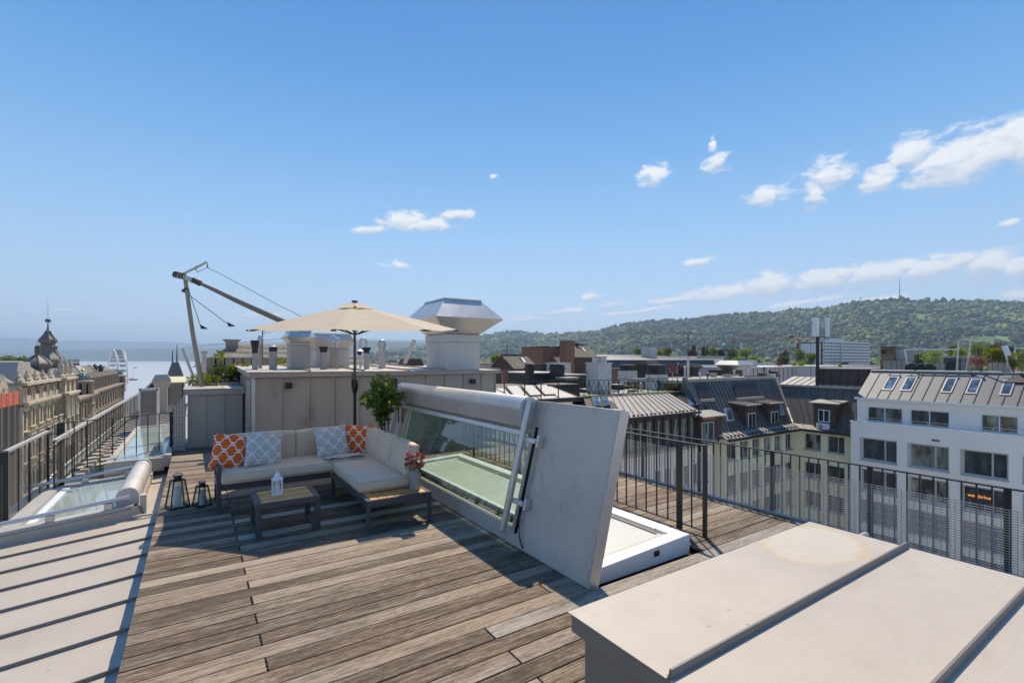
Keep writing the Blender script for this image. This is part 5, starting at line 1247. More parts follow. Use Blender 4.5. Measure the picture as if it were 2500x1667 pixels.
def grid_wall(t, axis, P, th, cuts, rows, lo, hi, zlo, zhi, mat):
    """wall plate with real openings: full-width spandrels, piers between the windows"""
    def bx(a, b, c, d):
        if b - a < .01 or d - c < .01: return
        (MB().box(P, P + th, a, b, c, d) if axis == 'x' else MB().box(a, b, P, P + th, c, d)).build('wall', mat, t)
    zz = sorted(rows); prev = zlo
    for r0, r1 in zz: bx(lo, hi, prev, r0); prev = r1
    bx(lo, hi, prev, zhi)
    for r0, r1 in zz:
        q = lo
        for a, b in sorted(cuts): bx(q, a, r0, r1); q = b
        bx(q, hi, r0, r1)
def seam_roof(t, bl, br, tr, tl, n, mat=m_groof, seam=.05, sw=.05, th=.06, smat=None):
    bl, br, tr, tl = map(Vector, (bl, br, tr, tl))
    nr = (br - bl).cross(tl - bl).normalized()
    for i in range(n):
        a, b = i / n, (i + 1) / n
        MB().slab(bl.lerp(br, a), bl.lerp(br, b), tl.lerp(tr, b), tl.lerp(tr, a), th).build('roof_panel', mat, t)
        p, q = bl.lerp(br, b), tl.lerp(tr, b)
        MB().bar(p + nr * seam / 2, q + nr * seam / 2, sw, seam, up=nr).build('roof_seam', smat or m_seam, t)
# --- white office house
W = thing('white_building', 'white rendered office house with grey seamed mansard across the courtyard', 'building', (54, 9, GZ))
WX = 52.; yt, ym_ = 20.55, -2.
wy = [(16.93, 19.7), (13.4, 16.1), (9.92, 12.62), (6.4, 9.1)]
wr = [(-7.48 - 2.87 * k, -5.43 - 2.87 * k) for k in range(5)]
grid_wall(W, 'x', WX, .4, wy, wr, ym_, yt, GZ, -4.06, m_wwall)
MB().box(WX + .42, WX + 12, ym_, yt - .01, GZ, -4.1).build('wall_core', m_wwall, W)
MB().box(WX - .06, WX + .5, ym_, yt + .05, -4.055, -3.98).build('parapet_cap', m_white, W)
for k, (z0, z1) in enumerate(wr):
    for i, (a, b) in enumerate(wy):
        o = window_x(W, WX + .22, a, b, z0, z1, m_greyf, (m_pane, m_pane_c, m_pane_w, m_pane)[(k * 3 + i * 2) % 4] if k < 2 else m_pane_w, .34, True, .13)
        if k >= 2:
            for s in range(13): MB().hexa([(WX + .10,a+.1,z0+.1+s*.15),(WX + .16,a+.1,z0+.17+s*.15),(WX + .16,b-.1,z0+.17+s*.15),(WX + .10,b-.1,z0+.1+s*.15),(WX + .10,a+.1,z0+.115+s*.15),(WX + .16,a+.1,z0+.185+s*.15),(WX + .16,b-.1,z0+.185+s*.15),(WX + .10,b-.1,z0+.115+s*.15)]).build('blind_slat', m_blind, o)
        MB().box(WX - .04, WX + .2, b + .003, b + .06, z0, z1).build('reveal_edge', m_greyf, o)
p = at(2285, 1075, X=WX); MB().box(WX - .12, WX - .002, p.y - .25, p.y + .25, p.z - .05, p.z + .05).build('wall_vent', m_dark, W)
# set-back top storey
X2 = 53.4
wy2 = [(fy(2203, X2), fy(2117, X2)), (fy(2318, X2), fy(2221, X2)), (fy(2486, X2), fy(2394, X2)), (6.2, 8.2)]
grid_wall(W, 'x', X2, .3, wy2, [(-4.05, -2.62)], ym_, yt, -4.1, -1.98, m_wwall)
for i, (a, b) in enumerate(wy2): window_x(W, X2 + .12, a, b, -4.05, -2.62, m_white, m_pane_w if i != 1 else m_pane, .5, False, .08)
MB().box(X2 - .35, X2 + .3, ym_, yt + .1, -1.975, -1.80).build('eaves_band', m_white, W)
for z in (-3.55, -3.75): MB().bar((WX + .2, ym_, z), (WX + .2, yt - .2, z), .025).build('balcony_rail', m_galv, W)
for i in range(16): MB().bar((WX + .2, yt - .3 - i * 1.35, -3.98), (WX + .2, yt - .3 - i * 1.35, -3.5), .025).build('balcony_post', m_galv, W)
tb, tp = (X2 - .3, -1.80), (56.6, .66)
seam_roof(W, (tb[0], yt, tb[1]), (tb[0], ym_, tb[1]), (tp[0], ym_, tp[1]), (tp[0], yt, tp[1]), 27, m_groof)
MB().prism([(tb[0] + .15, -1.79), (tp[0] + 9, -1.79), (tp[0] + 9, tp[1] - .12), (tp[0] + .1, tp[1] - .12)], 'y', ym_, yt - .02).build('attic_core', m_groof, W)
MB().tube([(tp[0] - .05, yt, tp[1] + .06), (tp[0] - .05, 11.2, tp[1] + .06)], .10, 8).build('ridge_pipe', m_galv_dull, W); MB().box(tp[0] - .1, tp[0] + .1, ym_, 11.2, tp[1] - .02, tp[1] + .10).build('ridge_cap', m_zinc_pale, W)
MB().box(tp[0], tp[0] + 9, ym_, yt, tp[1] - .1, tp[1] - .02).build('roof_terrace', m_flat, W)
MB().slab((tb[0] + 2.3, 10.9, tb[1] + 1.78), (tb[0] + 2.3, ym_, tb[1] + 1.78), (tp[0] + .02, ym_, tp[1] + .08), (tp[0] + .02, 10.0, tp[1] + .08), .03).build('dark_roof_strip', m_blk, W)
rv = Vector((tp[0] - tb[0], 0, tp[1] - tb[1])); rn = Vector((-rv.z, 0, rv.x)).normalized()
def on_roof(f, y, h=0): return Vector((tb[0] + rv.x * f, y, tb[1] + rv.z * f)) + rn * h
for p0, p1 in ((2155.6, 2184), (2200, 2228.6), (2298.5, 2327), (2358, 2388), (2440, 2470)):
    xm = tb[0] + rv.x * .55; a, b = fy(p0 + 6, xm), fy(p1 + 4, xm)
    o = MB().slab(on_roof(.30, a, .07), on_roof(.30, b, .07), on_roof(.80, b, .07), on_roof(.80, a, .07), .12).build('roof_window', m_greyf, W)
    MB().slab(on_roof(.335, a - .09, .082), on_roof(.335, b + .09, .082), on_roof(.765, b + .09, .082), on_roof(.765, a - .09, .082), .012).build('pane', m_pane_b, o)
    MB().bar(on_roof(.82, a + .05, .07), on_roof(.82, b - .05, .07), .12, .10).build('flashing', m_zinc_pale, o)
# lit sign in a second-row window: own letters, built of strokes
sg = thing('neon_sign', 'orange glowing lettering behind a second-row window of the white building', 'sign', (WX + .2, 11.5, -9.2))
cu = bpy.data.curves.new('lettering', 'FONT'); cu.body = 'we thrive'; cu.size = .36; cu.extrude = .015; cu.materials.append(m_sign)
dg = bpy.data.objects.new('tmp', cu); COL.objects.link(dg); bpy.context.view_layer.update()
me = bpy.data.meshes.new_from_object(dg.evaluated_get(bpy.context.evaluated_depsgraph_get())); bpy.data.objects.remove(dg)
lo = bpy.data.objects.new('lettering', me); COL.objects.link(lo); lo.parent = sg; me.materials.clear(); me.materials.append(m_sign)
lo.rotation_euler = (R(90), 0, R(-90)); p = at(2362, 1210, X=WX + .19); lo.location = (p.x - sg.location.x, p.y - sg.location.y + .0, p.z - sg.location.z)
# --- yellow house: two wings round the inner corner
Yh = thing('yellow_house', 'pale yellow courtyard house with dark brown mansard and dormers', 'building', (48, 27, GZ))
YX, YY = 53., 25.8
EZ = -5.45
rw = [(fy(2004, YX), fy(1964, YX)), (fy(2062, YX), fy(2020, YX))]
rows = [(-7.45 - 2.95 * k, -5.80 - 2.95 * k) for k in range(5)]
grid_wall(Yh, 'x', YX, .35, rw, rows, 20.56, YY + .3, GZ, EZ, m_ywall)
lw = [(fx(a, YY), fx(b, YY)) for a, b in ((1778, 1798), (1807, 1829), (1837, 1857), (1865, 1884), (1891, 1909), (1918, 1934))]
lw = [(a, max(b, a + 1.25)) for a, b in lw]
grid_wall(Yh, 'y', YY, .35, lw, rows, 40.2, YX - .002, GZ, EZ, m_ywall)
for r in rows:
    for a, b in rw:
        window_x(Yh, YX + .15, a, b, r[0], r[1], m_band, random.choice((m_pane, m_pane_c)), .4)
    for a, b in lw: window_y(Yh, YY + .15, a, b, r[0], r[1], m_band, random.choice((m_pane, m_pane_c, m_pane_w)))
MB().box(YX + .36, YX + 8, 20.6, 36, GZ, EZ - .02).build('wall_core', m_ywall, Yh); MB().box(40.25, YX + .35, YY + .36, 36, GZ, EZ - .02).build('wall_core', m_ywall, Yh)
MB().box(39.9, YX - .42, YY - .55, YY - .35, EZ - .12, EZ + .12).build('gutter', m_blk, Yh); MB().box(YX - .55, YX - .35, 20.5, YY - .352, EZ - .12, EZ + .12).build('gutter', m_blk, Yh)
MB().tube([(YX - .4, 20.75, EZ - .05), (YX - .1, 20.7, EZ - .5), (YX - .06, 20.7, -12)], .06, 8).build('downpipe', m_blk, Yh)
# flat eaves apron, then steep mansard
seam_roof(Yh, (39.9, YY - .5, EZ), (YX - .4, YY - .5, EZ), (YX + .5, YY + .9, EZ + .42), (39.9, YY + .9, EZ + .42), 18, m_lroof)
seam_roof(Yh, (YX - .5, YY - .4, EZ), (YX - .5, 20.5, EZ), (YX + .9, 20.5, EZ + .42), (YX + .9, YY + 1.0, EZ + .42), 7, m_broof)
for i in range(22):
    x = 40.3 + i * .58; MB().box(x, x + .18, YY - .1, YY + .05, EZ + .2, EZ + .32).build('snow_guard', m_blk, Yh)
seam_roof(Yh, (39.9, YY + .9, EZ + .43), (YX + .5, YY + .9, EZ + .43), (YX + 3.4, YY + 4.3, -.32), (40.6, YY + 4.3, -.32), 26, m_broof)
seam_roof(Yh, (YX + .9, YY + .9, EZ + .43), (YX + .9, 20.5, EZ + .43), (YX + 3.3, 20.5, -1.12), (YX + 3.3, YY + 3.6, -1.12), 11, m_broof)
MB().box(40.6, YX + 4, YY + 4.32, YY + 12, -.6, -.30).build('flat_roof', m_flat, Yh); MB().box(40.4, YX + 3.0, YY + 4.2, YY + 4.5, -.42, -.12).build('roof_edge', m_zinc, Yh)
seam_roof(Yh, (YX + 3.2, YY + 3.8, -1.10), (YX + 3.2, 20.5, -1.10), (YX + 7, 20.5, -.2), (YX + 7, YY + 4, -.2), 12, m_lroof)
MB().box(YX + 3.1, YX + 3.3, 20.5, YY + 3.6, -1.22, -1.0).build('roof_edge', m_zinc, Yh)
# firewall verge on the left
MB().hexa([(39.4, YY + .6, EZ), (39.95, YY + .6, EZ), (39.95, YY + 4.6, EZ), (39.4, YY + 4.6, EZ), (39.4, YY + .9, EZ + .7), (39.95, YY + .9, EZ + .7), (40.7, YY + 4.6, .05), (40.1, YY + 4.6, .05)]).build('verge_wall', m_broof, Yh)
def dormer_y(px0, px1, pyt, pyb, Yf, dep, winpx):
    x0, x1 = fx(px0, Yf), fx(px1, Yf); zt = at((px0 + px1) / 2, pyt, Y=Yf).z; zb = at((px0 + px1) / 2, pyb, Y=Yf).z
    d = MB().box(x0, x1, Yf, Yf + dep, zb, zt - .18).build('dormer', m_brown, Yh)
    MB().slab((x0 - .35, Yf - .35, zt - .15), (x1 + .35, Yf - .35, zt - .15), (x1 + .35, Yf + dep, zt + .12), (x0 - .35, Yf + dep, zt + .12), .10).build('dormer_roof', m_lroof, d)
    for i in range(5):
        x = x0 - .3 + (x1 - x0 + .6) * i / 4; MB().bar((x, Yf - .35, zt - .10), (x, Yf + dep, zt + .17), .05, .05).build('roof_seam', m_seam, d)
    a, b = fx(winpx[0], Yf), fx(winpx[1], Yf); zw0, zw1 = at((px0 + px1) / 2, winpx[3], Y=Yf).z, at((px0 + px1) / 2, winpx[2], Y=Yf).z
    wn = MB().box(a, b, Yf - .05, Yf - .002, zw0, zw1).build('dormer_window', m_white, d)
    m_ = (a + b) / 2
    for u, v in ((a + .07, m_ - .04), (m_ + .04, b - .07)): MB().box(u, v, Yf - .062, Yf - .052, zw0 + .07, zw1 - .07).build('pane', m_pane, wn)
dormer_y(1821, 1848, 983, 1052, YY + 1.0, 2.8, (1826, 1844, 1008, 1050))
dormer_y(1877, 1904, 979, 1045, YY + 1.1, 2.8, (1882, 1899, 1004, 1043))
# dormer of the right wing with window and air conditioner
Xf = YX + .6; y1, y0 = fy(1986, Xf), fy(2040, Xf); zt, zb = at(2010, 978, X=Xf).z, at(2010, 1046, X=Xf).z
d = MB().box(Xf, Xf + 3, y0, y1, zb, zt - .2).build('dormer', m_brown, Yh)
MB().slab((Xf - .4, y1 + .3, zt - .2), (Xf - .4, y0 - .4, zt - .2), (Xf + 3, y0 - .4, zt + .1), (Xf + 3, y1 + .3, zt + .1), .10).build('dormer_roof', m_lroof, d)
a, b = fy(2026, Xf), fy(1998, Xf); z0, z1 = at(2012, 1030, X=Xf).z, at(2012, 1000, X=Xf).z
wn = MB().box(Xf - .06, Xf - .002, a, b, z0, z1).build('dormer_window', m_white, d); mid = (a + b) / 2
for u, v in ((a + .08, mid - .05), (mid + .05, b - .08)): MB().box(Xf - .075, Xf - .062, u, v, z0 + .08, z1 - .08).build('pane', m_pane, wn)
ac = thing('air_conditioner', 'white air conditioner hung under the dormer window of the yellow house', 'air conditioner', (Xf - .2, mid, z0 - .6))
MB().box(Xf - .42, Xf - .08, a - .05, b + .05, z0 - .72, z0 - .12).build('casing', m_white, ac, bevel=.03, seg=1); MB().lathe([(.22, 0), (.22, .02)], 16, (0, 0, 0)).build('fan_grille', m_zinc, ac, local=True).rotation_euler = (0, R(-90), 0)
ac.children[-1].location = (-.225, .12, .18)
# skylights, and black plates whose colour stands in for shaded recesses
def on_m(px, f, h=.08):
    y = YY + .9 + 3.4 * f; z = EZ + .43 + (-.32 - EZ - .43) * f; return Vector((fx(px, y), y - h * .8, z + h * .6))
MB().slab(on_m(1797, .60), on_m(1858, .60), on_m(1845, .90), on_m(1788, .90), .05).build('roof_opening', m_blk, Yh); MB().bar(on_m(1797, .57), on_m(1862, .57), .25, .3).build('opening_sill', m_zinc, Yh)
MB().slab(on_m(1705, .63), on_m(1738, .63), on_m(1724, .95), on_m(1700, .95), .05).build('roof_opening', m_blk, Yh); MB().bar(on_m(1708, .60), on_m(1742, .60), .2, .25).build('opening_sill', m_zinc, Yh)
for p0, p1 in ((1770, 1782), (1895, 1906)):
    o = MB().slab(on_m(p0 + 4, .18, .14), on_m(p1 + 8, .18, .14), on_m(p1, .42, .14), on_m(p0 - 4, .42, .14), .12).build('roof_window', m_greyf, Yh); MB().slab(on_m(p0 + 6, .205, .17), on_m(p1 + 5, .205, .17), on_m(p1 - 1, .40, .17), on_m(p0 - 1, .40, .17), .01).build('pane', m_pane_b, o)
# brown plant block on the right wing
bk = thing('roof_plant_block', 'big dark brown clad block on the roof behind the telecom mast', 'roof housing', (YX + 5, 24, -1))
X5 = YX + 4.2; ya, yb = fy(2118, X5), fy(1990, X5); zt = at(2050, 901, X=X5).z
n = 6
for i in range(n): MB().box(X5, X5 + .1, ya + (yb - ya) * i / n + .02, ya + (yb - ya) * (i + 1) / n - .02, -1.3, zt).build('cladding_panel', m_brown, bk)
MB().box(X5 + .1, X5 + 4, ya, yb, -1.3, zt - .02).build('core', m_brown, bk); MB().box(X5 - .05, X5 + 4.1, ya - .1, yb + .1, zt, zt + .12).build('coping', m_zinc_pale, bk)

# --- lower house with light seamed roof and dark glazed top storey
Lh = thing('glazed_house', 'lower courtyard house with light seamed roof above a dark glazed storey', 'building', (30, 32, GZ))
LY = 27.; xr = fx(1700, LY); xl = 12.
ez = at(1620, 1013, Y=LY - .4).z; tz = at(1560, 961, Y=LY + 3.4).z
xtr = fx(1629, LY + 3.4); xtl = fx(1486, LY + 3.4)
seam_roof(Lh, (fx(1440, LY), LY - .4, ez), (xr, LY - .4, ez), (xtr, LY + 3.4, tz), (xtl - 2, LY + 3.4, tz), 17, m_sheet, smat=m_seam)
MB().add([(xr, LY - .4, ez), (xr + .3, LY + 3.4, ez), (xtr, LY + 3.4, tz)], [(0, 1, 2)]).build('roof_hip', m_broof, Lh)
for i in range(28): MB().box(xl + 12 + i * .52, xl + 12.16 + i * .52, LY - .2, LY - .1, ez + .08, ez + .2).build('snow_guard', m_blk, Lh)
MB().box(xl, xr, LY - .55, LY - .38, ez - .14, ez + .06).build('gutter', m_blk, Lh)
MB().box(xl, xr - .2, LY + .6, LY + 12, GZ, ez - .25).build('wall_core', m_wwall, Lh)
zf = at(1620, 1093, Y=LY).z
nb = 14
for i in range(nb):
    a = 22 + i * (xr - 22) / nb; b = 22 + (i + 1) * (xr - 22) / nb
    MB().box(a - .09, a + .09, LY - .05, LY + .2, zf, ez - .2).build('mullion', m_blk, Lh)
    o = MB().box(a + .1, b - .1, LY + .1, LY + .14, zf + .05, ez - .55).build('window', m_pane_w, Lh)
    MB().box(a + .1, b - .1, LY + .05, LY + .15, ez - .54, ez - .16).build('head_panel', m_brown, Lh)
    MB().bar(((a + b) / 2, LY + .08, zf + .05), ((a + b) / 2, LY + .08, ez - .56), .07).build('glazing_bar', m_greyf, o)
MB().box(xl, xr + 2.5, LY - .6, LY + .5, zf - .25, zf).build('ledge', m_lroof, Lh)
grid_wall(Lh, 'y', LY, .35, [(fx(p, LY), fx(p + 14, LY)) for p in (1600, 1623, 1646, 1669, 1692, 1715)], [(-9.3, -7.5), (-12.3, -10.5), (-15.3, -13.5)], xl, 39.9, GZ, zf - .25, m_wwall)
for p in (1600, 1623, 1646, 1669, 1692, 1715):
    for z in (-9.3, -12.3, -15.3): window_y(Lh, LY + .15, fx(p, LY), fx(p + 14, LY), z, z + 1.8, m_greyf, m_pane)
# porch bay
x0, x1 = fx(1703, LY - .3), fx(1757, LY - .3); zp = at(1730, 1006, Y=LY).z
MB().slab((x0, LY - .9, zp - .25), (x1 + .3, LY - .9, zp - .25), (x1 + .3, LY + .8, zp + .1), (x0, LY + .8, zp + .1), .1).build('bay_roof', m_lroof, Lh)
MB().box(x0 + .1, x1, LY - .5, LY + 2, zf, zp - .4).build('bay', m_brown, Lh); window_y(Lh, LY - .62, fx(1714, LY - .6), fx(1743, LY - .6), at(1730, 1070, Y=LY).z, at(1730, 1026, Y=LY).z, m_band, m_pane_w)
MB().box(fx(1716, LY - .7), fx(1746, LY - .7), LY - .72, LY - .66, at(1730, 1022, Y=LY).z, at(1730, 1014, Y=LY).z).build('red_blind_box', m_crane, Lh)
MB().tube([(x0 - .1, LY - .5, ez - .1), (x0 + .1, LY - .4, ez - .9), (x0 + .1, LY - .4, zf)], .06, 6).build('downpipe', m_blk, Lh)
def dark_dormer(px0, px1, pyt, pyb, panes):
    y0, y1 = LY + 1.2, LY + 3.6; z1 = at((px0 + px1) / 2, pyt, Y=y1).z; z0 = at((px0 + px1) / 2, pyb, Y=y0).z
    d = MB().slab((fx(px0 + 12, y0), y0, z0), (fx(px1 + 30, y0), y0, z0), (fx(px1, y1), y1, z1), (fx(px0, y1), y1, z1), .4).build('dark_slope', m_blk, Lh)
    def q(px, f, h): y = y0 + (y1 - y0) * f; return Vector((fx(px, y), y - .12 * h, z0 + (z1 - z0) * f + .1 * h))
    for a, b in panes:
        w = MB().slab(q(a + 8, .12, 1), q(b + 8, .12, 1), q(b, .78, 1), q(a, .78, 1), .1).build('roof_window', m_dark, Lh); MB().slab(q(a + 10, .16, 1.3), q(b + 6, .16, 1.3), q(b - 2, .74, 1.3), q(a + 2, .74, 1.3), .01).build('pane', m_pane_b, w)
dark_dormer(1649, 1700, 955, 1000, ((1668, 1685), (1687, 1704)))
dark_dormer(1423, 1480, 965, 1000, ((1440, 1458), (1462, 1480)))
# flat roof terrace behind, with moss, and criss-cross railing
MB().box(xl - 4, 41, LY + 3.4, LY + 20, tz - .35, tz - .12).build('flat_roof', m_flat, Lh)
MB().box(xl, 40.2, LY + 3.3, LY + 3.5, tz - .30, tz + .02).build('roof_edge', m_blk, Lh)
for a, b, y in ((1560, 1690, 31.2), (1440, 1500, 31.4), (1545, 1575, 40), (1515, 1530, 38)):
    MB().box(fx(a, y), fx(b, y), y, y + 1.6, tz - .12, tz - .06).build('moss_patch', m_moss, Lh)
rt = thing('terrace_railing', 'dark criss-cross railing along the mossy flat roof above the light seamed roof', 'railing', (34, 31, tz))
Yr = 31.; za, zb2 = tz - .1, at(1560, 925, Y=Yr).z
pxs = list(range(1414, 1695, 24))
for i, p_ in enumerate(pxs):
    MB().bar((fx(p_, Yr), Yr, za), (fx(p_, Yr), Yr, zb2), .05).build('upright', m_dark, rt)
    if i + 1 < len(pxs):
        a, b = fx(p_, Yr), fx(pxs[i + 1], Yr); m_ = (a + b) / 2
        for u, v in ((a, m_), (m_, b)):
            MB().bar((u, Yr, za + .15), (v, Yr, zb2 - .1), .025).build('diagonal', m_dark, rt); MB().bar((v, Yr, za + .15), (u, Yr, zb2 - .1), .025).build('diagonal', m_dark, rt)
MB().bar((fx(1414, Yr), Yr, zb2), (fx(1690, Yr), Yr, zb2), .05).build('top_rail', m_dark, rt)
# light roof with three tilted flaps, left of it
t = thing('flap_roof_house', 'light metal roof with three open dark-edged roof flaps above the blind cassette', 'building', (22, 30, GZ))
y0, y1 = 26., 30.5; zb_, zt_ = at(1290, 975, Y=y0).z, at(1290, 945, Y=y1).z
xa, xb = 6., fx(1410, y0); seam_roof(t, (xa, y0, zb_), (xb, y0, zb_), (fx(1345, y1), y1, zt_), (xa, y1, zt_), 10, m_sheet)
MB().box(xa, xb - .3, y0 + .2, y1 + 6, GZ, zb_ - .12).build('wall', m_wwall, t); MB().box(xa, xb, y0 - .2, y0, zb_ - .3, zb_ - .02).build('eaves', m_blk, t)
MB().box(xa, fx(1345, y1), y1, y1 + 6, zb_ - .1, zt_ - .02).build('attic', m_blk, t)
for p0, p1 in ((1240, 1285), (1278, 1322), (1314, 1356)):
    def q(px, f, h): y = y0 + .9 + (y1 - y0 - 1.2) * f; return (fx(px, y), y, zb_ + (zt_ - zb_) * (y - y0) / (y1 - y0) + h)
    o = MB().slab(q(p0 + 16, 0, .10), q(p1, 0, .10), q(p1 - 22, 1, .20), q(p0 - 4, 1, .20), .07).build('roof_flap', m_lroof, t)
    MB().bar(q(p0 + 15, 0, .03), q(p0 - 5, 1, .12), .10, .22).build('flap_edge', m_blk, o); MB().bar(q(p0 + 16, 0, .0), q(p1, 0, .0), .06, .16).build('flap_edge', m_blk, o)
for p_ in (1231, 1281, 1321, 1363):
    MB().bar((fx(p_, y0 + .4), y0 + .4, zb_), (fx(p_, y0 + .4), y0 + .4, zb_ + 1.15), .06).build('guard_post', m_dark, t)
MB().bar((fx(1225, y0 + .4), y0 + .4, zb_ + 1.1), (fx(1412, y0 + .4), y0 + .4, zb_ + 1.25), .035).build('guard_rail', m_dark, t)

# clutter on the flat roofs: curbs, ducts, grates, pipes (parts of the houses they sit on)
rc = random.Random(21)
def clutter(t, px0, px1, Y0, Y1, z, n):
    for i in range(n):
        Y = rc.uniform(Y0, Y1); x = fx(rc.uniform(px0, px1), Y); k = rc.random(); w, d, h = rc.uniform(.3, 1.3), rc.uniform(.3, 1.2), rc.uniform(.12, .65)
        if k < .35:
            o = MB().box(x - w / 2, x + w / 2, Y, Y + d, z, z + h).build('roof_curb', rc.choice((m_zinc, m_blk, m_chimw, m_brown)), t); MB().box(x - w / 2 - .05, x + w / 2 + .05, Y - .05, Y + d + .05, z + h, z + h + .05).build('curb_lid', rc.choice((m_lroof, m_zinc_pale, m_blk)), o)
        elif k < .6: MB().bar((x, Y, z + .12), (x + rc.uniform(1, 3.5), Y + rc.uniform(-.6, .8), z + .12), rc.uniform(.1, .3), .16).build('duct', rc.choice((m_galv_dull, m_zinc, m_blk)), t)
        elif k < .8: MB().lathe([(.09, z), (.09, z + h + .3), (.17, z + h + .33), (.13, z + h + .5), (.02, z + h + .52)], 10, (x, Y, 0)).build('vent_pipe', rc.choice((m_galv_dull, m_chimw, m_blk)), t, smooth=True)
        elif k < .9: MB().box(x - 1.2, x + 1.2, Y, Y + .5, z + .05, z + .09).build('walkway_board', rc.choice((m_wood, m_lroof)), t)
        else: leaves(MB(), [((x, Y, z + .25), (.35, .35, .25))], 60, .16, rc).build('potted_greenery', rc.choice((m_leaf_y, m_leaf_d)), t)
clutter(Lh, 1425, 1690, 31.6, 44, tz - .12, 44)
clutter(Yh, 1705, 1900, YY + 4.7, YY + 10, -.30, 22)
clutter(bk, 2000, 2110, 22, 25.5, -.9, 0)
# ================================================================ rooftops in the middle distance
def block(name, label, cat, px0, px1, pyt, Y, dep, mat, zb=-9, capm=None, group=None, cap=.12):
    x0, x1 = fx(px0, Y), fx(px1, Y); c = (px0 + px1) / 2; zt = at(c, pyt, Y=Y).z
    t = thing(name, label, cat, ((x0 + x1) / 2, Y + dep / 2, zb), group)
    MB().box(x0, x1, Y, Y + dep, zb, zt - cap).build('wall', mat, t)
    MB().box(x0 - cap * .7, x1 + cap * .7, Y - cap * .7, Y + dep + cap * .7, zt - cap + .002, zt).build('coping', capm or m_zinc_pale, t)
    return t
def chim(label, px0, px1, pyt, pyb, Y, mat, top=None, dep=None):
    x0, x1 = fx(px0, Y), fx(px1, Y); c = (px0 + px1) / 2; zt, zb = at(c, pyt, Y=Y).z, at(c, pyb, Y=Y).z; dep = dep or (x1 - x0); w = x1 - x0
    t = thing('chimney', label, 'chimney', ((x0 + x1) / 2, Y, zb), 'chimneys on the courtyard roofs')
    if top == 'black':
        h = zt - zb; MB().box(x0, x1, Y, Y + dep, zb - .6, zb + h * .52).build('stack', mat, t); MB().box(x0 - .05, x1 + .05, Y - .05, Y + dep + .05, zb + h * .52, zb + h * .60).build('slab', m_blk, t)
        MB().box(x0 + w * .2, x1 - w * .2, Y + .1, Y + dep - .1, zb + h * .60, zt - .05).build('cowl', m_blk, t); MB().box(x0 + w * .15, x1 - w * .15, Y + .05, Y + dep - .05, zt - .05, zt).build('cowl_lid', m_zinc, t)
    elif top == 'hood':
        h = zt - zb; cx, cy = (x0 + x1) / 2, Y + dep / 2
        MB().box(x0 + w * .18, x1 - w * .18, Y, Y + dep, zb - .6, zb + h * .55).build('stack', mat, t); MB().frustum(cx, cy, w * .64, dep, zb + h * .552, w, dep * 1.4, zb + h * .78).build('lower_hood', mat, t); MB().frustum(cx, cy, w, dep * 1.4, zb + h * .782, w * .8, dep, zt).build('upper_hood', mat, t)
    elif top == 'notch':
        MB().box(x0, x1, Y, Y + dep, zb - .6, zt - .5).build('stack', mat, t); MB().box(x0 - .08, x1 + .08, Y - .08, Y + dep + .08, zt - .5, zt - .35).build('band', mat, t)
        MB().box(x0, x0 + w * .36, Y, Y + dep, zt - .35, zt).build('horn', mat, t); MB().box(x1 - w * .36, x1, Y, Y + dep, zt - .35, zt - .05).build('horn', mat, t)
    else:
        MB().box(x0, x1, Y, Y + dep, zb - .6, zt - .12).build('stack', mat, t); MB().box(x0 - .06, x1 + .06, Y - .06, Y + dep + .06, zt - .118, zt).build('cap', top or m_zinc_pale, t)
    return t
def gable_house(label, ap, ridge_px, eave, eave_px, Y, dep, roofm, wallm, pyb, win=None):
    """ridge along x; gable end towards the left; ap=(px,py) gable apex, eave=(px,py) front left eave corner"""
    yr = Y + dep / 2
    A = at(*ap, Y=yr); E = at(*eave, Y=Y); x0 = E.x; x1 = fx(eave_px, Y); xr1 = fx(ridge_px, yr)
    t = thing('brown_house', label, 'house', ((x0 + x1) / 2, yr, -9))
    zb = at(eave[0], pyb, Y=Y).z - 3
    MB().prism([(Y, zb), (Y + dep, zb), (Y + dep, E.z), (yr, A.z - .05), (Y, E.z)], 'x', x0 + .05, x1 - .05).build('wall', wallm, t)
    for s in (0, 1):
        ya = Y - .15 if s == 0 else Y + dep + .15; MB().slab((x0 - .1, ya, E.z - .05), (x1 + .1, ya, E.z - .05), (x1 + .1, yr, A.z + .02), (x0 - .1, yr, A.z + .02), -.12 if s else .12).build('roof_slope', roofm, t)
    MB().bar((x0 - .1, yr, A.z + .05), (x1 + .1, yr, A.z + .05), .25, .15).build('ridge', roofm, t)
    if win:
        f = .55; y = Y + dep / 2 * f; z = E.z + (A.z - E.z) * f; xx = fx(win, y)
        o = MB().slab((xx - .3, y - .5, z - .38 + .12), (xx + .3, y - .5, z - .38 + .12), (xx + .3, y + .5, z + .38 + .12), (xx - .3, y + .5, z + .38 + .12), .1).build('roof_window', m_blk, t); MB().slab((xx - .2, y - .4, z - .3 + .14), (xx + .2, y - .4, z - .3 + .14), (xx + .2, y + .4, z + .3 + .14), (xx - .2, y + .4, z + .3 + .14), .01).build('pane', m_white, o)
    return t
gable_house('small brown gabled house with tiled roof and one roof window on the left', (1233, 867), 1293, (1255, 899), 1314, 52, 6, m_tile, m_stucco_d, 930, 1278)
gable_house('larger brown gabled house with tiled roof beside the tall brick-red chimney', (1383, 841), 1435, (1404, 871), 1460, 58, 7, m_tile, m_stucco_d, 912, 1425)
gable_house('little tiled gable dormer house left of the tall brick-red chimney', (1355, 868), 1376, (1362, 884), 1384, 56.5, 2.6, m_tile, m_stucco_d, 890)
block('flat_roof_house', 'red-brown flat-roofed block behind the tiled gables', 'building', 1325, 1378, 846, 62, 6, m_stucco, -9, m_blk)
chim('tall red-brown stucco chimney in front of the larger gabled house', 1383, 1403, 832, 912, 54, m_stucco, m_stucco_d)
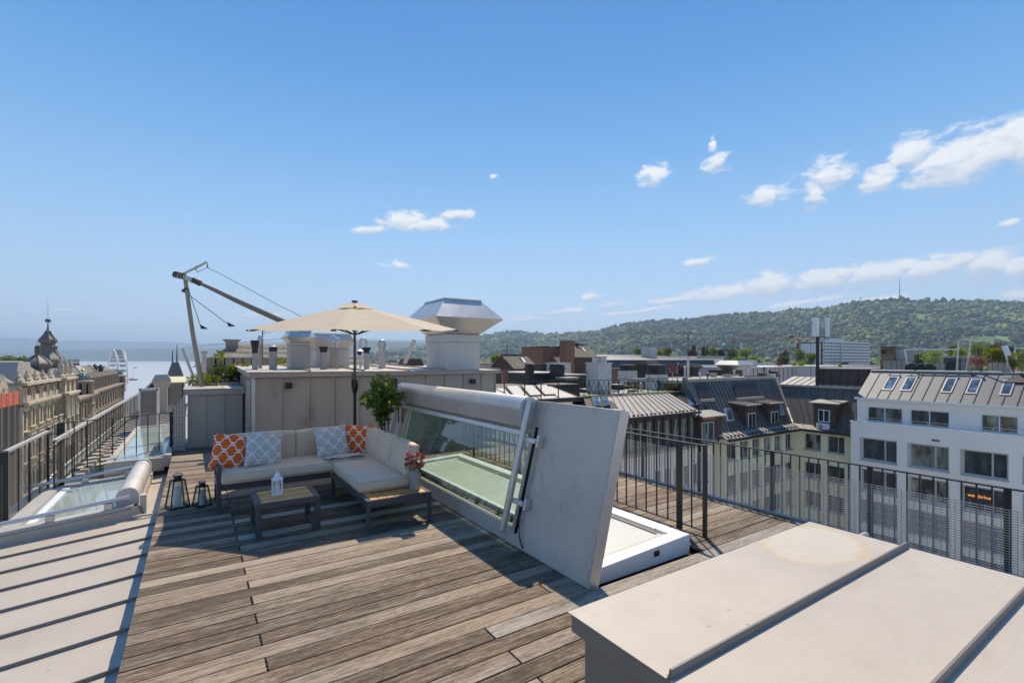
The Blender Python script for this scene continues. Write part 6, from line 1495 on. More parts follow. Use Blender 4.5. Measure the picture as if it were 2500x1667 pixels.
chim('tiny pot on the ridge of the larger gabled house', 1408, 1413, 836, 848, 61, m_blk)
chim('slim red-brown chimney before the small gabled house', 1230, 1240, 904, 934, 40, m_stucco, m_stucco)
block('seamed_block', 'black seam-clad block with pale roof edge before the tiled houses', 'roof housing', 1301, 1378, 909, 38, 6, m_blk, -3, m_zinc_pale)
o = [q for q in COL.objects if q.get('label', '').startswith('black seam-clad block')][0]
for i in range(9): x = fx(1303 + i * 9, 38); MB().box(x - .03, x + .03, 37.94, 38, -3, at(1340, 910, Y=38).z - .12).build('seam', m_seam, o)
block('seamed_block', 'long low black block with gravel roof right of the seam-clad block', 'roof housing', 1372, 1440, 914, 39, 7, m_blk, -3, m_flat)
chim('dark twin-horned chimney at the left corner of the seam-clad block', 1291, 1304, 888, 945, 37, m_blk, 'notch')
chim('dark twin-horned chimney at the right corner of the seam-clad block', 1358, 1378, 889, 950, 36.5, m_blk, 'notch')
chim('pale patched chimney block behind the right twin-horned chimney', 1359, 1394, 885, 908, 44, m_chimw)
for i, (a, b) in enumerate(((1316, 1332), (1333, 1339), (1340, 1346))): chim(('broad', 'first narrow', 'second narrow')[i] + ' dark brown flue between the twin-horned chimneys', a, b, 889, 912, 46, m_brown, m_blk)
block('roof_box', 'low dark sheet-metal box in front of the criss-cross railing', 'roof housing', 1355, 1413, 938, 32.5, 2.5, m_blk, -2.4, m_blk)
t = block('vent_grille', 'dark vent unit with a row of square openings above the low box', 'vent', 1378, 1412, 921, 35, 1.2, m_blk, -2)
for i in range(5): x = fx(1382 + i * 6, 34.95); MB().box(x, x + .12, 34.93, 34.97, at(1395, 929, Y=35).z, at(1395, 924, Y=35).z).build('opening', m_zinc, t)
chim('big pale rendered chimney with stepped top near the criss-cross railing', 1461, 1493, 885, 953, 33.5, m_chimw, m_chimw)
chim('narrow upper stack of the pale stepped chimney', 1463, 1481, 870, 886, 34, m_chimw, m_chimw)
chim('white chimney with square black cowl, the farther left of two', 1533, 1556, 890, 921, 40, m_chimw, 'black')
chim('white chimney with square black cowl beside the satellite dishes', 1605, 1630, 890, 940, 34, m_chimw, 'black')
chim('broad black hooded chimney between the two white chimneys', 1573, 1606, 880, 922, 42, m_blk, 'hood')
chim('black hooded chimney right of the tall pale pipe', 1686, 1711, 889, 920, 38, m_blk, 'hood')
chim('grey chimney with round pot on top of the blue-black roof', 1586, 1604, 847, 870, 80, m_band)
chim('pale chimney standing on the pink parapet roof', 1840, 1849, 878, 896, 58, m_zinc_pale)
t = chim('dark boxed base under the golden-glinting steel cowl', 1780, 1812, 903, 917, 46, m_blk, m_blk)
cx, zc = fx(1796, 46.5), at(1796, 903, Y=46.5).z; t = thing('steel_cowl', 'diamond-section bright steel cowl right of the big mansard', 'cowl', (cx, 46.7, zc))
h = at(1796, 880, Y=46.5).z - zc; w = wpx(1777, 1815, 46.5)
MB().frustum(cx, 46.8, w * .55, w * .55, zc, w, w, zc + h * .55).build('lower_hood', m_galv, t); MB().frustum(cx, 46.8, w, w, zc + h * .552, w * .7, w * .7, zc + h).build('upper_hood', m_galv, t)
# dishes, pipes, masts
def dish(label, px, py, Y, r, mat, yaw):
    p = at(px, py, Y=Y); t = thing('satellite_dish', label, 'satellite dish', (p.x, p.y, p.z - r - .5), rot=(0, 0, yaw))
    o = MB().lathe([(r * .05, -r * .28), (r * .5, -r * .20), (r * .85, -r * .07), (r, 0), (r * .97, .02), (r * .5, -r * .17), (r * .05, -r * .24)], 24).build('reflector', mat, t, smooth=True, local=True); o.rotation_euler = (R(75), 0, 0); o.location = (0, 0, r + .5)
    MB().tube([(0, -r * .3, 0), (0, -r * .3, r + .4)], .04, 6).build('stand', m_galv, t, local=True); MB().tube([(0, .0, .5), (0, r * .9, r + .35)], .02, 5).build('feed_arm', m_galv, t, local=True); MB().ball((0, r * .95, r + .4), .07, 8).build('feed_horn', m_zinc, t, local=True, smooth='all')
dish('dark red satellite dish on the roof behind the white chimney', 1640, 899, 39, .50, m_dishr, R(95))
dish('grey satellite dish next to the red one', 1655, 893, 40, .42, m_galv, R(200))
t = thing('pale_pipe', 'tall pale flue pipe carrying a thin lightning rod', 'vent pipe', at(1680, 926, Y=36))
p = at(1680, 878, Y=36); zb = at(1680, 930, Y=36).z; MB().lathe([(.15, zb), (.15, p.z)], 14, (p.x, p.y, 0)).build('pipe', m_chimw, t, smooth=True); MB().lathe([(.17, p.z - .8), (.17, p.z - .7)], 14, (p.x, p.y, 0)).build('joint_ring', m_galv, t)
q = at(1678, 818, Y=36); MB().tube([(p.x, p.y, p.z), (p.x, p.y, q.z)], [.04, .02], 6).build('rod', m_dark, t)
for py in (822, 829, 843): z = at(1678, py, Y=36).z; MB().lathe([(.09, z), (.09, z + .12)], 8, (p.x, p.y, 0)).build('insulator', m_dark, t)
t = thing('vent_pipe', 'short pale vent pipe with round cap just left of the tall pale flue', 'vent pipe', at(1672, 926, Y=36.2)); p = at(1672, 894, Y=36.2)
MB().lathe([(.09, zb), (.09, p.z - .2), (.18, p.z - .12), (.12, p.z), (.02, p.z + .05)], 12, (p.x, p.y, 0)).build('pipe', m_chimw, t, smooth=True)
t = thing('tv_aerial', 'television aerial above the small brown gabled house', 'aerial', at(1238, 866, Y=54)); p = at(1238, 836, Y=54); z0 = at(1238, 870, Y=54).z
MB().tube([(p.x, 54, z0), p], .05, 6).build('mast', m_dark, t)
for dz in (0, -.5, -1.1): MB().bar((p.x - .55, 54, p.z + dz), (p.x + .5, 54, p.z + dz), .04).build('boom', m_dark, t)
tag(MB().tube([at(1381, 842, Y=61), at(1381, 807, Y=61)], [.05, .03], 6).build('lightning_rod', m_galv_dull), 'thin lightning rod above the gable of the larger brown house', 'rod')
# blue-black big roof
t = thing('blue_roof_house', 'wide house with blue-black seamed mansard and pale upper roof', 'building', (100, 80, GZ))
Y = 74.; x0, x1 = fx(1455, Y), fx(1755, Y); z0, z1 = at(1600, 912, Y=Y).z, at(1600, 879, Y=Y + 2).z; xa, xb = fx(1468, Y + 2), fx(1740, Y + 2)
seam_roof(t, (x0, Y, z0), (x1, Y, z0), (xb, Y + 2, z1), (xa, Y + 2, z1), 46, m_bluer, .12, .1)
z2 = at(1600, 866.5, Y=Y + 14).z; seam_roof(t, (xa - .3, Y + 1.9, z1 + .05), (xb + .3, Y + 1.9, z1 + .05), (xb - 9, Y + 14, z2), (xa + 6, Y + 14, z2), 40, m_lroof, .03, .1, smat=m_zinc)
MB().box(x0 + .2, x1 - .2, Y + .3, Y + 14, GZ, z0 - .02).build('wall', m_stucco_d, t); MB().box(xa + .3, xb - .3, Y + 2.2, Y + 14, z0 - .02, z1 - .2).build('attic', m_bluer, t)
# pale roofs and parapets
block('parapet_house', 'flat roof with long pinkish seam-clad parapet left of the telecom mast', 'building', 1815, 1945, 895, 57, 14, M('pinkish_parapet', (.46, .40, .37), .7, 0, .08), -9, m_white)
o = [q for q in COL.objects if q.get('label', '').startswith('flat roof with long pinkish')][0]
for i in range(12): x = fx(1818 + i * 10.5, 57); MB().box(x - .06, x + .06, 56.93, 57, -6, at(1880, 897, Y=57).z - .12).build('seam', m_stucco_d, o)
block('flat_roof_house', 'white flat-roofed house behind the diamond steel cowl', 'building', 1750, 1790, 892, 66, 10, m_wwall, -9, m_flat)
block('flat_roof_house', 'long pale flat-roofed house left of the small brown gable', 'building', 1120, 1228, 886, 60, 14, m_chimw, -9, m_flat)
block('flat_roof_house', 'grey slate-roofed house right of the small brown gable', 'building', 1296, 1328, 870, 75, 10, m_band, -9, m_tile)
block('stone_house', 'tiled brown shed roof right of the stepped pale chimney', 'building', 1493, 1528, 899, 50, 6, m_tile, -6, m_tile)
block('flat_roof_house', 'broad pale flat roof between telecom mast and wooden hut', 'building', 2000, 2160, 893, 52, 20, m_chimw, -9, m_flat)
for i, (a, b, c) in enumerate(((1880, 1925, 886), (1940, 1990, 884), (1655, 1720, 882))):
    block('flat_roof_house', ('pale terrace house under the crane', 'pale stepped house left of the white office slab', 'low pale house behind the blue-black roof')[i], 'building', a, b, c, 150 + 20 * i, 16, m_chimw, GZ, m_flat, cap=.4)
# red and yellow shrubs in pots on the parapet roof
def potshrub(label, px, py, r, Y, mat):
    p = at(px, py, Y=Y); k = (p.y * cs + p.x * sn) / FOC * r
    t = thing('potted_shrub', label, 'shrub', (p.x, p.y, p.z - k * 1.3), 'potted shrubs on far roofs'); rr = random.Random(int(px))
    tag(leaves(MB(), [(p, (k, k * .8, k * .8)), ((p.x + k * .4, p.y, p.z + k * .3), (k * .6, k * .6, k * .6))], 200, k * .5, rr).build('foliage', mat, t), kind='stuff')
    MB().lathe([(k * .45, -k * 1.5), (k * .6, -k * .6)], 10, p).build('pot', m_terra, t)
potshrub('red-leaved potted shrub on the pink parapet roof', 1902, 888, 9, 60, m_leaf_red)
potshrub('small yellow potted shrub left of the larger one on the parapet roof', 1938, 890, 6, 60, m_leaf_lime)
potshrub('larger yellow potted shrub nearest the telecom mast', 1954, 889, 9, 60, m_leaf_lime)
potshrub('small yellow-green shrub on the pale flat roof', 2050, 893, 5, 51, m_leaf_lime)
# telecom mast
t = thing('telecom_mast', 'telecom mast with two white panel antennas on the dark roof', 'antenna mast', at(1996, 935, X=56.4))
p = at(1996, 935, X=56.4); zt = at(1996, 800, X=56.4).z
MB().tube([(p.x, p.y, p.z - .4), (p.x, p.y, zt)], .17, 10).build('pole', m_dark, t, smooth=True)
def panel(px0, px1, py0, py1):
    a, b = at(px0, py1, X=56.1), at(px1, py0, X=56.1); cx, cy = 56.1, (a.y + b.y) / 2; w = abs(a.y - b.y)
    MB().box(cx - w * .35, cx + w * .35, cy - w / 2, cy + w / 2, a.z, b.z).build('panel_antenna', m_white, t, bevel=w * .12)
panel(1984, 1998, 776, 822); panel(2016, 2024.5, 776, 822)
MB().bar((56.4, p.y, at(1996, 823, X=56.4).z), (56.4, fy(2020, 56.4), at(1996, 823, X=56.4).z), .08).build('arm', m_dark, t); MB().bar((56.4, fy(2019, 56.4), at(1996, 823, X=56.4).z), (56.4, fy(2019, 56.4), at(1996, 778, X=56.4).z), .06).build('antenna_stay', m_dark, t)
for py in (855, 870, 888): z = at(1996, py, X=56.4).z; MB().bar((56.4, p.y, z), (56.4, p.y - .7, z), .05).build('bracket', m_dark, t)
MB().tube([(56.4, p.y, zt - 1), (56.3, p.y - .7, zt - 1.6), (56.2, fy(2015, 56.2), zt - 1)], .03, 5).build('cable', m_black, t)
MB().tube([(56.2, p.y + .6, p.z + .2), (56.2, p.y + .6, p.z + 5)], .02, 5).build('ground_wire', m_dark, t)
# --- things on the white building's roof terrace
TX = 58.; TZ = .62
def tb_(name, label, cat, px0, px1, pyt, X, dep, mat, lid=None, zb=TZ):
    a, b = fy(px1, X), fy(px0, X); zt = at((px0 + px1) / 2, pyt, X=X).z
    t = thing(name, label, cat, (X, (a + b) / 2, zb)); MB().box(X, X + dep, a, b, zb, zt - .06).build('body', mat, t); MB().box(X - .06, X + dep + .06, a - .06, b + .06, zt - .058, zt).build('top', lid or mat, t); return t, a, b, zt
t, a, b, zt = tb_('wooden_hut', 'tall brown larch hut with a dark hatch on the roof terrace', 'hut', 2150, 2182, 846, 58.5, 2, m_wood, m_blk)
for i in range(9): MB().box(58.46, 58.5, a, b, TZ + .1 + i * (zt - TZ - .3) / 9, TZ + .1 + (i + .88) * (zt - TZ - .3) / 9).build('board', m_wood, t)
MB().box(58.42, 58.46, b - .45, b - .1, zt - .75, zt - .35).build('hatch', m_blk, t)
t, a, b, zt = tb_('grey_plank_hut', 'grey weathered plank hut leaning against the larch hut', 'hut', 2181, 2212, 847, 59, 2, M('silver_planks', (.30, .27, .24), .85, 0, .2, 1, 6), m_zinc_pale)
for i in range(10): MB().box(58.96, 59.0, a, b, TZ + .1 + i * (zt - TZ - .3) / 10, TZ + .1 + (i + .88) * (zt - TZ - .3) / 10).build('board', m_zinc_pale, t)
t, a, b, zt = tb_('plant_screen', 'ribbed pale rooftop unit in front of the larch hut', 'roof unit', 2157, 2208, 880, 57.4, 1.5, m_zinc_pale)
for i in range(20): MB().box(57.35, 57.4, a + (b - a) * i / 20, a + (b - a) * (i + .5) / 20, TZ + .05, zt - .1).build('rib', m_band, t)
t, a, b, zt = tb_('green_glass_screen', 'sea-green glass wind screen behind the grey plank hut', 'screen', 2210, 2230, 855, 61, .15, m_green_g)
t, a, b, zt = tb_('roof_cabin', 'dark flat-roofed cabin with door on the roof terrace', 'cabin', 2303, 2346, 871, 59, 2.5, m_bluer, m_zinc_pale)
MB().box(58.95, 59, fy(2333, 59), fy(2313, 59), TZ, TZ + 1.0).build('door', m_black, t); MB().box(58.9, 61.6, a - .35, b + .3, zt, zt + .06).build('roof_plate', m_zinc_pale, t)
t, a, b, zt = tb_('bench_screen', 'long low pale slatted screen behind the black chairs', 'screen', 2208, 2306, 887, 58.6, .3, m_zinc_pale)
for i, (p0, p1) in enumerate(((2211, 2236), (2237.5, 2257), (2259, 2279))):
    X = 57.6; a, b = fy(p1, X), fy(p0, X); zt = at((p0 + p1) / 2, 888, X=X).z
    t = thing('lounge_chair', ('left', 'middle', 'right')[i] + ' of three black wicker chairs on the roof terrace', 'chair', (X, (a + b) / 2, TZ), 'black chairs on the roof terrace')
    MB().box(X, X + .12, a + .06, b - .06, TZ + .25, zt).build('backrest', m_black, t, bevel=.05); MB().box(X + .12, X + .75, a + .06, b - .06, TZ + .15, TZ + .38).build('seat', m_black, t)
    for yy in (a, b - .06): MB().box(X, X + .7, yy, yy + .06, TZ, TZ + .55).build('arm', m_black, t)
t, a, b, zt = tb_('planter_box', 'grey woven planter box on the roof terrace', 'planter', 2413, 2460, 886, 57.6, 1.2, m_zinc)
def tshrub(label, px, py, rx, ry, X, mat, n=420):
    p = at(px, py, X=X); k = (p.y * cs + p.x * sn) / FOC
    t = thing('terrace_shrub', label, 'shrub', (p.x, p.y, p.z - ry * k), 'shrubs on the roof terrace'); rr = random.Random(int(px) + 1)
    tag(leaves(MB(), [((p.x, p.y + rr.uniform(-.5, .5) * rx * k, p.z + rr.uniform(-.4, .4) * ry * k), (rx * k * .6, rx * k * .6, ry * k * .65)) for i in range(6)], n, k * 7, rr).build('foliage', mat, t), kind='stuff')
    MB().tube([(p.x, p.y, p.z - ry * k - .3), (p.x, p.y, p.z)], .05, 5).build('stem', m_bark, t)
tshrub('big dense green shrub growing from the woven planter box', 2438, 868, 26, 20, 58.2, m_leaf_y, 700)
tshrub('pale feathery shrub by the tilted lamp pole', 2475, 888, 16, 12, 58.2, m_leaf_y, 220)
t = thing('sun_awning', 'white awning beam on slanted posts over the roof terrace', 'awning', (58, 14, TZ)); X = 57.2
A, B_, C_ = at(2209, 853, X=X), at(2340, 853, X=X), at(2340, 832, X=X)
MB().bar(A, B_, .10).build('beam', m_white, t); MB().bar(A, at(2216, 890, X=X), .10).build('post', m_white, t); MB().bar(C_, at(2336, 906, X=X), .11).build('post', m_galv, t)
t = thing('slanted_pole', 'slanted bright metal pole right of the roof terrace cabin', 'pole', at(2358, 904, X=X)); MB().bar(at(2358, 904, X=X), at(2372, 823, X=X), .09).build('shaft', m_galv, t); MB().bar(at(2369, 823, X=X), at(2376, 822, X=X), .12).build('head', m_galv, t)
t = thing('tilted_lamp', 'tilted white lamp box on a leaning pole beside the planter', 'lamp', at(2466, 908, X=X)); MB().bar(at(2466, 908, X=X), at(2456, 868, X=X), .12).build('pole', m_galv, t); MB().bar(at(2462, 868, X=X), at(2452, 844, X=X), .5, .3).build('lamp_box', m_white, t)
t = thing('far_post', 'leaning white post with a beam at the right edge of the roof terrace', 'post', at(2481, 878, X=60)); MB().bar(at(2481, 878, X=60), at(2476, 848, X=60), .1).build('shaft', m_galv, t); MB().bar(at(2476, 850, X=60), at(2530, 849, X=60), .1).build('beam', m_white, t)
t = thing('terrace_guard_rail', 'thin dark guard rail along the roof terrace edge', 'railing', (57, 10, TZ)); X = 57.0
for i in range(28): p = at(2150 + i * 13, 880, X=X); MB().bar((X, p.y, TZ), (X, p.y, p.z), .025).build('upright', m_dark, t)
MB().bar(at(2150, 880, X=X), at(2500, 880, X=X), .035).build('rail', m_dark, t)
HAZE = 1.0e-4
# ================================================================ ground, lake, hills, far town
q = NT('city_ground'); w = q.world(); q.set(Base_Color=q.ramp(q.noise(w, .02, 6, .6), [(.35, (.30, .285, .26)), (.55, (.36, .34, .30)), (.7, (.24, .26, .18))]), Roughness=.9); m_ground = q.m
tag(MB().quad((-26000, -9000, GZ), (26000, -9000, GZ), (26000, 26000, GZ), (-26000, 26000, GZ)).build('ground', m_ground), kind='structure')
tag(MB().quad((-17.5, -60, GZ + .05), (-3.5, -60, GZ + .05), (-3.5, 196, GZ + .05), (-17.5, 196, GZ + .05)).build('street', M('asphalt', (.055, .055, .055), .9, 0, .2, .3)), kind='structure')
q = NT('lake_water'); w = q.world((1, 1, 1)); q.set(Base_Color=(.42, .43, .42), Roughness=.35); q.b.inputs['Specular IOR Level'].default_value = .8; q.bump(q.noise(w, .35, 6, .7), .6, .35); m_water = q.m  # pale base colour stands in for sun glitter on the water
lk = [(-9000, 205), (-60, 205), (-14, 215), (6, 300), (60, 700), (700, 3200), (1500, 8200), (-9000, 8200)]
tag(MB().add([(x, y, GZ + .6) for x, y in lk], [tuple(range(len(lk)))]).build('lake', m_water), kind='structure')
def hill(name, tab, foot, back, mat, rows=26, step=14, rough=18., lo=-900, hi=3500):
    """ridge given as (photo px, photo py, distance); slope rises from the foot to the ridge and falls behind"""
    T = np.array(tab, float); pxs = np.arange(lo, hi, step); v = []; nx = len(pxs)
    for k in range(rows + 4):
        f = k / rows
        for px in pxs:
            py, D = np.interp(px, T[:, 0], T[:, 1]), np.interp(px, T[:, 0], T[:, 2])
            zr = at(px, py, D=D).z
            d = D * foot + D * (1 - foot) * min(f, 1) + max(0, f - 1) * D * back
            s = (f ** 1.25) * (1.25 - .25 * f) if f <= 1 else 1 - (f - 1) * 3.2
            p = at(px, HY, D=d); nz = mnoise.fractal(Vector((p.x, p.y, 0)) * .0016, 1., 2., 4) * rough * min(1, 4 * f) * max(0., 1 - f) ** .5
            v.append((p.x, p.y, GZ - 1 + (zr - GZ) * s + nz * 2))
    m = MB(); m.v = v; m.f = [(k*nx + i, k*nx + i + 1, (k+1)*nx + i + 1, (k+1)*nx + i) for k in range(rows + 3) for i in range(nx - 1)]
    return tag(m.build(name, mat, smooth='all'), kind='structure'), np.array(v).reshape(rows + 4, nx, 3), pxs
def ground_mat(name, a, b, c, s1, s2):
    q = NT(name); w = q.world(); col = q.ramp(q.noise(w, s1, 7, .6), [(.38, a), (.6, b)]); sp = q.noise(w, s2, 3, .8)
    q.set(Base_Color=q.mix(q.ramp(sp, [(.64, (0, 0, 0)), (.70, (1, 1, 1))]), col, c), Roughness=.95); return q.m
m_farhill = ground_mat('far_wooded_hills', (.03, .05, .03), (.06, .085, .05), (.10, .10, .08), .0012, .004)
m_shore = ground_mat('far_shore_slopes', (.025, .045, .025), (.07, .09, .045), (.30, .28, .26), .0016, .011)
m_meadow = ground_mat('meadow', (.10, .16, .03), (.19, .25, .05), (.12, .16, .05), .004, .02)
m_floor = ground_mat('woodland_floor', (.025, .04, .018), (.05, .07, .025), (.10, .13, .04), .004, .02)
hill('far_mountains', [(-900, 838, 15500), (-300, 832, 15500), (0, 825, 15500), (60, 824, 15500), (140, 831, 15500), (260, 831, 15500), (330, 835, 15500), (390, 833, 15500), (480, 839, 15500), (600, 835, 15500), (760, 831, 15500), (880, 827, 15500), (1000, 830, 15500), (1150, 824, 15500), (1350, 826, 15500), (3500, 832, 15500)], .8, .15, m_farhill, 12, 20, 60)
hill('far_shore_hills', [(-900, 862, 8600), (0, 859, 8600), (90, 858, 8600), (160, 853, 8600), (300, 851, 8600), (420, 851, 8600), (520, 849, 8600), (620, 844, 8200), (700, 838, 7800), (800, 835, 7400), (890, 831, 7000), (960, 833, 6800), (1040, 836, 6500), (1100, 838, 6200), (1200, 850, 6000), (1400, 868, 6000), (3500, 876, 6000)], .82, .2, m_shore, 14, 14, 30)
RID = [(-900, 877, 5200), (820, 876, 5200), (900, 868, 5100), (1000, 856, 5000), (1100, 842, 4900), (1172, 831, 4800), (1200, 818, 4700), (1268, 813, 4500), (1330, 820, 4300), (1378, 822, 4100), (1420, 818, 3900), (1468, 814, 3700), (1521, 793, 3500), (1587, 790, 3400), (1706, 783, 3200), (1765, 774, 3100), (1855, 770, 3000), (1889, 773, 2950), (1934, 763, 2900), (2023, 758, 2800), (2068, 746, 2750), (2112, 740, 2700), (2196, 734, 2650), (2276, 735, 2600), (2365, 738, 2550), (2425, 740, 2500), (2500, 743, 2450), (2700, 750, 2400), (3500, 775, 2400)]
_, HG, HP = hill('wooded_ridge', RID, .52, .25, m_floor, 30, 14, 40, lo=790)
# woods on the ridge: crowns merged to one mass
def ico():
    bm = bmesh.new(); bmesh.ops.create_icosphere(bm, subdivisions=2, radius=1); v = np.array([p.co[:] for p in bm.verts]); f = np.array([[p.index for p in q.verts] for q in bm.faces]); bm.free(); return v, f
IV, IF = ico()
def blob_mass(name, P, S, mat, kindlabel=None, tone=None):
    """many small lumpy crowns joined into one mesh; P centres, S radii (n,3)"""
    n = len(P); k = len(IV)
    bump = 1 + .34 * np.random.randn(n, k, 1).clip(-1.4, 1.4) * .8
    V = P[:, None, :] + IV[None] * S[:, None, :] * bump
    Fc = (IF[None] + (np.arange(n) * k)[:, None, None]).reshape(-1, 3)
    me = bpy.data.meshes.new(name); me.vertices.add(n * k); me.vertices.foreach_set('co', V.astype(np.float32).ravel())
    me.loops.add(Fc.size); me.loops.foreach_set('vertex_index', Fc.astype(np.int32).ravel()); me.polygons.add(len(Fc)); me.polygons.foreach_set('loop_start', np.arange(0, Fc.size, 3, dtype=np.int32)); me.polygons.foreach_set('loop_total', np.full(len(Fc), 3, np.int32))
    at_ = me.attributes.new('tone', 'FLOAT', 'POINT'); at_.data.foreach_set('value', np.repeat(np.random.rand(n) if tone is None else tone, k).astype(np.float32))
    me.update(calc_edges=True); me.materials.append(mat); o = bpy.data.objects.new(name, me); COL.objects.link(o); return tag(o, kindlabel, None, None, 'stuff')
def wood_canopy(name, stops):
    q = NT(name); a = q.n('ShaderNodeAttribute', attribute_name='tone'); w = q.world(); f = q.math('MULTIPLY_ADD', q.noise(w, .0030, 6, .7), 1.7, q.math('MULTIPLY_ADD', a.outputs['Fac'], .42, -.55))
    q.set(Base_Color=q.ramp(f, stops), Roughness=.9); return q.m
m_forest = wood_canopy('mixed_spring_wood', [(.28, (.010, .024, .016)), (.45, (.030, .058, .024)), (.60, (.085, .125, .032)), (.80, (.24, .25, .05))])  # tree tones, widened to stand in for lit crowns and dark shadow
rn_ = np.random.RandomState(4)
P, S = [], []
rows = HG.shape[0] - 4
while len(P) < 14500:
    px = rn_.uniform(900, 2640); f = rn_.uniform(.05, 1.03); r = f * rows; i0 = min(int(r), HG.shape[0] - 2); c = (px - HP[0]) / 14; j0 = int(c); a, b = r - i0, c - j0
    p = (HG[i0, j0] * (1 - a) * (1 - b) + HG[i0 + 1, j0] * a * (1 - b) + HG[i0, j0 + 1] * (1 - a) * b + HG[i0 + 1, j0 + 1] * a * b)
    d = p[0] * sn + p[1] * cs; py = HY - (p[2] - CAM_H) / d * FOC
    if 2330 < px < 2470 and 822 < py < 838: continue
    if 2236 < px < 2262 and 768 < py < 786: continue
    if 2352 < px < 2366 and 778 < py < 790: continue
    if f < .3 and rn_.rand() > .45 + f: continue
    s = (4.5 + 11 * rn_.rand() ** 1.8) * (d / 2700) ** .85
    P.append((p[0], p[1], p[2] + s * .55)); S.append((s, s, s * rn_.uniform(.8, 1.35)))
def meadow_patch(a, b, c, d):
    ii, jj = [], []
    m_ = MB(); sel = {}
    for i in range(HG.shape[0]):
        for j in range(HG.shape[1]):
            p = HG[i, j]; dd = p[0] * sn + p[1] * cs; py = HY - (p[2] - CAM_H) / dd * FOC
            if a - 14 < HP[j] < b + 14 and c - 6 < py < d + 6: sel[(i, j)] = len(m_.v); m_.v.append((p[0], p[1], p[2] + 2.5))
    m_.f = [(sel[i, j], sel[i, j + 1], sel[i + 1, j + 1], sel[i + 1, j]) for (i, j) in sel if (i, j + 1) in sel and (i + 1, j) in sel and (i + 1, j + 1) in sel]
    if m_.f: tag(m_.build('meadow', m_meadow, smooth='all'), kind='structure')
meadow_patch(2330, 2470, 822, 838); meadow_patch(2236, 2262, 768, 786)
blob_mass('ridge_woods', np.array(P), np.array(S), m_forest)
# trees and houses of the plain
m_plain = wood_canopy('town_trees', [(.2, (.025, .045, .02)), (.45, (.06, .09, .025)), (.65, (.13, .17, .035)), (.9, (.24, .25, .05))])
P, S = [], []
for k in range(1500):
    px = rn_.uniform(860, 2640); d = rn_.uniform(380, 1700) if px > 1150 else rn_.uniform(900, 2600); s = rn_.uniform(4, 8.5) * (1 if d < 900 else 1.25)
    p = at(px, HY, D=d); P.append((p.x, p.y, GZ + s * rn_.uniform(.7, 1.5))); S.append((s, s, s * rn_.uniform(.9, 1.3)))
blob_mass('town_trees', np.array(P), np.array(S), m_plain)
m = {k: MB() for k in range(3)}; rh = random.Random(9); rt_ = MB()
for k in range(420):
    px = rh.uniform(860, 2640); d = rh.uniform(300, 1900); p = at(px, HY, D=d); w_, l_, h_ = rh.uniform(8, 16), rh.uniform(10, 22), rh.uniform(6, 15)
    m[k % 3].box(p.x - l_ / 2, p.x + l_ / 2, p.y - w_ / 2, p.y + w_ / 2, GZ, GZ + h_)
    rt_.prism([(p.y - w_ / 2 - .5, GZ + h_), (p.y + w_ / 2 + .5, GZ + h_), (p.y, GZ + h_ + w_ * .32)], 'x', p.x - l_ / 2 - .5, p.x + l_ / 2 + .5)
town = thing('distant_town', None, None, (0, 0, 0), kind='stuff')
for k, mm in enumerate((m_wwall, m_ywall, m_band)): tag(m[k].build('house_walls', mm, town), kind='stuff')
tag(rt_.build('house_roofs', M('red_brown_roofs', (.22, .12, .085), .9, 0, .35, .01, .1), town), kind='stuff')
# pale sprinkle of houses on the far shore
ms = MB()
for k in range(700):
    px = rh.uniform(-60, 900); d = 7150 + rh.random() ** 2 * 900; f = (d / 8600 - .82) / .18
    p = at(px, HY, D=d); z = GZ + 120 * max(0, f) ** 1.2; s = rh.uniform(9, 22); ms.box(p.x - s, p.x + s, p.y - s * .6, p.y + s * .6, z, z + rh.uniform(8, 16))
tag(ms.build('far_shore_town', m_office), kind='stuff')
# single trees
def tree(label, px, py, rx, ry, D, mat, n=800, conif=False):
    p = at(px, py, D=D); k = D / FOC; rr = random.Random(int(px * 7 + py)); a, b = rx * k, ry * k
    t = thing('conifer' if conif else 'broadleaf_tree', label, 'tree', (p.x, p.y, GZ), 'single trees in the town')
    if conif:
        bl = [((p.x, p.y, p.z + b * (i / 3 - 1)), (a * (1.1 - i / 6), a * (1.1 - i / 6), b * .3)) for i in range(7)]
    else: bl = [((p.x + rr.uniform(-.55, .55) * a, p.y + rr.uniform(-.5, .5) * a, p.z + rr.uniform(-.45, .5) * b), (a * .5, a * .5, b * .5)) for i in range(9)] + [((p.x + rr.uniform(-.5, .5) * a, p.y + rr.uniform(-.4, .4) * a, p.z - b * rr.uniform(.5, 2.4)), (a * .5, a * .5, b * .6)) for i in range(6)]
    tag(leaves(MB(), bl, n, k * 5.2, rr).build('crown', mat, t), kind='stuff')
    MB().tube([(p.x, p.y, GZ), (p.x, p.y, p.z - b * .3), (p.x, p.y, p.z + b * .3)], [a * .12, a * .08, a * .02], 6).build('trunk', m_bark, t)
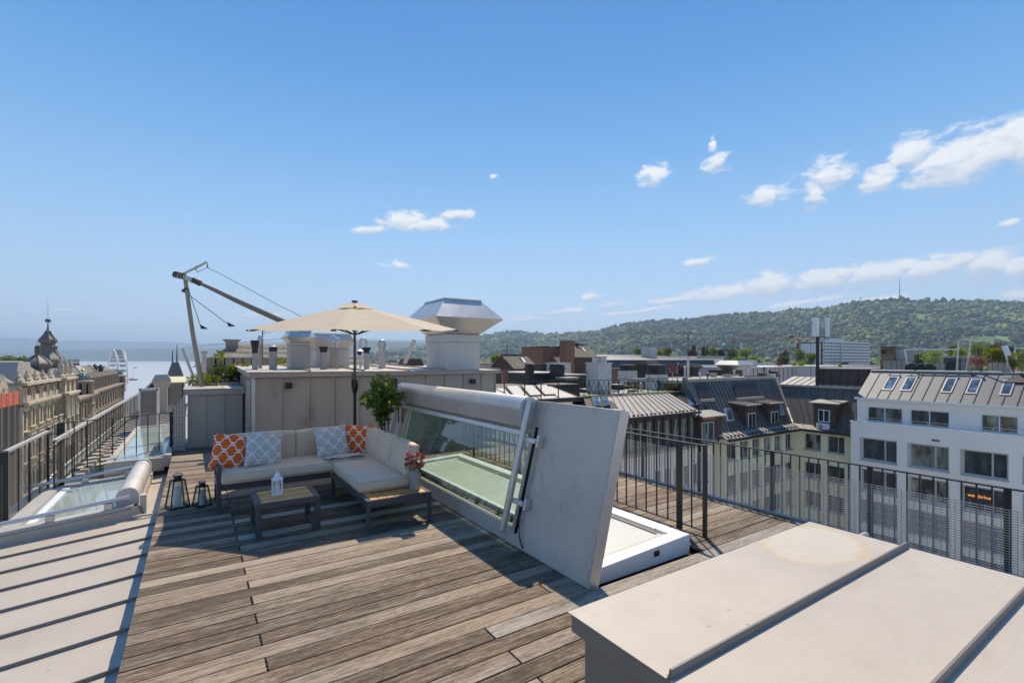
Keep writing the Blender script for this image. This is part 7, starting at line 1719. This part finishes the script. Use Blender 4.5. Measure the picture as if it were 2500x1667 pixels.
for a in (('round green tree behind the scaffolded house at the left edge', 18, 878, 24, 12, 150, m_leaf_t), ('smaller green tree between the left edge and the front onion dome', 48, 881, 14, 9, 150, m_leaf_t),
          ('yellow-green tree left of the small brown gable', 1212, 876, 15, 9, 170, m_leaf_lime), ('round olive tree left of the grey chimney on the blue-black roof', 1558, 861, 10, 10, 330, m_leaf_t),
          ('lime tree just right of the grey chimney on the blue-black roof', 1611, 862, 8, 8, 330, m_leaf_lime), ('pale loose tree behind the lightning-rod pipe', 1627, 857, 12, 9, 360, m_leaf_t),
          ('copper tree left of the domed church', 1690, 864, 9, 7, 330, m_leaf_red), ('lime tree between the two conifers and the church', 1741, 857, 13, 9, 420, m_leaf_lime), ('dark round tree touching the church dome on its left', 1760, 862, 8, 9, 400, m_leaf_con),
          ('broad dark tree right of the church dome', 1790, 865, 16, 12, 420, m_leaf_d), ('bright lime tree right of the church tower', 1819, 862, 14, 11, 400, m_leaf_lime), ('low lime tree under the crane jib', 1803, 878, 16, 6, 300, m_leaf_lime), ('second low lime tree under the crane jib, further right', 1842, 877, 13, 7, 300, m_leaf_lime),
          ('red-brown tree left of the crane mast', 1915, 868, 12, 12, 330, m_leaf_red), ('yellow-green tree behind the crane mast', 1956, 865, 17, 12, 340, m_leaf_t), ('grey-green tree in front of the red-brown one', 1912, 878, 12, 9, 280, m_leaf_d), ('small green tree left of the telecom mast', 1980, 872, 10, 9, 300, m_leaf_t),
          ('bright yellow-green tree left of the roof terrace cabin', 2277, 868, 22, 14, 200, m_leaf_lime), ('yellow-green tree top behind the awning post', 2326, 851, 16, 9, 230, m_leaf_y), ('lime tree between cabin and slanted pole', 2348, 860, 16, 12, 190, m_leaf_lime), ('large yellow-green tree right of the slanted pole', 2388, 851, 22, 14, 200, m_leaf_y),
          ('big copper beech behind the terrace shrub', 2430, 850, 24, 12, 210, m_leaf_red), ('low pink blossoming tree behind the guard rail', 2388, 876, 22, 8, 170, m_leaf_pink), ('dark tree right of the copper beech', 2470, 858, 14, 16, 200, m_leaf_con), ('olive tree cut by the right picture edge', 2496, 866, 18, 14, 190, m_leaf_y), ('dull green tree beside the sea-green glass screen', 2248, 872, 16, 10, 220, m_leaf_d)):
    tree(*a)
tree('slim dark conifer left of the pair near the church', 1694, 857, 4, 10, 420, m_leaf_con, 220, True); tree('pointed conifer, left of the pair near the church', 1717, 860, 5, 9, 420, m_leaf_con, 220, True); tree('pointed conifer, right of the pair near the church', 1728, 860, 5, 9, 430, m_leaf_con, 220, True)
# white office slab
D = 430; t = thing('office_slab', 'long white office slab with rows of dark windows below the ridge', 'building', at(2067, 888, D=D)); Y0 = at(2067, 860, D=D).y
def XZ(px, py): p = at(px, py, Y=Y0); return p.x, p.z
x0, zt = XZ(2011, 835); x1, _ = XZ(2124, 835)
MB().box(x0, x1, Y0 + .6, Y0 + 22, GZ, zt).build('core', m_pane, t)
for k in range(9):
    _, a = XZ(2067, 836 + 7.35 * k - 2.2); _, b = XZ(2067, 836 + 7.35 * k + 1.4); MB().box(x0 - .2, x1 + .2, Y0, Y0 + .6, b, a).build('spandrel_band', m_office, t)
    for j in range(23): x = x0 + (x1 - x0) * j / 22; MB().box(x - .35, x + .35, Y0 + .25, Y0 + .62, b - 1.8, b - .003).build('pier', m_office, t)
xs, _ = XZ(2053, 850); MB().box(xs - 1.6, xs + 1.6, Y0 - .6, Y0 - .01, GZ, zt + .3).build('stair_strip', m_band, t)
xa, za = XZ(2040, 826); xb, _ = XZ(2076, 826); MB().box(xa, xb, Y0 + 5, Y0 + 14, zt, za).build('roof_plant', m_office, t)
xa, za = XZ(2000, 838); MB().box(xa, x0 - .3, Y0 + 2, Y0 + 16, GZ, za).build('side_wing', m_office, t)
t = block('terrace_block', 'low white villa with window row in front of the domed church', 'building', 1700, 1766, 869, 190, 14, m_wwall, GZ, m_zinc_pale, cap=.5)
for j in range(16): x = fx(1703 + j * 3.9, 189.9); MB().box(x - .35, x + .35, 189.8, 190, at(1730, 875, Y=190).z, at(1730, 871.5, Y=190).z).build('window', m_pane, t)
# domed church and bell tower
D = 560; t = thing('domed_church', 'domed stone church among trees in front of the ridge', 'church', at(1770, 885, D=D))
c = at(1770, HY, D=D); zz = lambda py: at(1770, py, D=D).z; s = D / FOC
MB().lathe([(9 * s, GZ), (9 * s, zz(852)), (10 * s, zz(851)), (8.5 * s, zz(850))], 12, (c.x, c.y, 0)).build('drum', m_stone, t)
MB().lathe([(8.8 * s, zz(850)), (8.4 * s, zz(846)), (6.5 * s, zz(841.5)), (3 * s, zz(839)), (1.4 * s, zz(838)), (1.4 * s, zz(836)), (.2 * s, zz(833))], 16, (c.x, c.y, 0)).build('dome', m_copper, t, smooth=True)
for k in range(12): a = k * math.pi / 6; MB().box(-.6, .6, -.6, .6, zz(858) , zz(852.5)).build('drum_window', m_pane, t, local=True).location = (c.x + 8.9 * s * math.cos(a) - BASE[t.name].x, c.y + 8.9 * s * math.sin(a) - BASE[t.name].y, -BASE[t.name].z)
MB().box(c.x - 14 * s, c.x + 9 * s, c.y - 6, c.y + 14, GZ, zz(866)).build('nave', m_stone, t)
t = thing('bell_tower', 'slender grey bell tower beside the domed church', 'tower', at(1790, 885, D=D)); c = at(1790, HY, D=D)
MB().box(c.x - 4 * s, c.x + 4 * s, c.y - 4 * s, c.y + 4 * s, GZ, zz(838)).build('shaft', m_stone, t); MB().box(c.x - 4.6 * s, c.x + 4.6 * s, c.y - 4.6 * s, c.y + 4.6 * s, zz(838), zz(836.5)).build('cornice', m_stone, t)
for sx in (-3, 3):
    for sy_ in (-3, 3): MB().box(c.x + (sx - .9) * s, c.x + (sx + .9) * s, c.y + (sy_ - .9) * s, c.y + (sy_ + .9) * s, zz(836.5), zz(828)).build('belfry_pier', m_stone, t)
MB().box(c.x - 4 * s, c.x + 4 * s, c.y - 4 * s, c.y + 4 * s, zz(828), zz(827)).build('cornice', m_stone, t); MB().lathe([(4 * s, zz(827)), (3 * s, zz(823)), (1.5 * s, zz(821)), (1.8 * s, zz(819)), (1 * s, zz(816)), (.2 * s, zz(813))], 10, (c.x, c.y, 0)).build('cap', m_copper, t)
# tower crane
D = 370; t = thing('tower_crane', 'red tower crane with long jib in front of the ridge', 'crane', at(1952, 888, D=D)); C = lambda px, py, dd=0: at(px, py, D=D + dd)
mz0, mz1 = C(1952, 890), C(1952, 826); k = D / FOC * 2.6
for sx in (-1, 1):
    for sy_ in (-1, 1): MB().bar((mz0.x + sx * k / 2, mz0.y + sy_ * k / 2, GZ), (mz0.x + sx * k / 2, mz0.y + sy_ * k / 2, mz1.z), .22).build('mast_chord', m_crane, t)
for i in range(16):
    za, zb = GZ + (mz1.z - GZ) * i / 16, GZ + (mz1.z - GZ) * (i + 1) / 16; sg_ = 1 if i % 2 else -1
    MB().bar((mz0.x - sg_ * k / 2, mz0.y - k / 2, za), (mz0.x + sg_ * k / 2, mz0.y - k / 2, zb), .16).build('mast_brace', m_crane, t)
MB().box(mz0.x - .7, mz0.x + .9, mz0.y - 1.2, mz0.y + 1, mz1.z - .6, mz1.z + .9).build('cab', m_chimw, t)
a, b = C(1797, 819.5), C(1984, 822); a2, b2 = C(1797, 821.5), C(1984, 824)
MB().bar(a, b, .22).build('jib_chord', m_crane, t); MB().bar(a2, b2, .22).build('jib_chord', m_crane, t)
for i in range(46): MB().bar(a.lerp(b, i / 46), a2.lerp(b2, (i + .7) / 46), .12).build('jib_brace', m_crane, t)
p, q_ = C(1929, 819), C(1946, 825); MB().box(p.x, q_.x, p.y - .5, p.y + .5, q_.z, p.z).build('counterweight', m_blk, t); MB().bar(C(1952, 826), C(1952, 811), .25).build('apex', m_dark, t)
# tv tower on the ridge
t = thing('tv_tower', 'slim television tower on top of the wooded ridge', 'tower', at(2196, 733, D=2650)); c = at(2196, HY, D=2650); z = lambda py: at(2196, py, D=2650).z
MB().lathe([(2.6, z(740)), (2.2, z(724)), (5.5, z(722.5)), (6, z(720.5)), (3, z(719.5)), (2.2, z(716))], 10, (c.x, c.y, 0)).build('shaft', m_galv_dull, t); MB().lathe([(2.0, z(716)), (1.6, z(700)), (1.1, z(690)), (.7, z(681))], 8, (c.x, c.y, 0)).build('antenna', m_crane, t)
t = thing('lookout_mast', 'short lookout mast on the ridge left of the television tower', 'tower', at(2101, 742, D=2720)); c = at(2101, HY, D=2720); z = lambda py: at(2101, py, D=2720).z
MB().lathe([(3, z(745)), (1.6, z(731)), (4, z(730)), (4, z(727.5)), (.8, z(725))], 8, (c.x, c.y, 0)).build('lattice', m_galv_dull, t)
# ferris wheel
D = 430; t = thing('ferris_wheel', 'white ferris wheel seen edge-on beside the lake', 'ferris wheel', at(287, 930, D=D))
rv_, fv = Vector((cs, -sn, 0)), Vector((sn, cs, 0)); vr = ray(287, HY); vr.z = 0; vr.normalize(); vp = Vector((vr.y, -vr.x, 0)); ax = vp * .985 + vr * .17; uu = vr * .985 - vp * .17; c = at(287, 914, D=D); RW = 60 / FOC * D; zv = Vector((0, 0, 1))
for s in (-1, 1):
    cc = c + ax * s * 3.1
    MB().tube([cc + uu * RW * math.cos(a) + zv * RW * math.sin(a) for a in np.linspace(0, 2 * math.pi, 49)], .42, 6, False).build('rim', m_white, t); MB().tube([cc + uu * RW * .86 * math.cos(a) + zv * RW * .86 * math.sin(a) for a in np.linspace(0, 2 * math.pi, 37)], .2, 5, False).build('inner_rim', m_white, t)
    for k in range(18): a = k * math.pi / 9; MB().bar(cc, cc + uu * RW * math.cos(a) + zv * RW * math.sin(a), .16).build('spoke', m_white, t)
    for dd in (-1, 1): MB().bar(cc + ax * s * .8, Vector(((cc + ax * s * 3 + uu * dd * 12).x, (cc + ax * s * 3 + uu * dd * 12).y, GZ)), .9).build('support_leg', m_redp, t)
MB().tube([c - ax * 4.2, c + ax * 4.2], 1.0, 10).build('axle', m_white, t)
for k in range(30):
    a = k * 2 * math.pi / 30; p = c + uu * RW * math.cos(a) + zv * (RW * math.sin(a) - .6)
    MB().box(-2.0, 2.0, -1.0, 1.0, -1.3, .6).build('gondola', m_zinc, t, local=True).location = p - BASE[t.name]
    MB().bar(c - ax * 3.1 + uu * RW * math.cos(a) + zv * RW * math.sin(a), c + ax * 3.1 + uu * RW * math.cos(a) + zv * RW * math.sin(a), .25).build('cross_bar', m_white, t)
# boats
def boat(label, px, py, L, mast):
    p = at(px, py, Z=GZ + .6); t = thing('sailing_boat', label, 'boat', p); r = rv_
    d = fv
    MB().hexa([p - r*L*.38 - d*1, p + r*L*.38 - d*1, p + r*L*.38 + d*1, p - r*L*.38 + d*1, p - r*L*.5 - d*1.3 + zv*1.1, p + r*L*.55 - d*.4 + zv*1.25, p + r*L*.55 + d*.4 + zv*1.25, p - r*L*.5 + d*1.3 + zv*1.1]).build('hull', m_anth, t)
    MB().hexa([p - r*L*.2 - d*.7 + zv*1.15, p + r*L*.15 - d*.7 + zv*1.2, p + r*L*.15 + d*.7 + zv*1.2, p - r*L*.2 + d*.7 + zv*1.15, p - r*L*.18 - d*.6 + zv*1.9, p + r*L*.1 - d*.6 + zv*1.9, p + r*L*.1 + d*.6 + zv*1.9, p - r*L*.18 + d*.6 + zv*1.9]).build('cabin', m_white, t)
    if mast: MB().tube([p + zv * 1, p + zv * mast], [.12, .07], 6).build('mast', m_galv, t); MB().bar(p + zv * 2.4, p - r * L * .42 + zv * 2.3, .2).build('boom', m_anth, t)
boat('sailing boat with bare mast on the lake right of the ferris wheel', 325, 928, 9, 11.5)
boat('small far boat on the lake above the sailing boat', 330, 898, 10, 0)
# air: light haze through which far slopes turn blue
hz = MB().box(-24000, 24000, -8500, 24000, GZ - 1.5, 760).build('haze', m_white); hz.data.materials.clear()
hm = bpy.data.materials.new('haze_air'); hm.use_nodes = True; nt = hm.node_tree; nt.nodes.clear()
pv = nt.nodes.new('ShaderNodeVolumePrincipled'); pv.inputs['Color'].default_value = (.58, .77, 1, 1); pv.inputs['Density'].default_value = HAZE; pv.inputs['Anisotropy'].default_value = .2
ou = nt.nodes.new('ShaderNodeOutputMaterial'); nt.links.new(pv.outputs[0], ou.inputs['Volume']); hz.data.materials.append(hm); hz['kind'] = 'stuff'
